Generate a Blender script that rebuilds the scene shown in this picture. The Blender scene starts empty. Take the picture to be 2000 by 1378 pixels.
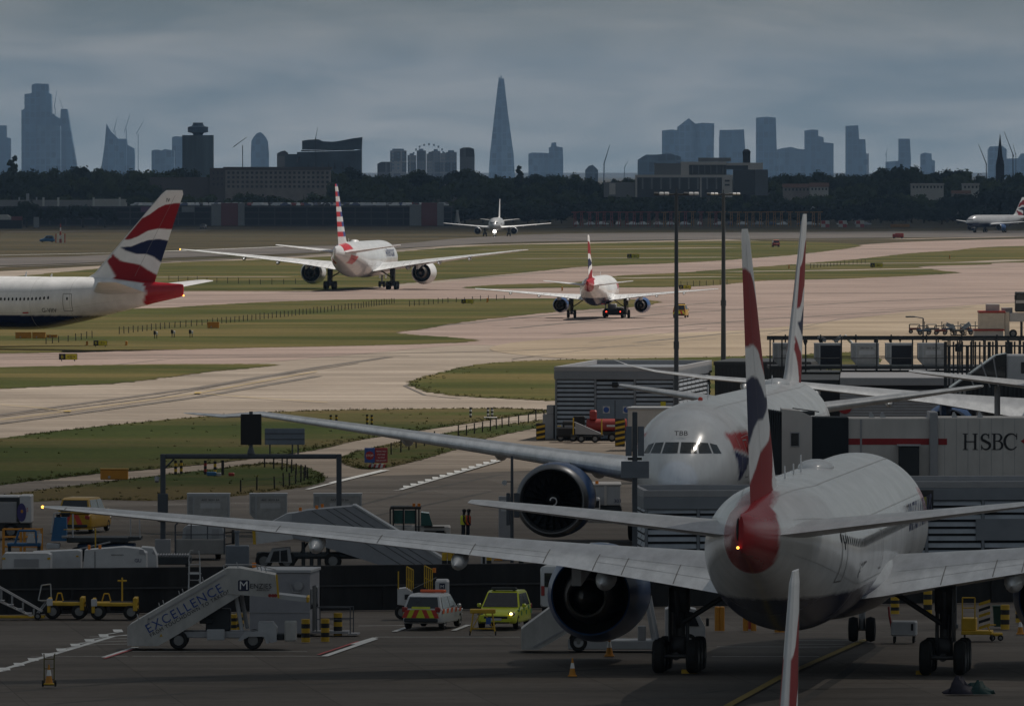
import bpy, math, random
from math import sin, cos, tan, pi, radians, sqrt, atan2
from mathutils import Vector, Matrix
sc = bpy.context.scene
COL = sc.collection
rnd = random.Random(7)

# ------------------------------------------------------------------ camera, light, sky, exposure
F = 19000.0            # focal length in units of a 2000 px wide picture
CAM_H = 20.6
PITCH = math.atan((689 - 334) / F)
cam = bpy.data.objects.new('camera', bpy.data.cameras.new('camera'))
COL.objects.link(cam); sc.camera = cam
cam.location = (0, 0, CAM_H)
cam.rotation_euler = (pi/2 - PITCH, 0, 0)
cam.data.sensor_width = 36.0
cam.data.lens = 36.0 * F / 2000.0
cam.data.clip_start = 1.0
cam.data.clip_end = 120000.0

SUN_EL, SUN_AZ = radians(58), radians(35)        # azimuth measured from +X towards +Y
SUN_DIR = Vector((cos(SUN_EL)*cos(SUN_AZ), cos(SUN_EL)*sin(SUN_AZ), sin(SUN_EL)))
sun = bpy.data.objects.new('sun', bpy.data.lights.new('sun', 'SUN'))
COL.objects.link(sun)
sun.data.energy = 4.9
sun.data.angle = radians(0.5)
sun.data.color = (1.0, 0.93, 0.84)
sun.rotation_euler = SUN_DIR.to_track_quat('Z', 'Y').to_euler()

world = bpy.data.worlds.new('World'); sc.world = world
world.use_nodes = True
wn, wl = world.node_tree.nodes, world.node_tree.links
bg = wn['Background']
sky = wn.new('ShaderNodeTexSky'); sky.sky_type = 'NISHITA'; sky.sun_disc = False
sky.sun_elevation = SUN_EL; sky.sun_rotation = radians(90) - SUN_AZ
sky.air_density = 1.2; sky.dust_density = 1.0
def wnode(t, **kw):
    n = wn.new(t)
    for k, v in kw.items(): setattr(n, k, v)
    return n
tc = wnode('ShaderNodeTexCoord')
sep = wnode('ShaderNodeSeparateXYZ'); wl.new(tc.outputs['Generated'], sep.inputs[0])
comb = wnode('ShaderNodeCombineXYZ')
def wmath(op, a, b):
    n = wnode('ShaderNodeMath', operation=op)
    for i, v in enumerate((a, b)):
        if hasattr(v, 'links'): wl.new(v, n.inputs[i])
        else: n.inputs[i].default_value = v
    return n.outputs[0]
wl.new(wmath('MULTIPLY', sep.outputs[0], 40.0), comb.inputs[0])
wl.new(wmath('MULTIPLY', sep.outputs[1], 2.0), comb.inputs[1])
wl.new(wmath('MULTIPLY', sep.outputs[2], 190.0), comb.inputs[2])
nz = wnode('ShaderNodeTexNoise'); nz.inputs['Scale'].default_value = 1.0
nz.inputs['Detail'].default_value = 5; nz.inputs['Roughness'].default_value = 0.5
nz.inputs['Distortion'].default_value = 0.5
wl.new(comb.outputs[0], nz.inputs['Vector'])
cr = wnode('ShaderNodeValToRGB')
cr.color_ramp.elements[0].position = 0.35; cr.color_ramp.elements[0].color = (2.2, 2.85, 3.2, 1)
cr.color_ramp.elements[1].position = 0.68; cr.color_ramp.elements[1].color = (5.0, 5.15, 5.1, 1)
wl.new(nz.outputs['Fac'], cr.inputs[0])
# overcast gets darker with height above the pale band on the horizon
gr = wnode('ShaderNodeValToRGB')
for e, (p, c) in zip((gr.color_ramp.elements[0], gr.color_ramp.elements[1]), ((0.0, 1.12), (1.0, 0.58))):
    e.position = p; e.color = (c, c, c, 1)
wl.new(wmath('MULTIPLY', sep.outputs[2], 48.0), gr.inputs[0])
mul = wnode('ShaderNodeMixRGB', blend_type='MULTIPLY'); mul.inputs[0].default_value = 1
wl.new(cr.outputs[0], mul.inputs[1]); wl.new(gr.outputs[0], mul.inputs[2])
zr = wnode('ShaderNodeMapRange', interpolation_type='SMOOTHSTEP')      # overcast dims overhead, to cut the ambient light
for i, v in enumerate((.04, .45, 1.0, .70)): zr.inputs[i+1].default_value = v
wl.new(sep.outputs[2], zr.inputs[0])
mul2 = wnode('ShaderNodeMixRGB', blend_type='MULTIPLY'); mul2.inputs[0].default_value = 1
wl.new(mul.outputs[0], mul2.inputs[1]); wl.new(zr.outputs[0], mul2.inputs[2]); mul = mul2
mx = wnode('ShaderNodeMixRGB'); mx.inputs[0].default_value = 0.86
wl.new(sky.outputs[0], mx.inputs[1]); wl.new(mul.outputs[0], mx.inputs[2])
wl.new(mx.outputs[0], bg.inputs['Color'])
bg.inputs['Strength'].default_value = 0.10

sc.view_settings.view_transform = 'Standard'
sc.view_settings.look = 'None'
sc.view_settings.exposure = -0.3
sc.view_settings.gamma = 1.0
sc.render.engine = 'CYCLES'
sc.cycles.use_denoising = True
sc.cycles.max_bounces = 6
sc.cycles.diffuse_bounces = 2
sc.cycles.glossy_bounces = 2
sc.cycles.transmission_bounces = 2
sc.cycles.volume_bounces = 0
sc.cycles.transparent_max_bounces = 12
sc.cycles.sample_clamp_indirect = 3.0
try: sc.cycles.denoiser = 'OPENIMAGEDENOISE'
except Exception: pass

# ------------------------------------------------------------------ helpers
CP, SP = cos(PITCH), sin(PITCH)
def ray(px, py):
    u, v = (px - 1000) / F, (689 - py) / F
    return Vector((u, CP + v*SP, -SP + v*CP))
def gd(px, py, z=0.0):            # the ground point seen at a photo pixel
    r = ray(px, py); t = (z - CAM_H) / r.z
    return Vector((r.x*t, r.y*t, z))
def at(px, py, Y):                # the point seen at a photo pixel at depth Y
    r = ray(px, py); t = Y / r.y
    return Vector((r.x*t, Y, CAM_H + r.z*t))
def gY(py): return gd(1000, py).y

MATS = {}
def nodes_of(m):
    m.use_nodes = True
    return m.node_tree.nodes, m.node_tree.links
def mat(name, col=(.5,.5,.5), rough=.6, metal=0.0, var=.12, scale=1.5, bump=0.0, attr=False, coat=0.0, emit=None, spec=.5, streak=None):
    if name in MATS: return MATS[name]
    m = bpy.data.materials.new(name); n, l = nodes_of(m)
    b = n['Principled BSDF']
    b.inputs['Roughness'].default_value = rough; b.inputs['Metallic'].default_value = metal
    b.inputs['Specular IOR Level'].default_value = spec
    if coat: b.inputs['Coat Weight'].default_value = coat; b.inputs['Coat Roughness'].default_value = .12
    tcn = n.new('ShaderNodeTexCoord')
    src = tcn.outputs['Object']
    if streak:
        mp = n.new('ShaderNodeMapping'); mp.inputs['Scale'].default_value = streak
        l.new(src, mp.inputs[0]); src = mp.outputs[0]
    nt = n.new('ShaderNodeTexNoise'); nt.inputs['Scale'].default_value = scale
    nt.inputs['Detail'].default_value = 6; nt.inputs['Roughness'].default_value = .65
    l.new(src, nt.inputs['Vector'])
    mr = n.new('ShaderNodeMapRange'); mr.inputs[1].default_value = .3; mr.inputs[2].default_value = .7
    mr.inputs[3].default_value = 1 - var; mr.inputs[4].default_value = 1 + var
    l.new(nt.outputs['Fac'], mr.inputs[0])
    mm = n.new('ShaderNodeMixRGB'); mm.blend_type = 'MULTIPLY'; mm.inputs[0].default_value = 1
    if attr:
        a = n.new('ShaderNodeAttribute'); a.attribute_name = 'Col'
        l.new(a.outputs['Color'], mm.inputs[1])
    else: mm.inputs[1].default_value = (*col, 1)
    l.new(mr.outputs[0], mm.inputs[2]); l.new(mm.outputs[0], b.inputs['Base Color'])
    if bump:
        bp = n.new('ShaderNodeBump'); bp.inputs['Strength'].default_value = bump; bp.inputs['Distance'].default_value = .05
        l.new(nt.outputs['Fac'], bp.inputs['Height']); l.new(bp.outputs[0], b.inputs['Normal'])
    if emit:
        b.inputs['Emission Color'].default_value = (*emit[0], 1); b.inputs['Emission Strength'].default_value = emit[1]
    MATS[name] = m
    return m

class MB:
    """collects shapes and links them as one mesh object"""
    def __init__(s): s.v, s.f, s.mi, s.sm, s.m, s.smooth, s.T = [], [], [], [], 0, False, None
    def add(s, vs, fs):
        o = len(s.v)
        for p in vs:
            p = Vector(p)
            if s.T is not None: p = s.T @ p
            s.v.append(tuple(p))
        for f in fs:
            s.f.append([i + o for i in f]); s.mi.append(s.m); s.sm.append(s.smooth)
        return s
    def loft(s, rings, cap0=True, cap1=True, closed=True):
        n = len(rings[0]); vs = [p for r in rings for p in r]; fs = []
        for i in range(len(rings)-1):
            for j in range(n if closed else n-1):
                a, b = i*n + j, i*n + (j+1) % n
                fs.append((a, b, b+n, a+n))
        if cap0: fs.append(tuple(reversed(range(n))))
        if cap1: fs.append(tuple((len(rings)-1)*n + j for j in range(n)))
        return s.add(vs, fs)
    def box(s, x0, x1, y0, y1, z0, z1, b=0.0):
        if x0 > x1: x0, x1 = x1, x0
        if y0 > y1: y0, y1 = y1, y0
        if z0 > z1: z0, z1 = z1, z0
        b = min(b, .45*(x1-x0), .45*(y1-y0), .45*(z1-z0))
        if b <= 0:
            vs = [(x,y,z) for z in (z0,z1) for x,y in ((x0,y0),(x1,y0),(x1,y1),(x0,y1))]
            return s.add(vs, [(3,2,1,0),(4,5,6,7),(0,1,5,4),(1,2,6,5),(2,3,7,6),(3,0,4,7)])
        def ring(z, i):
            c = b
            X0, X1, Y0, Y1 = x0+i, x1-i, y0+i, y1-i
            return [(X0+c,Y0,z),(X1-c,Y0,z),(X1,Y0+c,z),(X1,Y1-c,z),(X1-c,Y1,z),(X0+c,Y1,z),(X0,Y1-c,z),(X0,Y0+c,z)]
        return s.loft([ring(z0, b*.7), ring(z0+b, 0), ring(z1-b, 0), ring(z1, b*.7)])
    def cyl(s, p0, p1, r0, r1=None, n=12, caps=True):
        r1 = r0 if r1 is None else r1
        p0, p1 = Vector(p0), Vector(p1); d = (p1-p0).normalized()
        a = d.orthogonal().normalized(); b = d.cross(a)
        R = lambda p, r: [p + (a*cos(2*pi*i/n) + b*sin(2*pi*i/n))*r for i in range(n)]
        sm = s.smooth; s.smooth = True
        s.loft([R(p0, r0), R(p1, r1)], caps, caps); s.smooth = sm
        return s
    def tube(s, pts, r, n=6):
        for p, q in zip(pts[:-1], pts[1:]): s.cyl(p, q, r, r, n)
        return s
    def lathe(s, prof, axis='y', n=32, c=(0,0,0), caps=(False, False)):
        # prof: (position along the axis, radius)
        def P(t, r, a):
            q = {'y': (r*cos(a), t, r*sin(a)), 'x': (t, r*cos(a), r*sin(a)), 'z': (r*cos(a), r*sin(a), t)}[axis]
            return (q[0]+c[0], q[1]+c[1], q[2]+c[2])
        return s.loft([[P(t, r, 2*pi*i/n) for i in range(n)] for t, r in prof], *caps)
    def prism(s, poly, a0, a1, axis='x'):
        # poly: 2-D outline in the two other axes, extruded along axis
        f = {'x': lambda p, a: (a, p[0], p[1]), 'y': lambda p, a: (p[0], a, p[1]), 'z': lambda p, a: (p[0], p[1], a)}[axis]
        return s.loft([[f(p, a0) for p in poly], [f(p, a1) for p in poly]])
    def ell(s, c, rx, ry, rz, n=16, m=10):
        sm = s.smooth; s.smooth = True
        rings = [[(c[0]+rx*sin(pi*i/m)*cos(2*pi*j/n), c[1]+ry*sin(pi*i/m)*sin(2*pi*j/n), c[2]+rz*cos(pi*i/m)) for j in range(n)]
                 for i in range(m, -1, -1)]
        rings[0] = [(c[0]+.001*cos(2*pi*j/n), c[1]+.001*sin(2*pi*j/n), c[2]-rz) for j in range(n)]
        rings[-1] = [(c[0]+.001*cos(2*pi*j/n), c[1]+.001*sin(2*pi*j/n), c[2]+rz) for j in range(n)]
        s.loft(rings); s.smooth = sm
        return s
    def build(s, name, m, parent=None, colfn=None, loc=None, sharp=40):
        me = bpy.data.meshes.new(name)
        me.from_pydata(s.v, [], s.f)
        ms = m if isinstance(m, (list, tuple)) else [m]
        for x in ms: me.materials.append(x)
        if len(ms) > 1: me.polygons.foreach_set('material_index', s.mi)
        me.polygons.foreach_set('use_smooth', s.sm)
        if any(s.sm): me.set_sharp_from_angle(angle=radians(sharp))
        if colfn:
            at_ = me.attributes.new('Col', 'FLOAT_COLOR', 'POINT')
            buf = []
            for p in s.v:
                c = colfn(*p); buf.extend((c[0], c[1], c[2], 1.0))
            at_.data.foreach_set('color', buf)
        me.update()
        o = bpy.data.objects.new(name, me); COL.objects.link(o)
        if parent: o.parent = parent
        if loc: o.location = loc
        return o

def tag(o, label, cat, group=None, kind=None):
    o['label'] = label; o['category'] = cat
    if group: o['group'] = group
    if kind: o['kind'] = kind
    return o
def thing(name, label, cat, loc=(0,0,0), rz=0.0, group=None):
    o = bpy.data.objects.new(name, None); COL.objects.link(o)
    o.empty_display_size = .5
    o.location = loc; o.rotation_euler = (0, 0, rz)
    return tag(o, label, cat, group)
def struct(o, kind='structure'): o['kind'] = kind; return o
KIDS = {}
def dup(root, loc=None, rz=None, label=None, group=None, scale=None):
    ch = {}
    for o in bpy.data.objects:
        if o.parent: ch.setdefault(o.parent.name, []).append(o)
    def rec(o, par):
        c = o.copy(); COL.objects.link(c)
        if par: c.parent = par
        for k in ch.get(o.name, []): rec(k, c)
        return c
    r = rec(root, None)
    if loc is not None: r.location = loc
    if rz is not None: r.rotation_euler = (0, 0, rz)
    if scale is not None: r.scale = scale if hasattr(scale, '__len__') else (scale,)*3
    if label: r['label'] = label
    if group: r['group'] = group
    return r
def text(name, s, size, m, parent, M, align='LEFT', sx=1.0, ext=.004, shear=0.0, spacing=1.0):
    """lettering as a mesh; M places the text plane (local x reading direction, y up)"""
    cu = bpy.data.curves.new(name, 'FONT'); cu.body = s; cu.size = size; cu.align_x = align
    cu.extrude = ext; cu.shear = shear; cu.space_character = spacing; cu.resolution_u = 3
    t = bpy.data.objects.new(name, cu); COL.objects.link(t)
    me = bpy.data.meshes.new_from_object(t)
    bpy.data.objects.remove(t); bpy.data.curves.remove(cu)
    me.transform(Matrix.Diagonal((sx, 1, 1, 1))); me.transform(M)
    me.materials.clear(); me.materials.append(m)
    o = bpy.data.objects.new(name, me); COL.objects.link(o)
    if parent: o.parent = parent
    return o
def frame(o, xd, yd):
    xd = Vector(xd).normalized(); yd = Vector(yd).normalized(); z = xd.cross(yd)
    return Matrix(((xd.x, yd.x, z.x, o[0]), (xd.y, yd.y, z.y, o[1]), (xd.z, yd.z, z.z, o[2]), (0,0,0,1)))
def lerp_tab(tab, x):
    """monotone cubic interpolation through rows (x, a, b, ...)"""
    if x <= tab[0][0]: return tab[0][1:]
    if x >= tab[-1][0]: return tab[-1][1:]
    i = next(k for k in range(len(tab)-1) if tab[k][0] <= x <= tab[k+1][0])
    n = len(tab[0]) - 1; h = tab[i+1][0]-tab[i][0]; t = (x - tab[i][0]) / h
    out = []
    for c in range(1, n+1):
        def sl(k):
            if k < 0 or k >= len(tab)-1: return None
            return (tab[k+1][c]-tab[k][c])/(tab[k+1][0]-tab[k][0])
        s0 = sl(i)
        def tang(k):
            a, b = sl(k-1), sl(k)
            if a is None: return b
            if b is None: return a
            return 0 if a*b <= 0 else 2*a*b/(a+b)
        m0, m1 = tang(i)*h, tang(i+1)*h
        p0, p1 = tab[i][c], tab[i+1][c]
        out.append((2*t**3-3*t*t+1)*p0 + (t**3-2*t*t+t)*m0 + (-2*t**3+3*t*t)*p1 + (t**3-t*t)*m1)
    return out
def lin(tab, x):
    if x <= tab[0][0]: return tab[0][1]
    for (a, b), (c, d) in zip(tab[:-1], tab[1:]):
        if x <= c: return b + (d-b)*(x-a)/(c-a) if c > a else d
    return tab[-1][1]
# ------------------------------------------------------------------ ground
def pos_noise(n, l, scale, detail=6, rough=.6, vec=None):
    g = n.new('ShaderNodeNewGeometry'); t = n.new('ShaderNodeTexNoise')
    t.inputs['Scale'].default_value = scale; t.inputs['Detail'].default_value = detail; t.inputs['Roughness'].default_value = rough
    src = g.outputs['Position']
    if vec:
        mp = n.new('ShaderNodeMapping'); mp.inputs['Scale'].default_value = vec; l.new(src, mp.inputs[0]); src = mp.outputs[0]
    l.new(src, t.inputs['Vector'])
    return t.outputs['Fac']
def ramp(n, l, src, stops):
    r = n.new('ShaderNodeValToRGB')
    while len(r.color_ramp.elements) < len(stops): r.color_ramp.elements.new(.5)
    for e, (p, c) in zip(r.color_ramp.elements, stops):
        e.position = p; e.color = (*c, 1)
    l.new(src, r.inputs[0]); return r.outputs[0]
def mixc(n, l, a, b, fac, mode='MIX'):
    m = n.new('ShaderNodeMixRGB'); m.blend_type = mode
    for i, v in ((0, fac), (1, a), (2, b)):
        if hasattr(v, 'links'): l.new(v, m.inputs[i])
        elif i: m.inputs[i].default_value = (*v, 1)
        else: m.inputs[0].default_value = v
    return m.outputs[0]
def concrete(name, lo, hi, joints=False, stain=.35):
    m = bpy.data.materials.new(name); n, l = nodes_of(m); b = n['Principled BSDF']
    b.inputs['Roughness'].default_value = .85; b.inputs['Specular IOR Level'].default_value = .25
    c = ramp(n, l, pos_noise(n, l, .035, 8, .62), [(.34, lo), (.66, hi)])
    fine = ramp(n, l, pos_noise(n, l, 1.3, 4, .7), [(.3, (.86,)*3), (.7, (1.12,)*3)])
    c = mixc(n, l, c, fine, 1.0, 'MULTIPLY')
    st = ramp(n, l, pos_noise(n, l, .02, 6, .7, (.3, 1.6, 1)), [(.50, (1,1,1)), (.72, (1-stain,)*3)])
    c = mixc(n, l, c, st, 1.0, 'MULTIPLY')
    w1 = ramp(n, l, pos_noise(n, l, .11, 9, .72, (.25, 2.2, 1)), [(.42, (.80,.79,.78)), (.60, (1.08,1.08,1.08))])
    c = mixc(n, l, c, w1, 1.0, 'MULTIPLY')
    if not joints:
        g = n.new('ShaderNodeNewGeometry'); mp = n.new('ShaderNodeMapping'); mp.inputs['Rotation'].default_value = (0, 0, radians(-14))
        l.new(g.outputs['Position'], mp.inputs[0])
        br = n.new('ShaderNodeTexBrick'); br.offset = 0; br.inputs['Scale'].default_value = 1.0
        br.inputs['Mortar Size'].default_value = .05; br.inputs['Brick Width'].default_value = 24.0; br.inputs['Row Height'].default_value = 9.0
        br.inputs['Color1'].default_value = (1,1,1,1); br.inputs['Color2'].default_value = (.90,.89,.88,1); br.inputs['Mortar'].default_value = (.62,.6,.58,1)
        l.new(mp.outputs[0], br.inputs['Vector'])
        c = mixc(n, l, c, br.outputs['Color'], 1.0, 'MULTIPLY')
    if joints:
        g = n.new('ShaderNodeNewGeometry'); mp = n.new('ShaderNodeMapping'); mp.inputs['Rotation'].default_value = (0, 0, radians(-6.5))
        l.new(g.outputs['Position'], mp.inputs[0])
        br = n.new('ShaderNodeTexBrick'); br.offset = 0; br.inputs['Scale'].default_value = 1.0
        br.inputs['Mortar Size'].default_value = .018; br.inputs['Brick Width'].default_value = 6.0; br.inputs['Row Height'].default_value = 6.0
        br.inputs['Color1'].default_value = (1,1,1,1); br.inputs['Color2'].default_value = (.84,.83,.82,1); br.inputs['Mortar'].default_value = (.42,.40,.38,1)
        l.new(mp.outputs[0], br.inputs['Vector'])
        c = mixc(n, l, c, br.outputs['Color'], 1.0, 'MULTIPLY')
    if joints:      # oil spots and dark patches of repair
        sp_ = ramp(n, l, pos_noise(n, l, .55, 3, .5), [(.66, (1,1,1)), (.74, (.62,.6,.58))])
        c = mixc(n, l, c, sp_, 1.0, 'MULTIPLY')
    l.new(c, b.inputs['Base Color'])
    MATS[name] = m; return m
def grassmat(name, lo, hi, dry):
    m = bpy.data.materials.new(name); n, l = nodes_of(m); b = n['Principled BSDF']
    b.inputs['Roughness'].default_value = .95; b.inputs['Specular IOR Level'].default_value = .1
    c = ramp(n, l, pos_noise(n, l, .03, 8, .6), [(.36, lo), (.62, hi)])
    d = ramp(n, l, pos_noise(n, l, .018, 7, .65, (.6, 1.4, 1)), [(.44, (0,0,0)), (.60, (1,1,1))])
    c = mixc(n, l, c, dry, d)
    f = ramp(n, l, pos_noise(n, l, 1.6, 5, .75), [(.3, (.62,)*3), (.7, (1.35,)*3)])
    c = mixc(n, l, c, f, 1.0, 'MULTIPLY')
    l.new(c, b.inputs['Base Color'])
    MATS[name] = m; return m
M_FIELD = grassmat('far_field', (.034,.031,.017), (.050,.044,.023), (.080,.062,.034))
M_GRASS = grassmat('airfield_grass', (.034,.042,.008), (.064,.068,.016), (.120,.095,.034))
M_GRASS_NEAR = grassmat('verge_grass', (.028,.042,.008), (.050,.062,.014), (.095,.074,.030))
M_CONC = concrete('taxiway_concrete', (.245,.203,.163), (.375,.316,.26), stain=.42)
M_PINK = concrete('pink_concrete', (.26,.197,.171), (.365,.279,.24), stain=.42)
M_SAND = concrete('sandy_concrete', (.295,.232,.165), (.385,.31,.228), stain=.3)
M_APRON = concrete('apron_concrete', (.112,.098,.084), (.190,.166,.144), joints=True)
M_ROAD = concrete('service_road_concrete', (.15,.135,.12), (.215,.195,.175), stain=.3)
M_ASPH = concrete('runway_asphalt', (.085,.077,.072), (.155,.138,.125))
M_LINE_W = mat('white_paint_line', (.72,.72,.70), .8, var=.25, scale=3)
M_LINE_Y = mat('yellow_paint_line', (.36,.25,.06), .8, var=.25, scale=3)
M_LINE_R = mat('red_paint_line', (.5,.10,.10), .8, var=.25, scale=3)

def spline(pts, n=6):
    out = []
    N = len(pts)
    for i in range(N):
        p0, p1, p2, p3 = (Vector(pts[(i+k) % N]) for k in (-1, 0, 1, 2))
        for j in range(n):
            t = j/n
            out.append(.5*((2*p1) + (p2-p0)*t + (2*p0-5*p1+4*p2-p3)*t*t + (3*p1-p0-3*p2+p3)*t**3))
    return out
from mathutils.geometry import delaunay_2d_cdt
def sheet(name, wpts, z, m, jit=0.0, kind='structure'):
    vs = [(p.x + rnd.gauss(0, jit), p.y + rnd.gauss(0, jit*2), z) for p in wpts]
    n = len(vs)
    v2, _e, f2, *_ = delaunay_2d_cdt([Vector(v[:2]) for v in vs], [], [list(range(n))], 1, 1e-5)
    b = MB(); b.add([(v.x, v.y, z) for v in v2], [tuple(f) for f in f2])
    o = b.build(name, m); o.data.flip_normals() if o.data.polygons[0].normal.z < 0 else None
    o['kind'] = kind; return o
def seg(pts, n):
    out = []
    for p, q in zip(pts, pts[1:] + pts[:1]):
        for j in range(n): out.append(p + (q-p)*j/n)
    return out
def patch(name, px, z, m, jit=.0, n=6, smooth=True, dens=1):
    """ground sheet from the outline of a field as it lies on the airfield"""
    w = [gd(*p) for p in px]
    w = [Vector((p.x, p.y)) for p in w]
    w = spline(w, n) if smooth else w
    if dens > 1: w = seg(w, dens)
    return sheet(name, w, z, m, jit)

g = sheet('ground', [Vector(p) for p in ((-60000,-300),(60000,-300),(60000,110000),(-60000,110000))], -.12, M_FIELD)
# concrete of the airfield
patch('taxiway', [(-900,530),(0,529),(330,511),(500,504),(900,478),(1420,467),(1680,478),(2000,466),(2900,455),(3300,860),(2000,960),(1000,1010),(0,1010),(-900,1000)], -.08, M_CONC, smooth=False)
patch('taxiway_pink_paving', [(-300,612),(0,604),(330,570),(640,567),(930,544),(1150,520),(1400,507),(1560,498),(1700,476),(2000,466),(2500,462),(2600,600),(2000,625),(1560,668),(1330,690),(1100,690),(930,672),(700,690),(300,720),(-300,720)], -.06, M_PINK, n=5)
patch('stand_paving', [(1000,668),(1240,652),(1500,640),(1800,605),(2000,590),(2600,575),(2600,760),(1500,720),(1000,690)], -.05, M_SAND, n=5)
patch('runway', [(-900,508),(0,503),(250,495),(400,488),(540,481),(760,477),(900,465),(1100,456),(1500,453),(2000,450),(2900,448),(2900,462),(2000,462),(1500,466),(1200,469),(980,473),(860,480),(600,493),(330,503),(0,518),(-900,522)], -.055, M_ASPH, n=3)
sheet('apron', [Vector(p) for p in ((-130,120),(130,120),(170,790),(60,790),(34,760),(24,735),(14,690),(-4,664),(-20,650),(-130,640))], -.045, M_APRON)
GZ = -.03
FIELDS = {
 'a': [(-300,690),(-300,640),(0,620),(250,603),(330,600),(500,590),(700,584),(900,583),(1090,582),(1200,583),(1286,588),(1246,598),(1141,604),(998,617),(893,630),(830,641),(780,648),(800,652),(893,659),(933,664),(870,669),(700,674),(500,678),(250,684),(0,689)],
 'b': [(-300,722),(0,716),(250,711),(430,710),(540,711),(470,719),(380,728),(250,745),(120,752),(0,758),(-300,775)],
 'c': [(800,750),(806,742),(835,733),(880,721),(960,708),(1080,702),(1250,699),(1500,694),(1700,690),(1700,760),(1400,790),(1100,782),(1020,778),(950,775),(880,770),(830,762)],
 'd': [(-300,905),(0,855),(150,836),(350,816),(520,804),(700,799),(950,796),(1060,799),(1078,802),(1000,812),(930,823),(800,842),(700,858),(620,876),(450,899),(300,914),(200,922),(120,931),(0,946),(-300,985)],
 'e': [(-300,1000),(70,956),(200,940),(350,922),(470,908),(520,903),(580,907),(622,920),(636,936),(600,948),(540,957),(450,968),(300,976),(100,976),(-300,1010)],
 'f': [(662,893),(690,882),(740,870),(800,857),(900,839),(1000,826),(1075,817),(1090,823),(1060,832),(960,852),(870,882),(790,904),(735,913),(700,912),(672,904)],
 'g': [(-300,560),(0,541),(330,513),(500,507),(700,497),(930,480),(1150,475),(1430,470),(1600,473),(1680,480),(1560,496),(1450,505),(1380,510),(1296,514),(1144,520),(1060,528),(998,534),(918,541),(800,552),(640,566),(330,568),(200,575),(0,592),(-300,610)],
 'h': [(905,561),(960,556),(1017,554),(1130,550),(1209,538),(1340,531),(1583,513),(1680,505),(1780,494),(1860,489),(2000,480),(2600,474),(2600,508),(2000,512),(1930,516),(1800,520),(1840,528),(1872,532),(1800,537),(1640,544),(1500,547),(1400,556),(1300,560),(1130,561),(960,563)],
}
for k, p in FIELDS.items():
    near = k in 'def'
    patch('grass_field', p, GZ, M_GRASS_NEAR if near else M_GRASS, jit=.35 if not near else .12, n=8, dens=8 if near else 4)
# narrow paved tracks that cross the grass
def strip_px(name, px, w, z, m):
    pts = [gd(*p) for p in px]; L, R = [], []
    for i, p in enumerate(pts):
        d = (pts[min(i+1, len(pts)-1)] - pts[max(i-1, 0)]).normalized(); nrm = Vector((-d.y, d.x, 0))
        L.append(p + nrm*w/2); R.append(p - nrm*w/2)
    b = MB()
    for i in range(len(pts)-1):
        b.add([(q.x, q.y, z) for q in (R[i], R[i+1], L[i+1], L[i])], [(0,1,2,3)])
    return struct(b.build(name, m))
for px in ([(930,487),(1200,486),(1430,483)], [(1000,505),(1150,504),(1420,502)], [(1560,516),(1700,514),(1900,512),(2000,507)], [(1420,530),(1600,528),(1800,524),(1950,521)],
           [(1500,468),(1750,467),(1990,462)], [(300,541),(560,540)], [(1205,543),(1330,541),(1420,540)]):
    strip_px('paved_track', px, 9, -.02, M_CONC)
strip_px('paved_edge', [(-200,546),(0,521),(330,510),(620,498),(840,484)], 3, -.021, M_ROAD)
strip_px('runway_edge_marking', [(-100,500),(260,493),(560,481)], 1.6, -.02, M_LINE_W)
# painted markings
LZ = [0.0]
def line(px, w, m=None, z=-.04, name='painted_line'):
    LZ[0] += .0011
    return strip_px(name, px, w, z + LZ[0], m or M_LINE_W)
line([(-60,1330),(0,1306),(220,1240)], .3)
line([(220,1240),(252,1237)], .2)
zz = [(0,1301),(13,1296),(16,1300)]
zp = []
for i in range(9):
    x0, y0 = -16 + i*27.6, 1311 - i*9.2
    zp.append([(x0, y0), (x0+27, y0-4.2)]); line(zp[-1], .16); line([(x0+27, y0-4.8), (x0+24, y0-10)], .42)
for i in range(4): line([(175-10*i, 1242+7*i*.8), (255, 1239+5.5*i)], .12)
line([(204,1282),(265,1262)], .3); line([(204,1284),(262,1265)], .15, M_LINE_R)
line([(60,1281),(250,1280)], .1); line([(258,1271),(600,1271)], .1); line([(258,1280),(640,1280)], .1)
line([(634,1280),(733,1246)], .3); line([(622,1277),(700,1251)], .14, M_LINE_R)
line([(700,1221),(798,1220)], .15); line([(770,1232),(800,1222)], .25); line([(886,1230),(915,1219)], .25)
line([(690,1257),(733,1244)], .28); line([(733,1243),(1016,1243)], .14)
line([(1400,1262),(1650,1262)], .14); line([(1390,1281),(1600,1281)], .14)
for i in range(3): line([(1560,1250+7*i),(1680-30*i,1250+7*i)], .12)
line([(1420,1378),(1530,1318),(1690,1248)], .35, M_LINE_Y)
line([(640,945),(757,917)], .3); line([(645,942),(748,917)], .25); line([(600,955),(640,945)], .3)
line([(782,956),(980,898)], .25); line([(770,957),(782,956)], .15)
for i in range(13):
    x0, y0 = 781 + i*14.2, 954 - i*4.15
    line([(x0, y0), (x0+13, y0-2)], .14); line([(x0+13,y0-2.4),(x0+12,y0-6)], .4)
line([(300,987),(470,983),(700,985)], .12); line([(700,962),(960,958)], .08)
line([(0,820),(133,803),(250,787),(385,768),(500,747),(620,725)], .2, M_LINE_Y)
line([(385,768),(500,777),(640,786)], .25, M_LINE_Y); line([(133,803),(60,795),(0,790)], .2, M_LINE_Y)
for x, y in ((133,803),(387,767)): line([(x-7,y),(x+6,y)], 4, M_LINE_Y, name='painted_arrow')
M_SEAL = mat('joint_sealant', (.11,.095,.085), .9)
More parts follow.
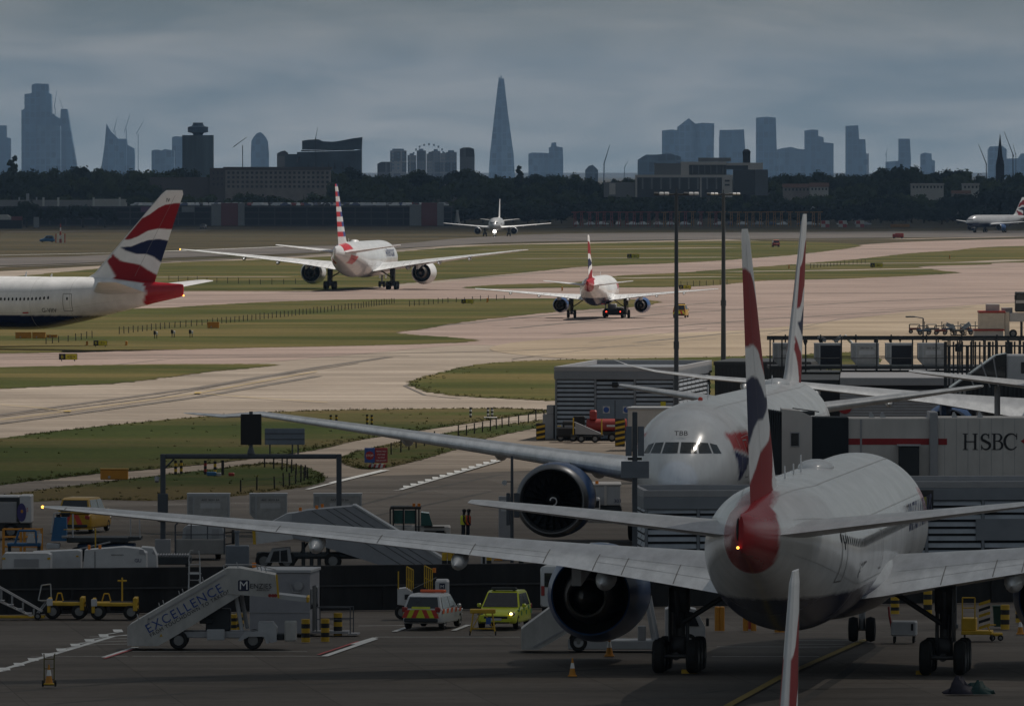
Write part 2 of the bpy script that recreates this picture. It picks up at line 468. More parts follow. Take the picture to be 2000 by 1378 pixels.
for px in ([(1500,652),(1640,622),(1880,602)], [(1150,668),(1380,640)], [(960,636),(1280,625),(1500,620)], [(0,812),(300,775),(520,735),(700,708)], [(0,735),(330,700),(700,690)],
           [(810,745),(790,752),(830,770),(900,777)], [(1000,700),(1200,675),(1400,660)], [(1700,606),(2000,588)]):
    line(px, .3, M_SEAL, -.0435 - LZ[0], 'joint_line')

M_TYREMARK = mat('tyre_rubber_mark', (.125,.106,.09), .95, var=.35, scale=.25)
M_TYREMARK2 = mat('apron_tyre_mark', (.075,.068,.06), .95, var=.35, scale=.4)
for px in ([(-100,822),(133,790),(385,756),(620,716),(760,696)],[(-100,838),(133,808),(385,774),(620,733)],[(300,560),(640,556),(860,546),(1100,530)],[(1000,640),(1300,612),(1700,588),(2000,576)],[(1100,652),(1500,622),(1900,598)],
           [(0,697),(300,693),(700,690),(1000,684),(1300,672)],[(0,701),(400,697),(800,694)],[(850,636),(1100,612),(1400,590)],[(1240,668),(1420,650),(1600,640)]):
    line(px, 1.1, M_TYREMARK, -.0425 - LZ[0], 'tyre_mark')
for px in ([(0,1350),(300,1325),(700,1300),(1000,1292)],[(100,1372),(500,1340),(900,1318),(1250,1300)],[(640,1000),(800,960),(980,925)],[(660,1020),(830,985),(960,958)],[(1560,1372),(1640,1320),(1720,1260)],[(1180,1372),(1420,1345),(1800,1340)],[(600,1262),(800,1256),(1010,1258)]):
    line(px, .45, M_TYREMARK2, -.0415 - LZ[0], 'tyre_mark')
# ------------------------------------------------------------------ unseen clouds, added to shade the near apron and the far trees
def shade_cloud(name, x, y, z, rx, ry, rz, dens, seed, label, soft=.6):
    b = MB(); b.smooth = True; r = random.Random(seed)
    n, mm = 48, 14; rings = []
    ph = [r.uniform(0, 6.28) for _ in range(8)]
    for i in range(mm+1):
        th = pi*i/mm; ring = []
        for j in range(n):
            a = 2*pi*j/n
            w = 1 + .07*sin(3*a+ph[0]) + .05*sin(5*a+ph[1]) + .04*sin(9*a+ph[2]+th*3)
            s_ = max(.002, sin(th))
            ring.append((rx*w*s_*cos(a), ry*w*s_*sin(a), -rz*cos(th)*(1+.25*sin(7*a+ph[3])*s_)))
        rings.append(ring)
    b.loft(rings)
    m = bpy.data.materials.new(name); nn, l = nodes_of(m)
    out = nn['Material Output']; nn.remove(nn['Principled BSDF'])
    df = nn.new('ShaderNodeBsdfDiffuse'); df.inputs[0].default_value = (.75,.77,.8,1)
    trl = nn.new('ShaderNodeBsdfTranslucent'); trl.inputs[0].default_value = (.30,.32,.35,1)
    ad = nn.new('ShaderNodeMixShader'); ad.inputs[0].default_value = .5; l.new(df.outputs[0], ad.inputs[1]); l.new(trl.outputs[0], ad.inputs[2])
    tr = nn.new('ShaderNodeBsdfTransparent'); mx = nn.new('ShaderNodeMixShader')
    t = nn.new('ShaderNodeTexCoord'); mp = nn.new('ShaderNodeMapping'); mp.inputs['Scale'].default_value = (1/rx, 1/ry, 0)
    l.new(t.outputs['Object'], mp.inputs[0])
    ln = nn.new('ShaderNodeVectorMath'); ln.operation = 'LENGTH'; l.new(mp.outputs[0], ln.inputs[0])
    no = nn.new('ShaderNodeTexNoise'); no.inputs['Scale'].default_value = 3.0; no.inputs['Detail'].default_value = 3
    l.new(mp.outputs[0], no.inputs['Vector'])
    q = nn.new('ShaderNodeMath'); q.operation = 'MULTIPLY_ADD'; l.new(no.outputs['Fac'], q.inputs[0]); q.inputs[1].default_value = .30; l.new(ln.outputs['Value'], q.inputs[2])
    mr = nn.new('ShaderNodeMapRange'); mr.interpolation_type = 'SMOOTHSTEP'
    for i, v in enumerate((soft, 1.12, dens, 0.0)): mr.inputs[i+1].default_value = v
    l.new(q.outputs[0], mr.inputs[0])
    l.new(mr.outputs[0], mx.inputs[0]); l.new(tr.outputs[0], mx.inputs[1]); l.new(ad.outputs[0], mx.inputs[2]); l.new(mx.outputs[0], out.inputs['Surface'])
    o = b.build(name, m, loc=(x, y, z)); o['kind'] = 'stuff'; o['label'] = label; o['category'] = 'shade_cloud'
    return o
CZ = 700.0
off = SUN_DIR * (CZ / SUN_DIR.z)
shade_cloud('shade_cloud', off.x + 0, off.y + 230, CZ, 900, 680, 45, .70, 3, 'unseen soft grey overcast added high up to shade the near stands', .50)
CZ2 = 1500.0
off = SUN_DIR * (CZ2 / SUN_DIR.z)
shade_cloud('shade_cloud', off.x + 0, off.y + 6700, CZ2, 9000, 3700, 90, .82, 5, 'unseen wide grey bank added high up to darken the distant trees', .95)

# ------------------------------------------------------------------ haze
def make_haze():
    b = MB(); b.box(-5000, 5000, -250, 36000, -1.2, 420)
    m = bpy.data.materials.new('haze_air'); n, l = nodes_of(m)
    n.remove(n['Principled BSDF'])
    v = n.new('ShaderNodeVolumePrincipled'); v.inputs['Color'].default_value = (.36,.58,.90,1)
    v.inputs['Density'].default_value = 2.2e-5; v.inputs['Anisotropy'].default_value = 0.2
    l.new(v.outputs[0], n['Material Output'].inputs['Volume'])
    o = b.build('haze', m); o['kind'] = 'stuff'
    return o
make_haze()
# ------------------------------------------------------------------ aircraft
WHITE, NAVY, RED = (.80,.80,.80), (.008,.015,.062), (.38,.008,.016)
M_SKIN = mat('aircraft_paint', rough=.24, var=.13, scale=.9, attr=True, coat=.12, streak=(1,.6,.2))
M_WINGSKIN = mat('wing_skin', rough=.34, var=.20, scale=1.1, attr=True, coat=.1, streak=(1.6,.3,1))
M_FIN = mat('fin_paint', rough=.5, var=.06, scale=.8, attr=True, spec=.18)
M_TYRE = mat('rubber_tyre', (.012,.012,.012), .85)
M_GEAR = mat('gear_metal', (.06,.06,.062), .5, .3)
M_GEARL = mat('gear_grey', (.28,.28,.29), .5, .2)
M_HUB = mat('wheel_hub', (.20,.20,.20), .5, .3)
M_LIP = mat('polished_lip', (.20,.205,.215), .38, .8, var=.05)
M_CORE = mat('engine_core_metal', (.12,.11,.10), .45, .8)
M_DUCT = mat('engine_duct', (.018,.018,.019), .7)
M_BLADE = mat('fan_blade', (.022,.022,.024), .5, .4)
M_BLUECOWL = mat('blue_cowl', (.022,.075,.21), .35, var=.08, coat=.15)
M_WHITECOWL = mat('white_cowl', (.70,.71,.72), .35, var=.08, coat=.3)
M_GREYCOWL = mat('grey_cowl', (.40,.41,.43), .35, var=.08, coat=.3)
M_WINDOW = mat('cabin_window_glass', (.008,.009,.011), .6, spec=.08)
M_COCKPIT = mat('flight_deck_glass', (.030,.038,.042), .12, coat=.3)
M_SEAM = mat('panel_seam', (.22,.215,.21), .7)
M_SKINSEAM = mat('skin_seam', (.42,.41,.40), .6)
M_BLACKTXT = mat('black_lettering', (.02,.02,.025), .6)
M_NAVYTXT = mat('navy_lettering', (.015,.025,.10), .6)
M_REDTXT = mat('red_marking', (.40,.02,.02), .6)
M_WHITETXT = mat('white_lettering', (.75,.75,.75), .6)
M_LAMP_W = mat('landing_lamp', (.9,.9,.9), .4, emit=((1,.95,.85), 60))
M_LAMP_Y = mat('tail_lamp', (.9,.6,.2), .4, emit=((1,.42,.06), 5))
M_BEACON = mat('red_beacon', (.6,.05,.03), .3)
M_RADIO = mat('radome_white', (.66,.69,.74), .35)

# fin livery: outline rows read off the tail, x along chord and y up in one shared drawing space
FLE = [(0, 690), (.15, 778), (1, 1260)]
FTE = [(0, 1175), (1, 1403)]
RW1 = [(1060,340),(1110,322),(1150,300),(1210,255),(1260,230),(1330,218),(1400,216)]
RW2 = [(930,494),(1000,490),(1060,465),(1130,425),(1200,410),(1310,413)]
WN1 = [(918,548),(1000,545),(1060,520),(1130,495),(1210,487),(1280,500)]
WN2 = [(918,548),(960,575),(1040,600),(1110,600),(1160,620),(1225,672)]
WR2 = [(850,585),(880,620),(930,655),(1000,668),(1060,680),(1110,715),(1195,765)]
RL = [(800,628),(830,680),(870,750),(910,790),(1050,800)]
def fin_flag(c, t):
    if c < .045: return (.58,.585,.59)
    q = fin_flag_paint(c, t)
    return (.27,.007,.012) if q is RED else q
def fin_flag_paint(c, t):
    x = lin(FLE, t); x = x + c*(lin(FTE, t) - x); y = 770 - 650*t
    if y < lin(RW1, max(x, 1060)) - (0 if x > 1060 else (1060-x)*-1.3): return WHITE
    if y < lin(RW2, x) and x > 930: return RED
    if y < lin(RW2, x): return WHITE if y < 492 else WHITE
    if x > 918 and lin(WN1, x) < y < lin(WN2, x): return NAVY
    if x > 800 and y > lin(WR2, max(x, 850)) and (x > 850 or y > 628) and y < lin(RL, x) + (0 if x < 1050 else 60): return RED
    return WHITE
def fin_stripes(c, t):
    k = int(t*11.5)
    if c > .42 + .16*t: return (.42,.02,.03) if k % 2 == 1 else (.55,.56,.57)
    return (.03,.06,.22) if k % 2 == 1 else (.55,.56,.57)
def fin_plain(c, t): return (.72,.72,.72)

def airfoil(n=18, tc=.12, camber=.015):
    """closed loop from the trailing edge over the top to the nose and back"""
    up, lo = [], []
    for i in range(n+1):
        x = .5*(1 - cos(pi*i/n))
        yt = 5*tc*(.2969*sqrt(x) - .126*x - .3516*x*x + .2843*x**3 - .1036*x**4)
        yc = camber*4*x*(1-x)
        up.append((x, yc+yt)); lo.append((x, yc-yt))
    return list(reversed(up)) + lo[1:-1]

TYPES = {}
TYPES['wide200'] = dict(L=63.7, xm=31.8, xn=5.9, zc=5.3, R=3.1, tailstart=21.5,
  fus_nose=[(0,-.95,.02,.02),(.12,-.94,.38,.36),(.5,-.88,.85,.85),(1.2,-.75,1.35,1.4),(2.2,-.58,1.85,1.9),(3.2,-.4,2.25,2.35),(4.5,-.22,2.62,2.7),(6,-.1,2.87,2.92),(8,-.02,3.05,3.07),(10.5,0,3.1,3.1)],
  # counted from the tail end: (s, z offset, half width, half height)
  fus_tail=[(21.5,0,3.1,3.1),(19,.05,3.07,3.02),(14.5,.42,2.78,2.66),(10,.88,2.12,2.12),(5.6,1.22,1.28,1.5),(3.6,1.36,.92,1.18),(1.2,1.52,.50,.86),(.25,1.60,.22,.72),(0,1.62,.10,.62)],
  wing=[(0,19.6,15.6,3.35,.13),(3.1,21.6,13.1,3.6,.13),(10,26.2,8.5,4.55,.115),(20,32.9,5.3,5.75,.105),(28.6,38.7,2.75,6.75,.10),(29.9,39.7,2.0,6.9,.09),(30.45,40.4,1.1,6.97,.08)],
  stab=[(0,51.3,7.6,6.55,.10),(1.4,52.3,6.9,6.7,.10),(10.3,58.6,2.7,7.85,.09),(10.76,59.2,1.9,7.92,.08)],
  fin=[(7.7,50.6,9.2,.085),(8.45,51.3,8.75,.085),(17.95,60.75,2.95,.08),(18.4,61.4,2.2,.06)],
  eng=dict(y=9.8, x0=20.4, z=2.85, r=2.08, l=5.6, pyl=29.0), gear_y=5.49, gear_w=3, wheel_r=.70, fairings=(8.4,14.2,19.8), cowl=M_BLUECOWL)
def stretch(t, dx_wing, dL, **kw):
    p = dict(TYPES[t]); p['L'] += dL; p['xm'] += dx_wing
    p['wing'] = [(a, b+dx_wing, c, d, e) for a, b, c, d, e in p['wing']]
    p['stab'] = [(a, b+dL, c, d, e) for a, b, c, d, e in p['stab']]
    p['fin'] = [(a, b+dL, c, d) for a, b, c, d in p['fin']]
    p['eng'] = dict(p['eng']); p['eng']['x0'] += dx_wing; p['eng']['pyl'] += dx_wing
    p.update(kw); return p
TYPES['wide300'] = stretch('wide200', 5.3, 10.2)
TYPES['wide300']['wing'] = TYPES['wide300']['wing'][:5] + [(30.8,45.2,2.2,6.6,.09),(32.9,47.4,1.1,6.7,.08),(33.5,48.2,.5,6.72,.07)]
TYPES['wide300']['eng'].update(y=9.6, r=2.06, l=6.2, z=2.55)
TYPES['wide300']['fin'] = [(7.7,60.8,9.2,.085),(8.45,61.5,8.75,.085),(17.6,70.95,2.95,.08),(18.05,71.6,2.2,.06)]
TYPES['narrow'] = dict(L=37.57, xm=17.7, xn=5.07, zc=3.85, R=1.99, tailstart=14,
  fus_nose=[(0,-.55,.02,.02),(.1,-.54,.25,.24),(.4,-.5,.55,.55),(1,-.42,.92,.95),(2,-.27,1.35,1.42),(3,-.14,1.66,1.74),(4.2,-.05,1.87,1.95),(5.5,0,1.97,2.05),(7,0,1.99,2.07)],
  fus_tail=[(14,0,1.99,2.07),(12,.06,1.97,2.0),(9,.32,1.74,1.72),(6,.66,1.32,1.34),(3.2,.95,.82,.96),(1.4,1.12,.48,.64),(.3,1.22,.26,.40),(0,1.25,.18,.28)],
  wing=[(0,11.0,8.1,2.55,.13),(1.98,12.1,6.9,2.72,.13),(6.5,14.7,4.0,3.15,.115),(12,17.6,2.75,3.65,.105),(16.6,20.0,1.65,4.05,.10),(17.05,20.35,1.3,4.1,.09)],
  stab=[(0,31.2,4.1,4.7,.10),(.7,31.7,3.7,4.78,.10),(5.9,34.9,1.55,5.35,.09),(6.22,35.3,1.1,5.4,.08)],
  fin=[(5.6,29.2,6.0,.09),(6.0,29.9,5.6,.09),(11.5,34.6,2.2,.085),(11.76,35.0,1.7,.06)],
  eng=dict(y=5.75, x0=10.9, z=1.75, r=1.12, l=3.4, pyl=15.6), gear_y=3.795, gear_w=1, wheel_r=.58, fairings=(4.2,8.3,12.2), cowl=M_BLUECOWL, pod=True)
TYPES['dream'] = dict(L=62.8, xm=32.0, xn=6, zc=4.9, R=2.95, tailstart=21,
  fus_nose=[(a, b, c*.95, d*.95) for a, b, c, d in TYPES['wide200']['fus_nose']],
  fus_tail=[(a, b, c*.95, d*.95) for a, b, c, d in TYPES['wide200']['fus_tail']],
  wing=[(0,20.5,14.0,4.0,.13),(3,22.5,11.6,4.3,.13),(9.5,27.2,7.0,5.2,.115),(18,33.2,4.6,6.2,.10),(24.5,38.0,3.1,6.85,.09),(27.5,40.6,2.2,7.3,.08),(29.2,42.9,1.2,7.75,.07),(30.06,44.6,.4,8.15,.06)],
  stab=[(0,51.3,6.6,6.5,.10),(1.4,52.3,6.0,6.65,.10),(9.5,58.4,2.3,7.7,.09),(9.9,58.9,1.6,7.75,.08)],
  fin=[(7.6,50.6,8.8,.085),(8.2,51.3,8.3,.085),(16.6,59.7,2.8,.08),(17.0,60.3,2.1,.06)],
  eng=dict(y=8.9, x0=21.5, z=3.1, r=1.75, l=5.2, pyl=29.0), gear_y=4.9, gear_w=2, wheel_r=.66, fairings=(6.3,12.4,17.2,21.8), cowl=M_BLUECOWL)
TYPES['small'] = stretch('narrow', 0, 0)

def airliner(name, label, tname, loc, rz, livery='flag', group=None, cat='airliner', detail=2, cowl=None, windows=(), wingcol=None, sides=(-1,1)):
    P = TYPES[tname]; L, xm, zc = P['L'], P['xm'], P['zc']
    root = thing(name, label, cat, loc, rz, group)
    tab = P['fus_nose'] + [(L - s, z, w, h) for s, z, w, h in P['fus_tail']]
    def prof(x): return lerp_tab(tab, x)
    def S(x, th, out=0.0):               # fuselage surface; th from +z towards starboard (+x)
        z, w, h = prof(x)
        return Vector(((w+out)*sin(th), xm - x, zc + z + (h+out)*cos(th)))
    # --- fuselage
    xs = []
    x = 0.0
    nose_end, tail0 = P['fus_nose'][-1][0], L - P['tailstart']
    N1, N2, N3 = (46, 24, 60) if detail >= 2 else (20, 12, 26)
    xs += [nose_end*(i/N1)**2.1 for i in range(N1)]
    xs += [nose_end + (tail0-nose_end)*i/N2 for i in range(N2)]
    xs += [tail0 + (L-tail0)*(1-(1-i/N3)**1.25) for i in range(N3+1)]
    na = 150 if detail >= 2 else 40
    k = P['R']/3.1
    def fus_col(px, py, pz):
        x = xm - py; zr = (pz - zc)/k; s = (L - x)/k
        if livery == 'flag':
            if tname.startswith('wide') and x < .72 and detail >= 2: return (.84,.87,.93)  # pale radome disc, with its reflection lifted into the colour
            if s < 4.4 - .55*(zr-1.2)*(1 if zr < 1.2 else -.6) and s < 4.9: return RED
            if s < 9.3 and zr > 2.35 + .12*(s-4.5) - (.0 if s > 5 else .3): return RED
            if zr < -1.62 + (.25 if s > 24 else .25) * (1 if s < 18 else 1) - .0: return NAVY
            # ribbon mark beside the forward door
            if detail >= 2:
                a = x - 4.6*k; up = zr - .2
                if abs(px) > 1.2 and 0 < a < 5.5:
                    if up > .55 - .12*a and up < 1.35 and a > .25*(1.35-up): return (.48,.05,.05)
                    if up < .45 - .14*a and up > -1.15 + .55*max(0, a-1.4) and a > .9 - .9*(up+1.15)/1.6: return (.012,.022,.10)
            return WHITE
        if livery == 'stripes':
            if 4.0 < s < 10.5 and zr > 1.55 + .06*(s-4) and s < 9.5: return (.46,.03,.04)
            if 7.5 < s < 12.5 and -.75 < zr + .1*(s-10) < .75 and s < 11 + zr: return (.46,.03,.04)
            return (.60,.62,.64)
        if livery == 'grey': return (.40,.41,.43)
        if livery == 'flagblur': return (.46,.47,.49) if zr > -1.0 else NAVY  # white dulled in the paint to stand in for shade on this jet
        return WHITE
    b = MB(); b.smooth = True
    rings = [[S(x, 2*pi*j/na) for j in range(na)] for x in xs]
    b.loft(rings)
    e5 = ((0,0,0),(.03,.09,.05),(-.03,-.09,-.05),(.03,-.09,.05),(-.03,.09,-.05))
    def soft_col(px, py, pz):
        cs = [fus_col(px+a*k, py+b_*k, pz+c_*k) for a, b_, c_ in e5]
        return [sum(c[i] for c in cs)/5 for i in range(3)]
    fus = b.build('fuselage', M_SKIN, root, soft_col if detail >= 2 else fus_col)
    # wing to body fairing
    if detail >= 1:
        wx0, wc = P['wing'][1][1], P['wing'][1][2]
        b = MB(); b.smooth = True; rr = []
        for i in range(25):
            t = i/24; xx = wx0 - 3*k + t*(wc + 7*k); e = sin(pi*t)**.55 if 0 < t < 1 else 0
            rr.append([(3.34*k*e*sin(a)*(1 if abs(sin(a)) < .6 else 1), xm - xx, zc - 1.55*k + (1.75*k*e if cos(a) > 0 else 1.72*k*e)*cos(a)) for a in [2*pi*j/40 for j in range(40)]])
        b.loft(rr)
        b.build('belly_fairing', M_SKIN, root, (lambda a, bb, c: NAVY if (c-zc)/k < -1.7 else WHITE) if livery.startswith('flag') else (lambda a, bb, c: (.5,.51,.53)))
    # --- wings
    def surf(nm, sec, side, m, colf, nspan, mirror=True, camber=.015, par=root):
        b = MB(); b.smooth = True; rings = []; n = 20 if detail >= 2 else 10
        secn = len(sec)-1
        ys = []
        for i in range(nspan+1):
            yy = sec[0][0] + (sec[-1][0]-sec[0][0])*i/nspan
            ys.append(yy)
        ys = sorted(set(ys + [s_[0] for s_ in sec]))
        inf = []
        for yy in ys:
            xle, c, z, tc = [lin([(s_[0], s_[q]) for s_ in sec], yy) for q in (1, 2, 3, 4)]
            tw = radians(2.5 - 4.0*(yy/sec[-1][0])) if nm == 'wing' else 0
            ring = []
            for (u, v) in airfoil(n, tc, camber):
                du = (u-.3)*c
                ring.append((side*yy, xm - (xle + .3*c + du*cos(tw)), z + v*c - du*sin(tw)))
                inf.append((u, yy, v))
            rings.append(ring if side > 0 else ring)
        b.loft(rings)
        o = b.build(nm, m, par)
        at_ = o.data.attributes.new('Col', 'FLOAT_COLOR', 'POINT'); buf = []
        for u, yy, v in inf:
            c = colf(u, yy, v); buf.extend((*c, 1))
        at_.data.foreach_set('color', buf)
        if side < 0: o.data.flip_normals()
        return o
    semi = P['wing'][-1][0]
    def wing_col(u, yy, v):
        lite, mid = (.74,.75,.76), (.52,.53,.55)
        if wingcol: lite, mid = wingcol
        f = yy/semi
        if u < .10: return (.82,.83,.84)  # polished leading edge, painted paler to carry its highlight
        if u > (.80 if f > .33 else .76): return lite
        if u > (.70 if f > .33 else .66): return (.58,.59,.60)
        return mid
    def seam(nm, y0, u0, y1, u1, side, w=.05, m=M_SEAM, par=None):
        """dark gap line lying on the upper wing skin"""
        b = MB(); q = []
        for i in range(9):
            t = i/8; yy = y0+(y1-y0)*t; u = u0+(u1-u0)*t
            xle, c, z, tc = [lin([(s_[0], s_[qq]) for s_ in P['wing']], yy) for qq in (1, 2, 3, 4)]
            tw = radians(2.5 - 4.0*(yy/semi))
            yt = 5*tc*(.2969*sqrt(u) - .126*u - .3516*u*u + .2843*u**3 - .1036*u**4) + .06*u*(1-u)
            du = (u-.3)*c
            q.append(Vector((side*yy, xm-(xle+.3*c+du*cos(tw)), z+yt*c-du*sin(tw)+.012)))
        d = (q[-1]-q[0]).normalized(); nn = Vector((-d.y, d.x, 0)).normalized()*w
        for a_, b_ in zip(q[:-1], q[1:]): b.add([a_-nn, b_-nn, b_+nn, a_+nn], [(0,1,2,3)])
        return b.build(nm, m, par)
    for side in sides:
        w = surf('wing', P['wing'], side, M_WINGSKIN, wing_col, 44 if detail >= 2 else 16)
        if detail >= 2:
            e = P['eng']['y']
            y_in = P['wing'][1][0] + .3
            for y0, u0, y1, u1 in ((y_in,.70,e-1,.70),(e+1,.74,.70*semi,.74),(.70*semi,.74,.97*semi,.76),(y_in,.86,e-1,.83),(e+1,.86,.72*semi,.86)):
                seam('flap_gap', y0, u0, y1, u1, side, .022, par=w)
            for yy, u0 in ((e-1.0,.66),(e+1.0,.66),(.45*semi,.7),(.57*semi,.7),(.70*semi,.7),(.97*semi,.72),(.25*semi,.68),(.18*semi,.7)):
                seam('flap_gap', yy, u0, yy, .985, side, .022, par=w)
        surf('tailplane', P['stab'], side, M_WINGSKIN, lambda u, yy, v: (.60,.61,.62) if u < .72 else (.66,.66,.67), 14, camber=0)
        # flap track fairings
        for fy in P['fairings'] if detail >= 1 else ():
            xle, c, z, tc = [lin([(s_[0], s_[q]) for s_ in P['wing']], fy) for q in (1, 2, 3, 4)]
            b = MB(); b.smooth = True; ln = min(.50*c, 4.0*k); r_ = .33*k if fy > 10*k else .42*k
            x0 = xle + .60*c
            rr = []
            for i in range(15):
                t = i/14; e_ = (sin(pi*min(1, t*1.02))**.6 if 0 < t < 1 else .02)
                rr.append([(side*fy + r_*e_*sin(a), xm - (x0 + t*ln), z - .035*c + .02*k - .30*k*t + r_*1.15*e_*cos(a)) for a in [2*pi*j/14 for j in range(14)]])
            b.loft(rr)
            b.build('flap_fairing', M_GREYCOWL if livery != 'flag' else M_WHITECOWL, root)
        # --- engine
        E = P['eng']; cw = cowl or P['cowl']
        ex, r, ln = side*E['y'], E['r'], E['l']
        yb = xm - E['x0']
        b = MB(); b.smooth = True
        prof_o = [(0,.86*r),(-.05*r,.92*r),(-.25*r,.975*r),(-.7*r,1.0*r),(-.5*ln,1.0*r),(-.8*ln,.93*r),(-ln,.80*r),(-ln+.02,.77*r),(-.75*ln,.84*r)]
        b.lathe([(t, q) for t, q in prof_o], 'y', 48, (ex, yb, E['z']))
        nac = b.build('engine_nacelle', cw, root)
        b = MB(); b.smooth = True
        b.lathe([(-.20*r,.972*r+.012),(-.05*r,.925*r+.012),(.012,.875*r),(.012,.845*r),(-.06*r,.81*r),(-.22*r,.79*r)], 'y', 48, (ex, yb, E['z']))
        b.build('inlet_lip', M_LIP, nac)
        b = MB(); b.smooth = True
        b.lathe([(-.06*r,.812*r),(-.55*r,.80*r),(-.62*r,.80*r),(-.63*r,.05)], 'y', 48, (ex, yb, E['z']), (False, True))
        b.build('inlet_duct', M_DUCT, nac)
        b = MB(); b.smooth = True
        b.lathe([(-.75*ln,.845*r),(-.70*ln,.56*r),(-.701*ln,.3*r)], 'y', 40, (ex, yb, E['z']), (False, True))
        b.build('bypass_duct', M_DUCT, nac)
        # fan
        b = MB()
        nb = 22 if r > 1.3 else 24
        for i in range(nb):
            a = 2*pi*i/nb
            pts = []
            for q, (tw_, wd) in zip((.22,.45,.65,.79), ((.35,.16),(.6,.2),(.9,.23),(1.05,.24))):
                c0 = Vector((cos(a), 0, sin(a)))*q*r; tg = Vector((-sin(a), 0, cos(a)))
                ax = Vector((0, -1, 0))
                dv = (tg*sin(tw_) + ax*cos(tw_))*wd*r*.5
                pts.append((c0 - dv, c0 + dv))
            vs = [Vector((ex, yb - .42*r, E['z'])) + p for pr in pts for p in pr]
            b.add(vs, [(2*j, 2*j+1, 2*j+3, 2*j+2) for j in range(3)])
        b.build('fan', M_BLADE, nac)
        b = MB(); b.smooth = True
        b.lathe([(-.18*r,.01),(-.25*r,.07*r),(-.38*r,.15*r),(-.55*r,.22*r)], 'y', 24, (ex, yb, E['z']), (True, False))
        b.m = 1
        pr = None
        for i in range(13):         # white swirl on the spinner
            a = i/12*4.6; q = (.05+.085*i/12)*r; t = -.21*r - (q-.04*r)*1.55
            c0 = Vector((ex+q*cos(a), yb + t + .05*r, E['z']+q*sin(a)))
            w_ = .018*r
            cur = (c0 + Vector((cos(a), 0, sin(a)))*w_, c0 - Vector((cos(a), 0, sin(a)))*w_)
            if pr: b.add([pr[0], cur[0], cur[1], pr[1]], [(0,1,2,3)])
            pr = cur
        b.build('spinner', [M_DUCT, M_WHITETXT], nac)
        b = MB(); b.smooth = True
        b.lathe([(-.72*ln,.60*r),(-.9*ln,.58*r),(-1.15*ln,.47*r),(-1.28*ln,.40*r),(-1.275*ln,.36*r),(-1.1*ln,.33*r)], 'y', 36, (ex, yb, E['z']))
        b.lathe([(-1.1*ln,.33*r),(-1.2*ln,.24*r),(-1.38*ln,.12*r),(-1.52*ln,.02)], 'y', 28, (ex, yb, E['z']), (False, True))
        b.build('exhaust_nozzle', M_CORE, nac)
        # pylon
        b = MB(); b.smooth = True
        xle, c, z, tc = [lin([(s_[0], s_[q]) for s_ in P['wing']], E['y']) for q in (1, 2, 3, 4)]
        hw = .19*r
        b.loft([[(ex+sx*hw*w_, xm - xx, zz_) for sx, zz_ in ((-1,zb),(1,zb),(1,zt),(-1,zt))] for xx, zb, zt, w_ in
               ((E['x0']+.5*r, E['z']+.85*r, E['z']+.93*r, .3),(E['x0']+.9*r, E['z']+.7*r, E['z']+1.0*r, 1),(xle+.05*c, E['z']+.6*r, z+.0*c, 1.1),(xle+.35*c, E['z']+.6*r, z, 1.1),(xle+.62*c, z-.12*c, z-.02*c, .5))])
        b.build('engine_pylon', cw if not (livery == 'flag' and detail >= 2) else M_GREYCOWL, root)
        # --- main gear
        gy, wr = P['gear_y'], P['wheel_r']
        ztop = lin([(s_[0], s_[3]) for s_ in P['wing']], gy) - .2
        b = MB(); b.cyl((side*gy, 0, wr*1.3), (side*gy, .15, ztop), .20*k+.03, .24*k+.03)
        b.cyl((side*gy, -.1, ztop*.52), (side*(gy-2.6*k), .4, ztop-.15), .11*k)
        b.cyl((side*gy, .1, ztop*.42), (side*(gy-.1), 1.9*k, ztop-.2), .09*k)
        b.cyl((side*(gy+.16), -.25*k, wr*1.6), (side*(gy+.16), -.25*k, ztop*.8), .07*k)
        b.box(side*gy-.03+side*.34, side*gy+.03+side*.34, -.95*k, .95*k, ztop*.34, ztop-.25, .02)
        ax = (1.45, 0, -1.45) if P['gear_w'] == 3 else (.75, -.75) if P['gear_w'] == 2 else (0,)
        b.cyl((side*gy, ax[0], wr), (side*gy, ax[-1] - .01, wr), .17*k)
        b.box(side*gy-.30*k, side*gy+.30*k, -.35*k, .35*k, wr*.9, wr*2.1, .08); b.cyl((side*(gy-.34*k), -.1, wr*1.5), (side*(gy-.34*k), .1, ztop*.75), .08*k); b.cyl((side*gy, -.3, ztop*.5), (side*gy, -1.2*k, ztop-.3), .10*k); b.box(side*gy-.42*k, side*gy+.42*k, -.4*k, .5*k, ztop*.66, ztop, .1)
        dw = .70 if P['gear_w'] > 1 else .46
        for a in ax: b.cyl((side*gy-dw, a, wr), (side*gy+dw, a, wr), .09)
        leg = b.build('main_gear', M_GEAR, root)
        for a in ax:
            for sx in (-1, 1):
                b = MB(); b.smooth = True; wx = side*gy + sx*dw; hw = .25 if k > .8 else .19
                b.lathe([(-hw,.55*wr),(-hw*.95,.86*wr),(-hw*.6,.985*wr),(0,wr),(hw*.6,.985*wr),(hw*.95,.86*wr),(hw,.55*wr)], 'x', 26, (wx, a, wr))
                b.m = 1
                b.lathe([(-hw*.8,.03),(-hw*.7,.5*wr),(-hw,.55*wr)], 'x', 20, (wx, a, wr), (True, False)); b.lathe([(hw,.55*wr),(hw*.7,.5*wr),(hw*.8,.03)], 'x', 20, (wx, a, wr), (False, True))
                b.build('wheel', [M_TYRE, M_HUB], leg)
    # --- nose gear
    ny = xm - P['xn']; wr = P['wheel_r']*.80
    zt = zc + prof(P['xn'])[0] - prof(P['xn'])[2] + .3
    b = MB(); b.cyl((0, ny, wr), (0, ny+.25, zt), .12*k+.03); b.cyl((-.36, ny, wr), (.36, ny, wr), .07); b.cyl((0, ny+.1, wr*1.9), (0, ny+1.6*k, zt), .07)
    ng = b.build('nose_gear', M_GEARL, root)
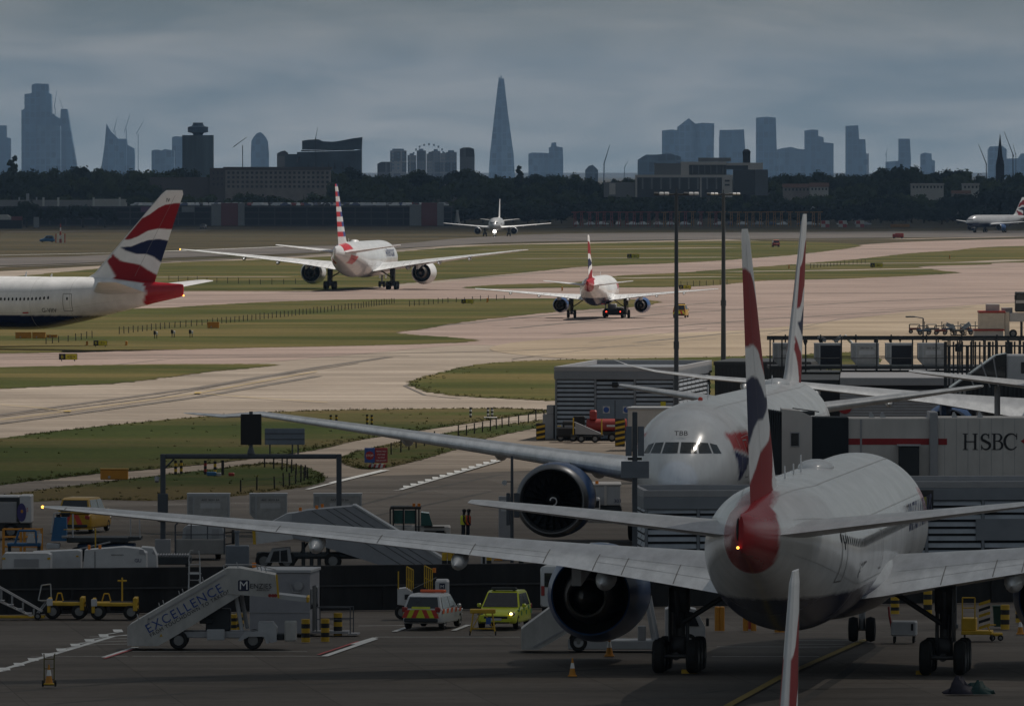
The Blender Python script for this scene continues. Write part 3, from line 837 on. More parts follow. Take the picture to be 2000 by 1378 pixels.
    for sx in (-1, 1):
        b = MB(); b.smooth = True; hw = .18*k+.03; wx = sx*(.30*k+.08)
        b.lathe([(-hw,.5*wr),(-hw*.9,.88*wr),(0,wr),(hw*.9,.88*wr),(hw,.5*wr)], 'x', 24, (wx, ny, wr), (True, True))
        b.build('wheel', M_TYRE, ng)
    for sx in (-1, 1):
        b = MB(); b.box(sx*.55*k-.02, sx*.55*k+.02, ny+.2, ny+2.2*k, zt-.95*k, zt, .01); b.build('gear_door', M_WHITECOWL, ng)
    # --- fin, finer grid so that the flag colours keep their edges
    FN = P['fin']; b = MB(); b.smooth = True; nz_, nc = (150, 70) if detail >= 2 else (46, 26)
    fcol = {'flag': fin_flag, 'flagblur': fin_flag, 'stripes': fin_stripes}.get(livery, fin_plain)
    z0, z1 = FN[0][0], FN[-1][0]
    cols, rings = [], []
    afs = airfoil(nc, 1.0, 0)
    for i in range(nz_+1):
        t = i/nz_; z = z0+(z1-z0)*t
        xle, c, tc = [lin([(s_[0], s_[q]) for s_ in FN], z) for q in (1, 2, 3)]
        # dorsal fillet
        if t < .12: xle -= 2.4*k*(1-t/.12)**2 * .8; c = lin([(s_[0], s_[1]+s_[2]) for s_ in FN], z) - xle
        ring = []
        for u, v in afs:
            ring.append((v*tc*c, xm-(xle+u*c), z)); tt = (z-FN[1][0])/(z1-FN[1][0])
            cs = [fcol(min(1, max(0, u+du)), min(1, max(0, tt+dt))) for du, dt in ((0,0),(.012,.004),(-.012,-.004),(.012,-.004),(-.012,.004))]
            cols.append([sum(c[i] for c in cs)/5 for i in range(3)])
        rings.append(ring)
    b.loft(rings)
    fin = b.build('fin', M_FIN, root)
    at_ = fin.data.attributes.new('Col', 'FLOAT_COLOR', 'POINT'); at_.data.foreach_set('color', [q for c in cols for q in (*c, 1)])
    # rudder hinge line
    if detail >= 2:
        for sx in (-1, 1):
            b = MB(); q = []
            for i in range(13):
                z = FN[1][0]+.05+(FN[2][0]-FN[1][0])*i/12*.98
                xle, c, tc = [lin([(s_[0], s_[j]) for s_ in FN], z) for j in (1, 2, 3)]
                u = .68; yt = 5*tc*(.2969*sqrt(u)-.126*u-.3516*u*u+.2843*u**3-.1036*u**4)
                q.append(Vector((sx*(yt*c+.012), xm-(xle+u*c), z)))
            for a_, b_ in zip(q[:-1], q[1:]): b.add([a_+Vector((0,.02,0)), b_+Vector((0,.02,0)), b_-Vector((0,.02,0)), a_-Vector((0,.02,0))], [(0,1,2,3)])
            b.build('rudder_gap', M_SEAM, fin)
    # --- flight deck windows
    def front_x(px, pz):
        lo, hi = 0.0, nose_end
        for _ in range(40):
            mid = (lo+hi)/2; z, w, h = prof(mid)
            if w > 0 and (px/w)**2 + ((pz-zc-z)/h)**2 > 1: lo = mid
            else: hi = mid
        return hi
    if detail >= 1:
        kk = k*1.0
        quads = [[(.06,.75),(.92,.72),(.80,1.42),(.06,1.44)],[(1.02,.72),(1.62,.70),(1.38,1.36),(.90,1.42)],[(1.70,.69),(2.05,.66),(1.80,1.22),(1.46,1.35)]]
        for side in (-1, 1):
            for qd in quads:
                g = []
                for i in range(7):
                    for j in range(7):
                        s_, t_ = i/6, j/6
                        a_ = Vector(qd[0]).lerp(Vector(qd[1]), s_); c_ = Vector(qd[3]).lerp(Vector(qd[2]), s_); p = a_.lerp(c_, t_)
                        X, Z = side*p.x*kk, zc + p.y*kk*(.72 if tname in ('narrow','small') else .80)
                        g.append((X, xm - front_x(X, Z) + .018, Z + .012))
                b = MB(); b.add(g, [(i*7+j, (i+1)*7+j, (i+1)*7+j+1, i*7+j+1) for i in range(6) for j in range(6)])
                o = b.build('cockpit_window', M_COCKPIT, root)
                if side < 0: o.data.flip_normals()
    # --- cabin windows and doors
    ww, wh = .26*max(.85, k), .40*max(.85, k)
    th0 = pi/2 - .16
    def cabin_window(side, x):
        g = []
        for i in range(8):
            a = 2*pi*i/8
            th = th0 - wh/2*sin(a)/prof(x)[2]
            p = S(x + ww/2*cos(a), th, .012); g.append((side*p.x, p.y, p.z))
        b = MB(); b.add(g, [tuple(range(8))]); o = b.build('window', M_WINDOW, root)
        if (o.data.polygons[0].normal.x > 0) != (side > 0): o.data.flip_normals()
        return o
    for side, x0, x1 in windows:
        n = int((x1-x0)/.533)
        first = None
        for i in range(n):
            x = x0 + i*.533
            if prof(x)[1] > .995*P['R'] and first is not None:
                o = first[0].copy(); COL.objects.link(o); o.parent = root; o.location = (0, -(x-first[1]), 0)
            else:
                o = cabin_window(side, x)
                if prof(x)[1] > .995*P['R']: first = (o, x)
    def door(side, x, w=1.1, h=1.95, zmid=.15):
        b = MB()
        def q(x_, z_):
            th = math.acos(max(-1, min(1, (z_-prof(x_)[0])/prof(x_)[2]))); p = S(x_, th, .014); return Vector((side*p.x, p.y, p.z))
        for (xa, za, xb, zb) in ((-w/2,-h/2,w/2,-h/2),(w/2,-h/2,w/2,h/2),(w/2,h/2,-w/2,h/2),(-w/2,h/2,-w/2,-h/2)):
            for i in range(8):
                t0, t1 = i/8, (i+1)/8; e = .035
                p0 = (xa+(xb-xa)*t0, za+(zb-za)*t0); p1 = (xa+(xb-xa)*t1, za+(zb-za)*t1)
                nx, nz2 = (e, 0) if xa == xb else (0, e)
                b.add([q(x+p0[0]-nx, zmid+p0[1]-nz2), q(x+p1[0]-nx, zmid+p1[1]-nz2), q(x+p1[0]+nx, zmid+p1[1]+nz2), q(x+p0[0]+nx, zmid+p0[1]+nz2)], [(0,1,2,3)])
        b.m = 1
        b.add([q(x-.1, zmid+.28), q(x+.1, zmid+.28), q(x+.1, zmid+.6), q(x-.1, zmid+.6)], [(0,1,2,3)])
        return b.build('cabin_door', [M_SEAM, M_WINDOW], root)
    if detail >= 2 and tname.startswith('wide'):
        b = MB()
        for xs_ in [6.0, 9.2] + [13.5+5.2*i for i in range(int((L-18)/5.2))]:
            for j in range(60):
                a0, a1 = 2*pi*j/60, 2*pi*(j+1)/60
                b.add([S(xs_-.016, a0, .010), S(xs_+.016, a0, .010), S(xs_+.016, a1, .010), S(xs_-.016, a1, .010)], [(0,1,2,3)])
        for th in (.42, -.42, 1.12, -1.12, 1.95, -1.95):
            for j in range(60):
                x0, x1 = 7+(L-14)*j/60, 7+(L-14)*(j+1)/60
                b.add([S(x0, th-.004, .010), S(x1, th-.004, .010), S(x1, th+.004, .010), S(x0, th+.004, .010)], [(0,1,2,3)])
        b.build('skin_seams', M_SKINSEAM, root)
    return root, dict(S=S, prof=prof, door=door, P=P, front_x=front_x, xm=xm, zc=zc, L=L)

def yaw(px_main, k_main):      # helper: depth and lateral position from the size on the picture
    Y = F/k_main; return Y

def mark(parent, name, m, pts):
    b = MB(); b.add(pts, [tuple(range(len(pts)))]); return b.build(name, m, parent)
def antenna(parent, ctx, x, h=.5, w=.28, name='antenna'):
    p = ctx['S'](x, 0); b = MB()
    b.prism([(p.y, p.z-.05),(p.y-w, p.z-.05),(p.y-w*1.2, p.z+h),(p.y-w*.8, p.z+h)], -.025, .025, 'x'); return b.build(name, M_WHITECOWL, parent)
def hump(parent, ctx, x, ln, name='radome_hump'):
    p = ctx['S'](x, 0); b = MB(); b.ell((0, p.y, p.z-.02), .75, ln/2, .34, 20, 10); return b.build(name, M_WHITECOWL, parent)
def belly_lamp(parent, pos, m, r=.16, name='lamp'):
    b = MB(); b.ell(pos, r, r, r, 12, 8); return b.build(name, m, parent)

# 1. the jet in the foreground, seen from behind
Rz = lambda deg: -radians(deg)
jet, cx = airliner('passenger_jet', 'nearest white jet parked tail towards us with red tail cone and blue belly', 'wide200', (12.35, 400, 0), Rz(6.6), 'flag', 'parked jets', windows=((1, 10.5, 50.5),))
cx['door'](1, 49.2); cx['door'](1, 34.5, zmid=.1); cx['door'](1, 18, zmid=.1)
hump(jet, cx, 30, 3.6); antenna(jet, cx, 37, .7); antenna(jet, cx, 40.5, .45); antenna(jet, cx, 44.5, .5)
belly_lamp(jet, (0, cx['xm']-28.3, cx['zc']+3.2), M_BEACON, .13, 'beacon')
belly_lamp(jet, (-.12, cx['xm']-63.78, cx['zc']+1.05), M_LAMP_Y, .055, 'tail_light')
belly_lamp(jet, (-30.5, cx['xm']-41.2, 7.0), M_LAMP_Y, .06, 'wing_tip_light')
b = MB(); b.ell((-.13, cx['xm']-63.45, cx['zc']+1.7), .09, .28, .48, 12, 8); b.build('exhaust_outlet', M_DUCT, jet)
M_AIRL = [('BRITISH', 2.0)]
def fus_text(parent, ctx, s, x, th, size, side, m, align='LEFT', name='lettering'):
    S = ctx['S']; p = S(x, th, .015); q = S(x, th-.05, .015)
    up = (q-p).normalized(); p.x *= side; up.x *= side
    return text(name, s, size, m, parent, frame(p, (0, side, 0), up), align, ext=.002)
fus_text(jet, cx, 'G-VIIO', 45.2, pi/2+.32, .95, 1, M_BLACKTXT, name='registration')
fus_text(jet, cx, 'BRITISH AIRWAYS', 13, pi/2-.02, 1.7, 1, M_NAVYTXT, 'CENTER')

# 2. the jet facing us at the jetty
jet2, c2 = airliner('passenger_jet', 'white jet facing us nose first beside the jetty, dark blue engine under its wing', 'wide300', (0, 0, 0), 0, 'flag', 'parked jets', windows=((1, 10.5, 16),))
NOSE2 = at(1321, 915, 506)
hd2 = radians(7.0)     # heading towards the camera, tail further right
jet2.rotation_euler.z = pi - hd2
jet2.location = (NOSE2.x + sin(hd2)*c2['xm'], 506 + cos(hd2)*c2['xm'], 0)
for sd in (1, -1): c2['door'](sd, 7.6)
antenna(jet2, c2, 16, .75); antenna(jet2, c2, 52, .5)
belly_lamp(jet2, (0, c2['xm']-12.2, c2['zc']+3.15), M_BEACON, .13, 'beacon')
hump(jet2, c2, 55, 3.2)
p = (0, c2['xm']-c2['front_x'](.0, c2['zc']+1.55)+.03, c2['zc']+1.5)
text('lettering', 'TBB', .42, M_BLACKTXT, jet2, frame((0, c2['xm']-2.25, c2['zc']+1.50), (-1,0,0), (0,-.62,.78)), 'CENTER')

# 3. jet beyond it, facing away, only its near wing and tailplane in the picture
jet3, c3 = airliner('passenger_jet', 'jet beyond the jetty of which only an upswept wing and a tailplane show', 'dream', (0, 0, 0), 0, 'flag', 'parked jets', detail=1)
hd3 = radians(5.0)
jet3.rotation_euler.z = -hd3
jet3.location = (at(2102, 700, 652).x, 652, 0)

# 4. taxiing twin with striped fin
jet4, c4 = airliner('passenger_jet', 'silver jet with red, white and blue striped fin taxiing away', 'wide200', (-26.3, 1698, 0), Rz(7.2), 'stripes', 'taxiing jets', cowl=M_WHITECOWL, wingcol=((.72,.73,.74),(.60,.61,.62)), detail=2)
hump(jet4, c4, 40, 3.0); antenna(jet4, c4, 47, .6)
belly_lamp(jet4, (-30.5, c4['xm']-41.2, 7.0), M_LAMP_Y, .12, 'wing_tip_light')
fus_text(jet4, c4, 'American', 17, pi/2-.1, 2.8, 1, M_NAVYTXT, 'CENTER')

# 5. short haul jet under tow
jet5, c5 = airliner('passenger_jet', 'short white jet with red tail cone being pushed by a tug on the taxiway', 'narrow', (12.15, 1366, 0), Rz(5.0), 'flag', 'taxiing jets', wingcol=((.74,.75,.76),(.66,.67,.68)))
antenna(jet5, c5, 14, .5)
# 6. landing head on
jet6, c6 = airliner('passenger_jet', 'small grey jet far off facing us with a bright nose lamp', 'small', (-4.8, 3080, 0), pi - radians(3), 'grey', 'taxiing jets', cowl=M_GREYCOWL, detail=1, wingcol=((.7,.7,.71),(.62,.62,.63)))
belly_lamp(jet6, (0, c6['xm']-4.4, 1.55), M_LAMP_W, .42, 'nose_lamp')
# 7. departing at the far right
jet7, c7 = airliner('passenger_jet', 'white jet with blue belly far off at the right edge behind hot air', 'small', (0, 0, 0), 0, 'flagblur', 'taxiing jets', detail=1)
p7 = at(1888, 432, 3250); hd7 = radians(55); jet7.rotation_euler.z = radians(90) + hd7
jet7.location = (p7.x + cos(hd7)*17.7, 3250 + sin(hd7)*17.7, 0)
# 8. tail end at the left edge
jet8, c8 = airliner('passenger_jet', 'white jet at the left edge with a large red, white and blue fin', 'wide200', (0, 0, 0), 0, 'flag', 'parked jets', windows=((-1, 37.0, 47.9),))
hd8 = radians(30)
jet8.rotation_euler.z = radians(90) - hd8       # nose to the left and away
T8 = at(358, 571, 1118)
nd = Vector((-cos(hd8), sin(hd8), 0))
jet8.location = (T8.x + nd.x*(c8['L']-c8['xm']), 1118 + nd.y*(c8['L']-c8['xm']), 0)
c8['door'](-1, 49.6)
antenna(jet8, c8, 42, .55); antenna(jet8, c8, 45.5, .35)
fus_text(jet8, c8, 'G-VIIV', 46.2, pi/2+.40, .75, -1, M_BLACKTXT, name='registration')
mark(jet8, 'cargo_hatch_mark', M_REDTXT, [Vector((-1, 1, 1))*0 + Vector((-c8['S'](x, t, .02).x, c8['S'](x, t, .02).y, c8['S'](x, t, .02).z)) for x, t in ((43.6,pi/2+.40),(44.4,pi/2+.40),(44.4,pi/2+.34),(43.6,pi/2+.34))])
belly_lamp(jet8, (-.1, c8['xm']-63.8, c8['zc']+1.0), M_LAMP_Y, .09, 'tail_light')
FN8 = TYPES['wide200']['fin']
text('lettering', 'IV', .62, M_BLACKTXT, jet8, frame((-.18, c8['xm']-61.5, 17.05), (0,-1,0), (0,0,1)))
# 9. fin tip in the very foreground
jet9, c9 = airliner('passenger_jet', 'closest jet of which only a thin white and red fin tip shows', 'narrow', (0, 0, 0), 0, 'flag', 'parked jets', detail=2)
p9 = at(1557, 1112, 216)
hd9 = radians(6)
jet9.rotation_euler.z = pi - hd9
jet9.location = (p9.x - sin(hd9)*(36.2-17.7), 216 - cos(hd9)*(36.2-17.7), 0)
# ------------------------------------------------------------------ buildings and fixed structures
M_CLAD = mat('grey_cladding', (.21,.23,.26), .5, .2, var=.10, scale=.8)
M_LOUVRE = mat('louvre_metal', (.36,.39,.43), .5, .3, var=.15, scale=1.2)
M_DARKGAP = mat('dark_recess', (.022,.023,.026), .9)
M_DARKMETAL = mat('dark_steel', (.035,.04,.045), .6, .2)
M_MASTM = mat('mast_steel', (.075,.085,.10), .55, .2)
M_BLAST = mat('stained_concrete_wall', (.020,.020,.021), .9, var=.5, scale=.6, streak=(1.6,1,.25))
M_BEIGE = mat('beige_panel', (.56,.53,.50), .6, var=.10, scale=.9, streak=(1,1,.4))
M_GREYP = mat('grey_panel', (.33,.33,.345), .6, var=.08)
M_LTGREY = mat('light_grey_panel', (.42,.43,.45), .5, var=.08)
M_WHITEP = mat('white_panel', (.52,.52,.53), .45, var=.10, scale=2)
M_BELLOW = mat('bellows_fabric', (.028,.035,.042), .8)
M_REDS = mat('red_stripe_paint', (.30,.012,.015), .5)
M_BLUES = mat('blue_sign', (.03,.09,.33), .5)
M_YEL = mat('yellow_paint', (.55,.34,.02), .5, var=.15)
M_YELB = mat('bright_yellow_sign', (.52,.46,.02), .5)
M_BLK = mat('black_paint', (.014,.014,.015), .6)
M_ORANGE = mat('orange_plastic', (.52,.22,.02), .6)
M_AMBER = mat('amber_beacon', (.75,.22,.02), .3)
M_ALU = mat('bare_aluminium', (.42,.43,.45), .4, .7)
M_GLASS = mat('dark_glass', (.018,.022,.028), .08, coat=.5)
M_GLASSG = mat('green_glass', (.03,.10,.09), .1, coat=.4)
M_REDP = mat('red_paint', (.30,.03,.025), .45, var=.15)
M_BLUEP = mat('blue_paint', (.02,.11,.25), .5, var=.15)

def pane(b, x0, x1, y0, z0, z1): b.box(x0, x1, y0-.02, y0+.02, z0, z1)
def corrugated(name, label, p0, ang, w, d, h, bays, louv=.34, door=None, parent_cat='building', side=True, fascia=.75):
    """louvred service building; p0 front left corner, front face along local +x"""
    root = thing(name, label, parent_cat, (p0.x, p0.y, 0), ang)
    b = MB(); b.box(0, w, 0, d, 0, h-fascia); b.build('wall', M_DARKGAP, root)
    b = MB(); b.box(-.14, w+.14, -.16, d+.14, h-fascia, h-.12, .03); b.build('fascia', M_CLAD, root)
    b = MB()
    b.box(-.14, w+.14, -.16, .12, h-.118, h+.22, .02); b.box(-.14, w+.14, d-.12, d+.14, h-.118, h+.22, .02)
    b.box(-.14, .12, .122, d-.122, h-.118, h+.22, .02); b.box(w-.12, w+.14, .122, d-.122, h-.118, h+.22, .02)
    b.build('parapet', M_GREYP, root)
    b = MB()
    for i in range(bays+1):
        x = w*i/bays; b.box(x-.07, x+.07, -.13, .05, 0, h-fascia)
    b.build('mullion', M_CLAD, root)
    for i in range(bays):
        x0, x1 = w*i/bays+.09, w*(i+1)/bays-.09
        zlo = .25
        if door is not None and i == door:
            dr = MB(); dr.box(x0, x1, -.06, .02, .05, 3.1); dr.build('door', M_GREYB, root)
            hd = MB(); hd.box((x0+x1)/2-.02, (x0+x1)/2+.02, -.08, -.05, .05, 3.0); hd.build('door_gap', M_DARKGAP, root)
            zlo = 3.2
        lb = MB(); z = zlo
        while z < h-fascia-.12:
            lb.add([(x0,-.10,z),(x1,-.10,z),(x1,-.01,z+louv*.62),(x0,-.01,z+louv*.62),(x0,.0,z),(x1,.0,z)], [(0,1,2,3),(0,4,5,1)]); z += louv
        lb.build('louvre_panel', M_LOUVRE, root)
    if side:
        for xs, sg in ((0, -1), (w, 1)):
            lb = MB(); z = .3
            while z < h-fascia-.12:
                for j in range(int(d/3)):
                    y0, y1 = j*3+.1, j*3+2.85
                    lb.add([(xs+sg*.10,y0,z),(xs+sg*.10,y1,z),(xs+sg*.01,y1,z+louv*.62),(xs+sg*.01,y0,z+louv*.62)], [(0,1,2,3)])
                z += louv
            lb.build('side_louvres', M_LOUVRE, root)
    return root
M_GREYB = mat('blue_grey_door', (.17,.215,.27), .5, var=.08)
AIR = radians(-7)
c = gd(1086, 857)
b1 = corrugated('service_building', 'low louvred grey building with double door beside the far taxiway', c, AIR, 9.15, 27, 5.35, 3, door=1)
for x in (3.9, 5.45):
    b = MB(); b.box(x-.27, x+.27, -.085, -.062, 2.0, 2.54); s_ = b.build('door_sign', M_WHITEP, b1)
    b = MB(); b.cyl((x, -.1, 2.27), (x, -.084, 2.27), .22, n=20); b.build('blue_disc', M_BLUES, s_)
b = MB(); b.box(4.35,4.8,-.2,-.1,4.0,4.4,.03); b.box(4.45,4.7,-.42,-.2,4.1,4.3,.03); b.build('wall_lamp', M_DARKMETAL, b1)
b = MB(); b.box(-1.05,-.2,.1,1.3,0,1.9,.04); b.box(-.75,-.2,.15,1.2,1.9,2.6,.04); b.build('meter_cabinet', M_GREYP, b1)
b = MB(); b.box(8.1,8.5,-.12,-.09,2.4,2.9); b.build('warning_sign', M_YELB, b1)
# extension in front of it
e1 = thing('equipment_hut', 'plain beige hut standing against the louvred building behind the white nose', 'hut', gd(1226, 878), AIR)
b = MB(); b.box(0, 3.4, 0, 4, 0, 3.0, .03); b.build('wall', M_BEIGE, e1)
b = MB(); b.box(-.1, 3.5, -.1, 4.1, 3.0, 3.14, .02); b.build('roof', M_LTGREY, e1)
b = MB(); b.box(1.8, 2.6, -.03, 0, 1.9, 2.0); b.build('nameplate', M_BLACKTXT, e1)

# near louvred building behind the foreground jet
c = at(1262, 1117, 497)
bL = corrugated('stand_building', 'shorter louvred grey building below the white nose', Vector((c.x, 497, 0)), radians(3), 8, 9, 4.08, 3, louv=.36)
b2 = corrugated('stand_building', 'longer louvred grey building right of the foreground jet', Vector((at(1590,1117,498).x, 498, 0)), radians(3), 26, 9, 4.5, 9, louv=.36)
b = MB(); b.box(8.3,10.8,-.14,-.11,1.7,2.8); b.build('vent_cover', M_CLAD, b2)
b = MB(); b.box(8.9,9.4,-.3,-.14,3.15,3.5,.03); b.build('wall_lamp', M_DARKMETAL, b2)
sb = thing('stand_number_board', 'black board with a yellow figure one on the louvred building', 'sign', (at(1806, 985, 496).x, 496, 0))
zb = at(1806, 985, 496).z
b = MB(); b.box(-.45,.45,0,.12,zb-.6,zb+.75,.02); b.cyl((-.3,.12,zb),(-.3,2.6,zb-.2),.05); b.build('board', M_BLK, sb)
text('numeral', '1', 1.25, M_YELB, sb, frame((-.28,-.012,zb-.45),(1,0,0),(0,0,1)))

# dark cladded block and roof top rack
d0 = at(1396, 860, 772)
dk = thing('dark_block', 'black clad block behind the two white jets', 'building', (d0.x, 772, 0), AIR)
b = MB(); b.box(0, 7.6, 0, 14, 0, 5.2); b.build('wall', M_DARKMETAL, dk)
b = MB()
for i in range(26): b.box(.1+i*.29, .25+i*.29, -.07, 0, .1, 5.0)
b.build('vertical_cladding', M_DARKMETAL, dk)
b = MB(); b.box(-.1,7.7,-.1,14.1,5.2,5.5,.03); b.build('roof_edge', M_DARKMETAL, dk)
y3 = 686
x0 = at(1560, 800, y3).x
b3 = thing('rack_building', 'dark two storey store with grey fascia and a red no entry sign', 'building', (x0, y3, 0), AIR*.3)
b = MB(); b.box(0, 34, 0, 34, 0, 5.5); b.build('wall', M_DARKGAP, b3)
b = MB(); b.box(2.9, 34, -.10, 34.1, 5.5, 6.05, .03); b.build('fascia', M_GREYP, b3)
b = MB(); z = .2
while z < 5.2:
    b.add([(2.9,-.05,z),(12,-.05,z),(12,-.005,z+.1),(2.9,-.005,z+.1),(12,-.05,z+.2),(2.9,-.05,z+.2)], [(0,1,2,3),(3,2,4,5)]); z += .2
b.build('ribbed_wall', M_GREYP, b3)
b = MB(); b.box(0, 2.85, -.1, 34, 5.5, 5.9, .03); b.build('lintel', M_DARKMETAL, b3)
ne = MB(); ne.cyl((3.25,-.12,4.0),(3.25,-.06,4.0),.50,n=24); nes = ne.build('no_entry_sign', M_REDS, b3)
b = MB(); b.box(2.9,3.6,-.135,-.118,3.92,4.08); b.build('bar', M_WHITETXT, nes)
# roof rack of cargo containers
ry = 706; rx0 = at(1502, 700, ry).x
rk = thing('storage_rack', 'dark steel rack of slim posts on the store roof holding cargo containers', 'rack', (rx0, ry, 6.05))
b = MB(); b.box(0, 26, -1.2, 6, .2, .42); b.build('deck', M_DARKMETAL, rk)
for i in range(60):
    x = .05 + i*.43; row = i % 2
    if 1.2 < x < 12.0 and i % 3: continue
    b = MB(); b.cyl((x, (-1.1, 5.5)[row], -.0), (x, (-1.1, 5.5)[row], 2.35 + .25*(i % 3 == 0)), .055, n=6); b.build('post', M_DARKMETAL, rk)
b = MB()
for z in (1.0, 2.3): b.tube([(0,5.5,z),(26,5.5,z)], .04); b.tube([(12.5,-1.1,z),(26,-1.1,z)], .035)
b.tube([(0,-1.1,1.0),(12.5,-1.1,1.0)], .03)
b.box(0, 26, 5.9, 6.05, 2.2, 2.5); b.build('rail', M_DARKMETAL, rk)
M_ULD = mat('container_aluminium', (.34,.345,.35), .45, .5, var=.22, scale=2.5)
M_CURT = mat('container_curtain', (.02,.024,.035), .7)
M_SKIN2 = mat('container_sheet', (.40,.395,.39), .5, .2, var=.2, scale=2)
def uld(label, loc, rz, front='sheet', txt='AKE 18501 BA', group='cargo containers', w=2.0, detail=True):
    r = thing('cargo_container', label, 'container', loc, rz, group)
    b = MB(); b.prism([(-w/2+.45,0),(w/2,0),(w/2,1.6),(-w/2,1.6),(-w/2,.5)], 0, 1.5, 'y'); b.build('shell', M_ULD, r)
    b = MB(); pol = [(-w/2+.42,.12),(w/2-.12,.12),(w/2-.12,1.48),(-w/2+.42,1.48)]
    b.prism(pol, -.03, 0, 'y'); b.build('front_panel', M_CURT if front == 'dark' else M_SKIN2, r)
    b = MB()
    for (xa, xb, za, zb_) in ((-w/2,w/2,1.5,1.6),(w/2-.09,w/2,0,1.5),(-w/2+.33,-w/2+.42,0.1,1.5),(-w/2,-w/2+.08,.5,1.5)): b.box(xa, xb, -.05, -.032, za, zb_)
    b.build('edge_frame', M_ALU, r)
    b = MB(); b.box(-w/2-.02, w/2+.02, -.02, 1.52, 1.6, 1.66); b.build('roof', M_LTGREY, r)
    if front != 'dark' and txt:
        text('lettering', txt, .17, M_BLACKTXT, r, frame((.13, -.034, 1.24), (1,0,0), (0,0,1)), 'CENTER')
        b = MB(); b.box(-.45,.7,-.036,-.031,.82,1.12); b.build('paper_label', M_WHITEP, r)
    return r
LD = [(1537,'sheet','grey container leftmost on the roof rack, partly behind the fin'),(1618,'dark','container with black curtain second along the roof rack'),(1690,'sheet','grey container in the middle of the roof rack'),(1757,'dark','container with black curtain fourth along the roof rack'),(1820,'sheet','grey container at the right end of the roof rack')]
for px, fr, lb in LD:
    p = at(px, 717, 705.3); uld(lb, (p.x, 705.6, 6.471), 0, fr, 'AKE 1841 BA' if fr == 'sheet' else '')
# poles with cameras on the store roof
def cctv(label, px, h, yy, kk=1.0):
    p = at(px, 660, yy); r = thing('camera_pole', label, 'camera pole', (p.x, yy, 6.051), 0, 'camera poles')
    b = MB(); b.cyl((-.08,0,0),(-.08,0,h*.78),.045); b.cyl((.08,0,0),(.08,0,h*.78),.045); b.box(-.25,.25,-.1,.1,h*.42,h*.60,.05); b.tube([(-.55,0,h*.95),(-.55,0,h*.80),(.55,0,h*.80),(.55,0,h*.95)], .04); b.build('pole', M_DARKMETAL, r)
    for sx, ang in ((-1, 15), (1, -25)):
        b = MB(); b.T = Matrix.Translation((sx*.6,0,h*1.0)) @ Matrix.Rotation(radians(ang*1.4), 4, 'Y'); b.box(-.34,.34,-.14,.14,-.12,.14,.04); b.box(-.40,.36,-.17,.17,.14,.18,.02); b.T = None
        b.build('camera_head', M_LTGREY, r)
    return r
cctv('twin camera pole on the store roof beside the far fin', 1621, 2.25, 712)
cctv('twin camera pole on the store roof near the cream cabin', 1872, 3.2, 712)
def small_lamp(label, px, h, yy=712):
    p = at(px, 660, yy); r = thing('roof_lamp', label, 'lamp', (p.x, yy, 6.051), 0, 'roof lamps')
    b = MB(); b.cyl((0,0,0),(0,0,h),.04); b.build('pole', M_DARKMETAL, r)
    b = MB(); b.box(-.16,.16,-.16,.16,h,h+.2,.05); b.cyl((0,0,h-.18),(0,0,h),.07,.13); b.build('lamp_head', M_DARKMETAL, r)
for px, h, w in ((1573,1.9,'first from the left, close to the fin'),(1603,2.0,'just left of the first camera pole'),(1711,1.9,'alone above the middle container'),(1739,2.1,'left one of a close pair'),(1758,2.2,'right one of a close pair')):
    small_lamp('small square lamp on the store roof, ' + w, px, h+.1)
sl = gd(1803, 672); slt = thing('street_lamp', 'grey street lamp with one arm in front of the trolley row', 'street lamp', (at(1803,660,880).x, 880, 0))
b = MB(); b.cyl((0,0,0),(0,0,7.3),.11,.07); b.cyl((0,0,7.3),(-.9,0,7.45),.05); b.build('pole', M_MASTM, slt)
b = MB(); b.box(-1.6,-.7,-.14,.14,7.36,7.5,.05); b.build('lamp_head', M_MASTM, slt)

# flood light masts
def mast(label, px, Y, ztop, r0, r1, sc_):
    p = at(px, 600, Y); r = thing('flood_light_mast', label, 'light mast', (p.x, Y, 0), 0, 'flood light masts')
    b = MB(); n = 6
    for i in range(n):
        a, c_ = i/n, (i+1)/n
        b.cyl((0,0,ztop*a),(0,0,ztop*c_), r0+(r1-r0)*a, r0+(r1-r0)*c_, 14, False)
    b.cyl((0,0,ztop),(0,0,ztop+.35),.05); b.cyl((0,0,0),(0,0,.3),r0*1.6,r0*1.5,14); b.cyl((0,0,ztop*.38),(0,0,ztop*.41),r0*1.05,n=14)
    b.build('pole', M_MASTM, r)
    b = MB(); b.tube([(-1.5*sc_,0,ztop-.12),(1.5*sc_,0,ztop-.12)], .07); b.build('cross_arm', M_DARKMETAL, r)
    for i in range(6):
        x = (-1.45+.38*i if i < 3 else .68+.38*(i-3))*sc_
        b = MB(); b.T = Matrix.Translation((x,-.1,ztop-.12)) @ Matrix.Rotation(radians(12), 4, 'X'); b.box(-.17,.17,-.28,.28,.0,.14,.03); b.T = None
        b.build('flood_lamp', M_WHITEP if i % 3 else M_DARKMETAL, r)
mast('nearer tall flood light mast in front of the louvred building', 1321, 733, 18.95, .20, .13, 1.05)
mast('farther tall flood light mast behind the black clad block', 1413, 985, 18.35, .27, .16, 1.05)

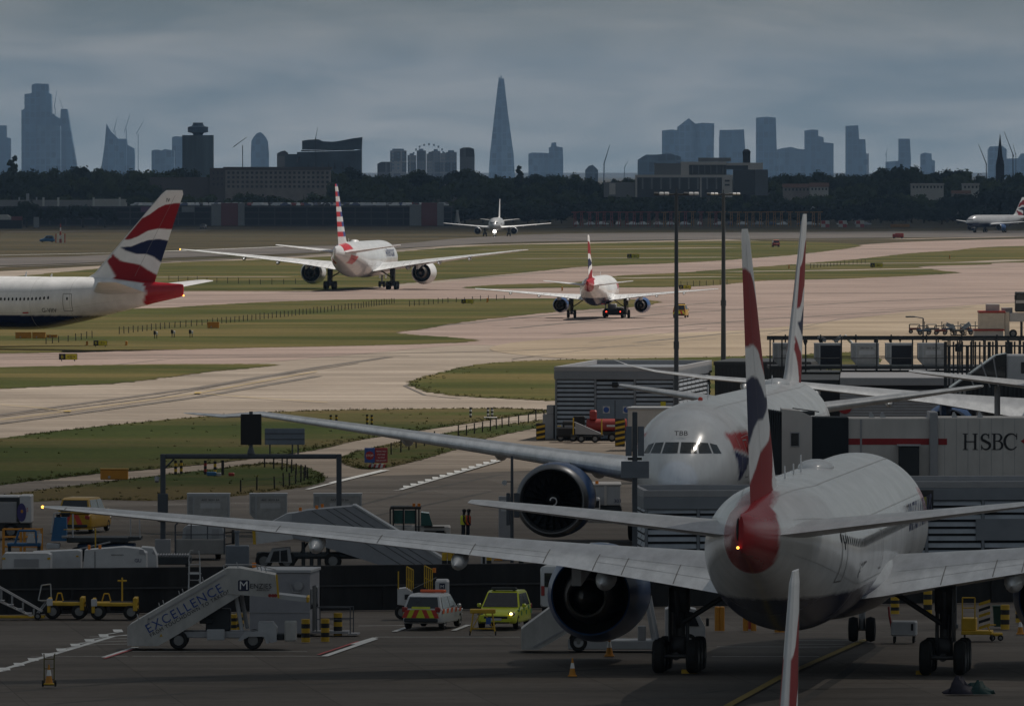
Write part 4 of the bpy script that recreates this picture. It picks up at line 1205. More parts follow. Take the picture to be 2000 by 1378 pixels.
# blast wall
wl0, wl1 = Vector((at(-150,1195,451).x, 451)), Vector((at(2150,1175,466).x, 466))
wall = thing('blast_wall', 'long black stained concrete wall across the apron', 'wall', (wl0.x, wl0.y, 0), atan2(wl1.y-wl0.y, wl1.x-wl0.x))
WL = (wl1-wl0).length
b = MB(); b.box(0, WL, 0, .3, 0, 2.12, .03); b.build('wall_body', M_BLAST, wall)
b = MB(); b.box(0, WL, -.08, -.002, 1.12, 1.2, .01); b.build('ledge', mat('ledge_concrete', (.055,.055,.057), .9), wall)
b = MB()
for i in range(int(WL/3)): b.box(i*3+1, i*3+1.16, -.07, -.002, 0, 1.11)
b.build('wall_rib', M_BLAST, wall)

# jetty with bank lettering
jy = 517
X = lambda px, Y=jy: (px-1000)*Y/F
Zp = lambda py, Y=jy: at(1000, py, Y).z
jb = thing('boarding_bridge', 'beige boarding bridge with red stripe and large black bank lettering', 'boarding bridge', (0, jy, 0))
zt, zb_ = Zp(815), Zp(934)
b = MB(); b.box(X(1826), X(2080), .0, 3.4, zb_, zt, .04); b.build('outer_tunnel', M_BEIGE, jb)
b = MB(); b.box(X(1656), X(1818), .12, 3.28, zb_+.12, zt-.04, .04); b.build('inner_tunnel', M_BEIGE, jb)
b = MB(); b.box(X(1816), X(1832), -.18, 3.6, zb_-.15, zt+.28, .03); b.build('portal_frame', M_GREYP, jb)
b = MB()
for i in range(12): b.box(X(1845)+i*.62, X(1845)+i*.62+.02, -.008, -.002, zb_+.06, zt-.06)
b.build('panel_joints', M_GREYP, jb)
b = MB(); b.box(X(1682)-.05, X(1682)+.05, .09, .118, zb_+.2, zt-.1); b.build('joint_cover', M_GREYP, jb)
b = MB(); b.box(X(1657), X(1815), .096, .118, Zp(868), Zp(856)); b.box(X(1833), X(1850), -.022, -.002, Zp(868), Zp(856)); b.build('red_stripe', M_REDS, jb)
b = MB()
for i in range(23): b.box(X(1586)+i*.086, X(1586)+.055+i*.086, .02, 3.3, zb_+.3, zt, .0)
b.box(X(1586), X(1657), .05, 3.25, zb_+.32, zt-.03); b.build('accordion_panel', M_BELLOW, jb)
b = MB(); b.prism([(X(1527),zb_+.1),(X(1586),zb_+.1),(X(1586),zt+.05),(X(1563),zt+.35),(X(1527),zt+.45)], -.2, 3.0, 'y'); b.build('cab', M_BEIGE, jb)
b = MB(); b.box(X(1543), X(1562), -.24, -.202, Zp(872), Zp(843), .02); cwin = b.build('cab_window', M_LTGREY, jb)
b = MB(); b.box(X(1545), X(1560), -.26, -.242, Zp(870), Zp(845)); b.build('pane', M_GLASS, cwin)
b = MB()
for i in range(9): b.prism([(-.1+i*.0+X(1490)+i*.12,zb_+.2),(X(1490)+.07+i*.12,zb_+.2),(X(1490)+.07+i*.12,zt+.45-.02*i),(X(1490)+i*.12,zt+.45-.02*i)], -.3+.02*i, 2.9, 'y')
b.build('bellows', M_BELLOW, jb)
b = MB(); b.box(X(1755), X(1795), -.5, .09, zb_-.6, Zp(870), .03); b.build('service_door', M_DARKMETAL, jb)
b = MB(); b.box(X(1752), X(1798), -.6, .1, Zp(870), Zp(867)); b.build('door_canopy', M_LTGREY, jb)
b = MB(); b.cyl((X(1806),1.0,0),(X(1806),1.0,zb_-.1),.16); b.cyl((X(1806),2.6,0),(X(1806),2.6,zb_-.1),.16); b.box(X(1795),X(1845),.7,2.9,.25,.75,.05)
for yy in (.9, 2.7): b.cyl((X(1806)-.15,yy,.45),(X(1806)+.15,yy,.45),.45,n=16)
b.build('drive_column', M_GREYP, jb)
b = MB()
for i in range(9): b.tube([(X(1835)+i*.55,.5,zb_-.05),(X(1835)+.3+i*.55,.5,zb_-.4)], .06)
b.box(X(1833),X(2080),.3,3.0,zb_-.22,zb_-.02); b.tube([(X(1835),.5,zb_-.4),(X(2060),.5,zb_-.42)], .07); b.build('under_truss', M_DARKMETAL, jb)
b = MB(); b.tube([(X(1548),0,zt+.5),(X(1600),0,zt+.3)], .03); b.box(X(1565),X(1592),.3,1.2,zt+.1,zt+.32,.03); b.build('roof_unit', M_DARKMETAL, jb)
for px in (1700, 1722, 1862, 1912):
    b = MB(); b.prism([(X(px)-.06,zt),(X(px)+.25,zt),(X(px)+.1,zt+.28),(X(px),zt+.28)], .3, .6, 'y'); b.build('roof_bracket', M_LTGREY, jb)
# serif lettering drawn from slabs, bowls and stems
def serif(parent, ox, oz, h, y, m):
    def blk(b, pts): b.prism([(ox+p[0]*h, oz+p[1]*h) for p in pts], y-.02, y-.002, 'y')
    def bar(b, x0, z0, x1, z1): blk(b, [(x0,z0),(x1,z0),(x1,z1),(x0,z1)])
    def stroke(b, path, wf):
        n = len(path); L, R = [], []
        for i, p in enumerate(path):
            a, c_ = Vector(path[max(0,i-1)]), Vector(path[min(n-1,i+1)]); d = (c_-a).normalized(); q = Vector((-d.y, d.x))
            w = wf(i/(n-1)); L.append(Vector(p)+q*w); R.append(Vector(p)-q*w)
        for i in range(n-1): blk(b, [R[i], R[i+1], L[i+1], L[i]])
    arc = lambda cx_, cz_, rx, rz, a0, a1, n=18: [(cx_+rx*cos(radians(a0+(a1-a0)*i/n)), cz_+rz*sin(radians(a0+(a1-a0)*i/n))) for i in range(n+1)]
    # H
    b = MB()
    for x in (.14, .74): bar(b, x, .045, x+.14, .955)
    for x in (.05, .65):
        bar(b, x, 0, x+.32, .045); bar(b, x, .955, x+.32, 1)
    bar(b, .281, .47, .739, .535); b.build('letter', m, parent)
    # S
    b = MB(); o = 1.12
    path = arc(o+.30,.745,.24,.225,20,200,14) + arc(o+.33,.265,.27,.235,110,-160,18)
    path = arc(o+.31,.74,.22,.225,25,215,12) + [(o+.30,.535),(o+.42,.46)] + arc(o+.34,.26,.25,.23,45,-165,14)
    stroke(b, path, lambda t: .03 + .055*sin(pi*t)**2)
    bar(b, o+.50,.70,o+.545,1.0); bar(b, o+.055,0,o+.10,.30); b.build('letter', m, parent)
    # B
    b = MB(); o = 1.82
    bar(b, o+.09,.045,o+.23,.955); bar(b, o, 0, o+.30,.045); bar(b, o,.955,o+.30,1)
    stroke(b, [(o+.30,.975)] + arc(o+.38,.755,.20,.215,90,-90,12) + [(o+.232,.54)], lambda t: .025+.045*sin(pi*t)**2)
    stroke(b, [(o+.30,.535)] + arc(o+.40,.275,.24,.25,90,-90,12) + [(o+.30,.024)], lambda t: .025+.05*sin(pi*t)**2); b.build('letter', m, parent)
    # C
    b = MB(); o = 2.56
    stroke(b, arc(o+.45,.5,.40,.48,38,322,26), lambda t: .03 + .05*sin(pi*t)**2)
    bar(b, o+.76,.62,o+.805,1.0); b.build('letter', m, parent)
serif(jb, X(1879), Zp(878), (Zp(846)-Zp(878)), -.002, M_BLACKTXT)
b = MB(); b.prism([(X(1994),Zp(861)),(X(2006),Zp(852)),(X(2006),Zp(870))], -.02, -.002, 'y'); b.build('red_emblem', M_REDS, jb)

# glazed walkway and white cab by the right edge
gy = 640
gw = thing('glazed_walkway', 'dark glazed sloping walkway with pale ribs at the right edge', 'walkway', (0, gy, 0))
Xg = lambda px: (px-1000)*gy/F; Zg = lambda py: at(1000, py, gy).z
b = MB(); b.prism([(Xg(1856),Zg(757)),(Xg(1966),Zg(752)),(Xg(1966),Zg(690)),(Xg(1945),Zg(694))], 0, 2.6, 'y'); b.build('glazing', M_GLASS, gw)
for (xa, ya, xb, yb) in ((1892,726,1903,756),(1916,706,1934,756),(1940,697,1950,754),(1858,757,1945,695)):
    b = MB(); b.tube([(Xg(xa),-.03,Zg(ya)),(Xg(xb),-.03,Zg(yb))], .05); b.build('rib', M_LTGREY, gw)
b = MB(); b.cyl((Xg(1950),1.3,0),(Xg(1950),1.3,Zg(752)),.2); b.build('support_column', M_GREYP, gw)
wc = thing('bridge_cab', 'white boarding bridge cab with dark window at the right edge', 'boarding bridge', (0, gy-1, 0))
b = MB(); b.box(Xg(1966), Xg(2040), -.6, 3, Zg(748), Zg(692), .08); b.build('cab', M_LTGREY, wc)
b = MB(); b.box(Xg(1992), Xg(2012), -.64, -.61, Zg(728), Zg(706)); b.build('pane', M_GLASS, wc)
b = MB(); b.cyl((Xg(2010),1,0),(Xg(2010),1,Zg(748)),.25); b.build('support_column', M_GREYP, wc)
# dark fence in front of the walkway
df = thing('steel_fence', 'tall dark palisade fence at the right edge above the glazed walkway', 'fence', (at(1845,690,668).x, 668, 0))
b = MB(); b.tube([(0,0,8.6),(6.2,0,8.6)], .06); b.tube([(0,0,6.8),(6.2,0,6.8)], .06); b.build('rail', M_DARKMETAL, df)
for i in range(21):
    b = MB(); x = i*.3; b.box(x-.05, x+.07+.1*(i % 5 == 0), -.05, .05, 0, 8.9 - .3*(i % 4 == 1), .01); b.build('post', M_DARKMETAL, df)

# overhead height gantry with message board
gy2 = 521; Xs = lambda px: (px-1000)*gy2/F; Zs = lambda py: at(1000, py, gy2).z
gt = thing('height_gantry', 'dark goal post gantry over the service road with a black board on top', 'gantry', (Xs(318), gy2, 0))
wG = Xs(662)-Xs(318); zG = Zs(886)
for x in (0, wG):
    b = MB(); b.box(x-.14, x+.14, -.14, .14, 0, zG, .03); b.box(x-.3, x+.3, -.3, .3, 0, .08); b.build('post', M_MASTM, gt)
b = MB(); b.box(.14, wG-.14, -.13, .13, zG-.26, zG, .03); b.tube([(.12,0,zG-.75),(.6,0,zG-.26)], .05); b.build('beam', M_MASTM, gt)
xb = Xs(490)-Xs(318)
b = MB(); b.cyl((xb,0,zG),(xb,0,Zs(803)),.10,.10,10); b.cyl((xb,0,zG),(xb,0,zG+.35),.22,.12,10); b.build('board_pole', M_MASTM, gt)
b = MB(); b.box(xb-.55, xb+.57, -.2, -.1, Zs(868), Zs(808), .03); b.build('message_board', M_BLK, gt)
b = MB(); b.box(Xs(517)-Xs(318), Xs(595)-Xs(318), -.12, -.04, Zs(868), Zs(836), .02); b.build('back_of_sign', mat('sign_back', (.17,.20,.24), .5), gt)
b = MB()
for px in (527, 571, 582): b.box(Xs(px)-Xs(318)-.04, Xs(px)-Xs(318)+.04, -.03, .04, zG, Zs(838))
for py in (846, 857): b.box(Xs(517)-Xs(318), Xs(595)-Xs(318), -.15, -.122, Zs(py)-.02, Zs(py)+.02)
b.build('sign_bracket', M_MASTM, gt)
b = MB(); b.box(-.28,.28,-.32,-.15,Zs(1018),Zs(963),.03); b.build('post_cabinet', M_MASTM, gt)
b = MB(); b.box(-.42,.42,-.30,.1,Zs(1080),Zs(1052),.03); b.build('control_box', M_GREYP, gt)
b = MB(); b.cyl((-.32,-.1,Zs(940)),(-.32,.05,Zs(932)),.11,.14,12); b.tube([(-.32,0,Zs(935)),(0,0,Zs(928))], .03); b.build('camera_head', M_GREYP, gt)

# sign post in front of the nose
sy = 493; Xq = lambda px: (px-1000)*sy/F; Zq = lambda py: at(1000, py, sy).z
sp = thing('guidance_post', 'slim grey post with two pairs of blank panels before the white nose', 'sign post', (Xq(1240), sy, 0))
b = MB(); b.box(-.13, .13, -.13, .13, 0, Zq(804), .03); b.build('post', M_MASTM, sp)
M_PANEL = mat('sign_panel_grey', (.15,.17,.20), .5)
b = MB(); b.box(-.47,-.15,-.06,.02,Zq(890),Zq(832),.02); b.build('upper_panel', M_PANEL, sp)
b = MB(); b.box(.15,.47,-.06,.02,Zq(890),Zq(832),.02); b.build('upper_panel', M_PANEL, sp)
b = MB(); b.box(-.70,.72,-.22,-.14,Zq(933),Zq(900),.02); b.box(-.72,.74,-.235,-.222,Zq(917)-.01,Zq(917)+.01); b.build('lower_panel', M_PANEL, sp)
b = MB(); b.box(-.36,.36,-.12,.12,Zq(898),Zq(893),.02); b.build('lamp_bar', M_BLK, sp)
cy = 512; Xc = lambda px: (px-1000)*cy/F; Zc = lambda py: at(1000, py, cy).z
cp = thing('camera_post', 'thin dark lamp post with cabinets left of the blue engine', 'post', (Xc(1000), cy, 0))
b = MB(); b.cyl((0,0,0),(0,0,Zc(890)),.10,.07,10); b.tube([(-.05,0,Zc(940)),(-.35,0,Zc(940))], .03); b.build('pole', M_MASTM, cp)
b = MB(); b.box(-.3,-.1,-.12,.1,Zc(1025),Zc(962),.03); b.build('cabinet', M_MASTM, cp)
b = MB(); b.box(.1,.4,-.12,.1,Zc(1010),Zc(962),.03); b.build('cabinet', M_MASTM, cp)
b = MB(); b.cyl((-.40,-.14,Zc(942)),(-.40,.1,Zc(942)),.14,.10,14); b.build('camera_head', M_LTGREY, cp)

# portable hut by the steps
hy = 431; Xh = lambda px: (px-1000)*hy/F; Zh = lambda py: at(1000, py, hy).z
hut = thing('portable_hut', 'grey portable hut standing behind the boarding steps', 'hut', (Xh(487), hy, 0), radians(-6))
wH = Xh(606)-Xh(487)
b = MB(); b.box(0, wH, 0, 3.4, .12, 2.82, .03); b.build('wall', mat('hut_panel', (.29,.29,.315), .6, var=.08), hut)
b = MB(); b.box(-.06, wH+.06, -.06, 3.46, 2.82, 2.95, .02); b.build('roof', M_LTGREY, hut)
b = MB(); b.box(wH+.0, wH+.03, .9, 1.9, .15, 2.2, .01); b.build('door', M_DARKMETAL, hut)
for y0 in (.15, 2.2): b = MB(); b.box(wH, wH+.03, y0, y0+.6, 1.2, 2.1, .01); b.build('window', M_GLASS, hut)
b = MB(); b.cyl((wH-.5,-.12,2.25),(wH-.5,0,2.25),.2,n=14); b.tube([(wH-.9,-.05,2.4),(wH-.75,-.05,1.95),(wH-.4,-.05,1.95)], .03); b.build('flood_lamp', M_GREYP, hut)
b = MB(); b.box(-.02, wH+.02, -.03, 0, 1.05, 1.08); b.build('panel_joint', M_GREYP, hut)
b = MB(); b.box(wH+.0, wH+1.6, .8, 2.0, .1, .2); b.box(wH+1.6, wH+2.0, .8, 2.0, .04, .1); b.build('step', M_GREYP, hut)
b = MB()
for yy in (.8, 2.0):
    b.tube([(wH+.2,yy,.2),(wH+.2,yy,1.25),(wH+1.7,yy,1.25),(wH+1.7,yy,.1)], .025); b.tube([(wH+.2,yy,.72),(wH+1.7,yy,.72)], .02)
b.build('handrail', M_MASTM, hut)
# ------------------------------------------------------------------ vehicles and apron equipment
M_RUB = M_TYRE
def rr(hw, z0, z1, r, y, n=3):
    pts = []
    for cx_, cz_, a0 in ((hw-r, z1-r, 0), (-hw+r, z1-r, 90), (-hw+r, z0+r, 180), (hw-r, z0+r, 270)):
        for i in range(n+1):
            a = radians(a0+90*i/n); pts.append((cx_+r*cos(a), y, cz_+r*sin(a)))
    return pts
def wheel(parent, x, y, r, w=.22, name='wheel', axis='x', hub=None):
    b = MB(); b.smooth = True; c = (x, y, r) if axis == 'x' else (x, y, r)
    b.lathe([(-w/2,.55*r),(-w*.48,.88*r),(-w*.3,r),(w*.3,r),(w*.48,.88*r),(w/2,.55*r)], axis, 20, c)
    b.m = 1; b.lathe([(-w*.4,.02),(-w*.36,.5*r),(-w/2,.56*r)], axis, 16, c, (True, False)); b.lathe([(w/2,.56*r),(w*.36,.5*r),(w*.4,.02)], axis, 16, c, (False, True))
    return b.build(name, [M_RUB, hub or M_HUB], parent)
def car(name, label, cat, loc, rz, paint, W=1.84, L=4.45, H=1.68, bar=None, group=None, front_lamp=None):
    r = thing(name, label, cat, loc, rz, group); hw = W/2; z0 = .26; zb = .98*H/1.68
    b = MB(); b.smooth = True
    st = [(-L/2,.36,.78,.80),(-L/2+.06,.30,.92,.90),(-L/2+.5,z0,zb,1.0),(-.4,z0,zb+.02,1.0),(.75,z0,zb,1.0),(L/2-.75,z0,zb-.08,.98),(L/2-.2,.28,.80,.92),(L/2,.36,.66,.80)]
    b.loft([rr(hw*w, a, c, .12, y) for y, a, c, w in st]); body = b.build('body', paint, r, sharp=50)
    yr, yf = -L/2+.22, L/2-1.15
    prof_ = [(yr, zb-.03), (yr+.32, H-.10), (yr+.7, H), (yf-1.1, H), (yf-.75, H-.07), (yf, zb-.05)]
    b = MB(); b.smooth = True
    wd = lambda z: hw*(.95 - .20*max(0, z-zb)/(H-zb))
    b.loft([[(-wd(z), y, z) for y, z in prof_], [(wd(z), y, z) for y, z in prof_]]); b.build('cabin', paint, r, sharp=25)
    def quad(nm, pts, m, par=r):
        q = MB(); q.add(pts, [tuple(range(len(pts)))]); return q.build(nm, m, par)
    o = .014
    def slant(p, q, t): return (p[0]+(q[0]-p[0])*t, p[1]+(q[1]-p[1])*t)
    a, c_ = slant(prof_[0], prof_[1], .12), slant(prof_[0], prof_[1], .95)
    quad('rear_window', [(-wd(a[1])*.88, a[0]-o, a[1]), (wd(a[1])*.88, a[0]-o, a[1]), (wd(c_[1])*.88, c_[0]-o, c_[1]), (-wd(c_[1])*.88, c_[0]-o, c_[1])], M_GLASS)
    a, c_ = slant(prof_[5], prof_[4], .06), slant(prof_[5], prof_[4], .97)
    quad('windscreen', [(wd(a[1])*.92, a[0]+o, a[1]+o), (-wd(a[1])*.92, a[0]+o, a[1]+o), (-wd(c_[1])*.9, c_[0]+o, c_[1]+o), (wd(c_[1])*.9, c_[0]+o, c_[1]+o)], M_GLASS)
    zl, zh = zb+.04, H-.13
    for s_ in (-1, 1):
        for (ya, yb_, yc, yd) in ((yr+.38, -.35, -.38, yr+.55), (-.28, yf-.28, yf-.72, -.30)):
            quad('side_window', [(s_*(wd(zl)+o), ya, zl), (s_*(wd(zl)+o), yb_, zl), (s_*(wd(zh)+o), yc, zh), (s_*(wd(zh)+o), yd, zh)][::s_], M_GLASS)
        b = MB(); b.box(s_*(hw+.02), s_*(hw+.20), yf-.45, yf-.32, zb-.02, zb+.15, .04); b.build('mirror', paint, r)
        b = MB(); b.box(s_*hw*.62, s_*hw*.93, L/2-.19, L/2-.04, .66, .80, .03); hl = b.build('headlight', M_LIP, r)
        if front_lamp and s_ == -1 * front_lamp:
            q = MB(); q.ell((s_*hw*.76, L/2-.02, .73), .07, .03, .06, 10, 6); q.build('lit_bulb', mat('lit_headlight', (.9,.85,.7), .4, emit=((1,.62,.22), 9)), hl)
        b = MB(); b.box(s_*hw*.70, s_*hw*.96, -L/2+.0, -L/2+.16, .80, 1.02, .03); b.build('tail_light', M_REDP, r)
        for y in (-L/2+.82, L/2-.88):
            wheel(r, s_*(hw-.13), y, .345, .24)
    b = MB(); b.box(-.55, .55, L/2-.05, L/2+.01, .50, .62, .02); b.box(-.62,.62,L/2-.06,L/2-.005,.3,.42,.02); b.build('grille', M_BLK, r)
    b = MB(); b.box(-hw*.85, hw*.85, -L/2-.06, -L/2+.1, .34, .52, .04); b.build('rear_bumper', M_DARKMETAL, r)
    b = MB(); b.box(-.26, .26, -L/2-.03, -L/2+.02, .80, .91); b.build('number_plate', M_YELB, r)
    b = MB(); b.box(-.26, .26, L/2+.0, L/2+.03, .43, .53); b.build('number_plate', M_WHITEP, r)
    if bar:
        b = MB(); b.box(-.58, .58, -.12, .14, H+.02, H+.14, .03); b.box(-.5,-.4,-.05,.05,H-.03,H+.03); b.box(.4,.5,-.05,.05,H-.03,H+.03); b.build('light_bar', bar, r)
    return r, quad
M_CARW = mat('white_car_paint', (.54,.55,.56), .3, coat=.4, var=.05)
M_CARY = mat('lime_car_paint', (.58,.64,.02), .3, coat=.4, var=.05)
M_CARYO = mat('yellow_car_paint', (.46,.26,.010), .35, coat=.3, var=.06)
M_CHEVY = mat('fluorescent_yellow', (.62,.66,.04), .5)
M_CHEVR = mat('fluorescent_red', (.55,.05,.04), .5)
M_FLUOO = mat('fluorescent_orange', (.80,.14,.05), .5)
M_GRN = mat('green_check', (.03,.22,.08), .5)
def chevrons(quad, L, hw, z0, z1, y, n, ma, mb_, par=None, tilt=.45):
    for s_ in (-1, 1):
        for i in range(n):
            x0, x1 = hw*i/n, hw*(i+1)/n; d = tilt*(z1-z0)
            pts = [(s_*x0, y, z0), (s_*x1, y, z0), (s_*max(0, x1-d), y, z1), (s_*max(0, x0-d), y, z1)]
            if s_ < 0: pts = pts[::-1]
            quad('chevron_stripe', pts, (ma, mb_)[i % 2])
p = gd(846, 1225)
c1, q = car('patrol_car', 'white patrol car seen from behind with orange light bar and fluorescent markings', 'car', p, radians(-14), M_CARW, bar=M_FLUOO, H=1.58)
chevrons(q, 4.45, .86, .54, .90, -2.285, 4, M_CHEVY, M_CHEVR)
q('rear_marking', [(-.82,-2.262,.56),(.82,-2.262,.56),(.82,-2.262,.74),(-.82,-2.262,.74)], M_CHEVY)
q('rear_marking', [(-.45,-2.235,.94),(.45,-2.235,.94),(.42,-2.19,1.04),(-.42,-2.19,1.04)], M_CHEVY)
for s_ in (-1, 1): q('rear_reflector', [(s_*.55,-2.266,.60),(s_*.8,-2.266,.60),(s_*.72,-2.266,.82),(s_*.52,-2.266,.80)][::s_], M_CHEVR)
for i in range(5): q('side_check', [(.925,-1.9+i*.75,.72),(.925,-1.55+i*.75,.72),(.925,-1.45+i*.75,.93),(.925,-1.8+i*.75,.93)], M_FLUOO)
p = gd(985, 1225)
c2c, q = car('duty_car', 'lime yellow duty car facing us with one lit headlight', 'car', p, radians(180-10), M_CARY, bar=M_DARKMETAL, front_lamp=1)
for i in range(6): q('side_check', [(-.925,-1.9+i*.62,.6 + .2*(i%2)),(-.925,-1.9+i*.62,.8+.2*(i%2)),(-.925,-1.6+i*.62,.8+.2*(i%2)),(-.925,-1.6+i*.62,.6+.2*(i%2))], M_GRN)
p = gd(1313, 605)
c3c, q = car('escort_car', 'yellow and black escort car seen from behind on the pink taxiway', 'car', (p.x, 1370, 0), radians(-8), M_CARYO, bar=M_DARKMETAL, H=1.85)
chevrons(q, 4.45, .85, .55, .95, -2.29, 3, M_CHEVY, M_CHEVR)
p = at(172, 1046, 556)
c4c, q = car('pickup', 'yellow pickup with red chevrons seen from behind the blue loader', 'pickup', (p.x-.2, 556, 0), radians(-13), M_CARYO, W=2.0, L=5.0, H=2.0)
chevrons(q, 5.0, .9, .5, 1.05, -2.57, 3, M_CARYO, M_CHEVR)
# small vehicles far away
for nm, lb, px, py, pt, rz_ in (('fire_car', 'small dark red vehicle on the far grass left of the far fin', 1515, 482, M_REDP, 5), ('ops_car', 'tiny blue van on the far grass beside red marker posts', 92, 473, M_BLUEP, 95), ('ops_car', 'tiny dark car with lit lamp on the far perimeter road', 397, 448, M_BLK, 170)):
    p = gd(px, py); car(nm, lb, 'car', p, radians(rz_), pt, H=1.9)
p = gd(1754, 466)
ft = thing('fire_truck', 'small red truck far off at the edge of the runway', 'truck', p, radians(90)); ft.scale = (.5,.42,.55)
b = MB(); b.box(-1.25,1.25,-4,2.2,.7,3.0,.12); b.build('body', M_REDP, ft)
b = MB(); b.box(-1.25,1.25,2.25,4,.7,2.6,.15); b.build('cab', M_REDP, ft)
for s_ in (-1,1):
    for y in (-2.8, 2.9): wheel(ft, s_*1.1, y, .55, .35)

# push back tug under the short jet
p = gd(1197, 614)
tg = thing('pushback_tug', 'dark low tug with red lamps under the nose of the short jet', 'tug', (p.x, 1371, 0), radians(-5))
b = MB(); b.box(-1.4,1.4,-2.6,2.6,.35,1.25,.15); b.build('body', M_DARKMETAL, tg)
b = MB(); b.box(-1.1,.1,1.0,2.4,1.25,1.9,.1); b.build('cab', M_GREYP, tg)
b = MB(); b.box(.3,1.3,-2.4,.5,1.25,1.45,.05); b.build('deck', M_WHITEP, tg)
for s_ in (-1,1):
    b = MB(); b.box(s_*1.0-.1, s_*1.0+.1, -2.66,-2.6,.75,.92); b.build('tail_light', mat('lit_tail_light', (.8,.05,.03), .4, emit=((1,.06,.03), 3)), tg)
    for y in (-1.7, 1.7): wheel(tg, s_*1.25, y, .5, .4)

# boarding steps truck
sY = 420; Xs_ = lambda px: (px-1000)*sY/F; Zs_ = lambda py: at(1000, py, sY).z
st = thing('steps_truck', 'white boarding steps truck with blue motto lettering along its stair flank', 'steps truck', (0, sY, 0))
def poly(pxs): return [(Xs_(x), Zs_(y)) for x, y in pxs]
M_STEPW = mat('steps_white', (.44,.435,.42), .5, var=.2, scale=1.4, streak=(1,1,.5))
b = MB()
b.prism(poly([(250,1258),(310,1258),(345,1238),(470,1160),(465,1113),(445,1107),(255,1217),(250,1222)]), -1.1, 1.1, 'y'); b.build('stair_flank', M_STEPW, st)
b = MB(); b.prism(poly([(447,1107),(470,1107),(538,1120),(545,1165),(447,1157)]), -1.14, 1.14, 'y'); b.build('upper_landing', M_STEPW, st)
b = MB(); b.prism(poly([(545,1158),(598,1164),(600,1170),(596,1173),(546,1167)]), -1.0, 1.0, 'y'); b.build('bridge_plate', M_ALU, st)
b = MB(); b.box(Xs_(599),Xs_(604),-1.05,1.05,Zs_(1174),Zs_(1163),.03); b.build('bumper_roll', M_YEL, st)
b = MB(); b.prism(poly([(539,1119),(543,1119),(547,1165),(543,1165)]), -1.16, -1.142, 'y'); b.build('yellow_edge', M_YEL, st)
b = MB(); b.prism(poly([(290,1205),(440,1118),(442,1120),(292,1207)]), -1.135, -1.102, 'y'); b.prism(poly([(290,1205),(293,1203),(291,1215),(288,1216)]), -1.135, -1.102, 'y'); b.build('flank_rail', M_GREYP, st)
b = MB()
for px, py in ((272,1205),(314,1183),(322,1178),(353,1160),(360,1156),(392,1137),(399,1133),(440,1110),(466,1104),(505,1108),(512,1110),(521,1113)): b.cyl((Xs_(px),-1.0,Zs_(py)-.05),(Xs_(px-3),-1.0,Zs_(py-9)),.022,n=6)
b.tube([(Xs_(440),-1.0,Zs_(1100)),(Xs_(500),-1.0,Zs_(1100)),(Xs_(540),-1.0,Zs_(1110))], .025); b.build('handrail_stub', M_ALU, st)
b = MB(); b.cyl((Xs_(496),0,Zs_(1107)),(Xs_(496),0,Zs_(1098)),.09,n=12); b.build('beacon', M_AMBER, st)
# chassis
zc0 = Zs_(1242)
b = MB(); b.box(Xs_(325),Xs_(525),-.9,.9,Zs_(1243),Zs_(1231),.03); b.build('chassis', M_GREYP, st)
b = MB(); b.box(Xs_(405),Xs_(440),-1.08,-.92,Zs_(1247),Zs_(1226),.03); b.build('battery_box', M_LTGREY, st)
b = MB(); b.prism(poly([(466,1247),(480,1230),(517,1230),(524,1240),(527,1253),(521,1253),(516,1240),(487,1240),(470,1249)]), -1.12, -.8, 'y'); b.build('mudguard', M_LTGREY, st)
b = MB(); b.prism(poly([(505,1214),(533,1214),(541,1225),(541,1250),(530,1252),(505,1230)]), -1.05, .9, 'y'); b.build('driver_cab', M_LTGREY, st)
b = MB(); b.box(Xs_(556),Xs_(580),-.9,-.3,Zs_(1250),Zs_(1210),.06); b.build('front_unit', M_STEPW, st)
b = MB(); b.box(Xs_(541),Xs_(556),-.7,.7,Zs_(1248),Zs_(1236),.04); b.build('front_frame', M_DARKMETAL, st)
b = MB(); b.tube([(Xs_(461),-.6,Zs_(1160)),(Xs_(473),-.6,Zs_(1230))], .09, 10); b.tube([(Xs_(470),.6,Zs_(1160)),(Xs_(482),.6,Zs_(1228))], .09, 10); b.build('hydraulic_ram', M_LTGREY, st)
b = MB(); b.box(Xs_(402),Xs_(450),-.4,.8,Zs_(1230),Zs_(1188),.04); b.box(Xs_(390),Xs_(415),-.6,.5,Zs_(1216),Zs_(1205),.03); b.build('engine_block', M_DARKMETAL, st)
for px in (350, 495):
    for y in (-.95, .75): wheel(st, Xs_(px), y, .40, .26, axis='y')
# lettering on the flank
u = Vector((Xs_(408)-Xs_(287), 0, Zs_(1166)-Zs_(1234))); up = Vector((-u.z, 0, u.x))
text('lettering', 'EXCELLENCE', .56, mat('steps_blue_lettering', (.03,.07,.26), .6), st, frame((Xs_(291), -1.112, Zs_(1234)), u, up), 'LEFT', sx=1.0, spacing=1.18)
text('lettering', 'FROM TOUCHDOWN TO TAKEOFF', .225, M_BLACKTXT, st, frame((Xs_(296), -1.112, Zs_(1241)), u, up), 'LEFT', spacing=1.16)
b = MB(); b.prism(poly([(468,1130),(486,1130),(488,1132),(488,1149),(486,1151),(468,1151),(466,1149),(466,1132)]), -1.156, -1.142, 'y'); lg = b.build('logo_plate', mat('logo_navy', (.012,.016,.05), .5), st)
text('lettering', 'M', .52, M_WHITETXT, lg, frame((Xs_(477), -1.166, Zs_(1149)+.02), (1,0,0), (0,0,1)), 'CENTER')
text('lettering', 'ENZIES', .30, M_BLACKTXT, st, frame((Xs_(489), -1.156, Zs_(1146)), (1,0,0), (0,0,1)), 'LEFT')
text('lettering', 'AVIATION', .12, M_BLACKTXT, st, frame((Xs_(502), -1.156, Zs_(1151)), (1,0,0), (0,0,1)), 'LEFT')
b = MB()
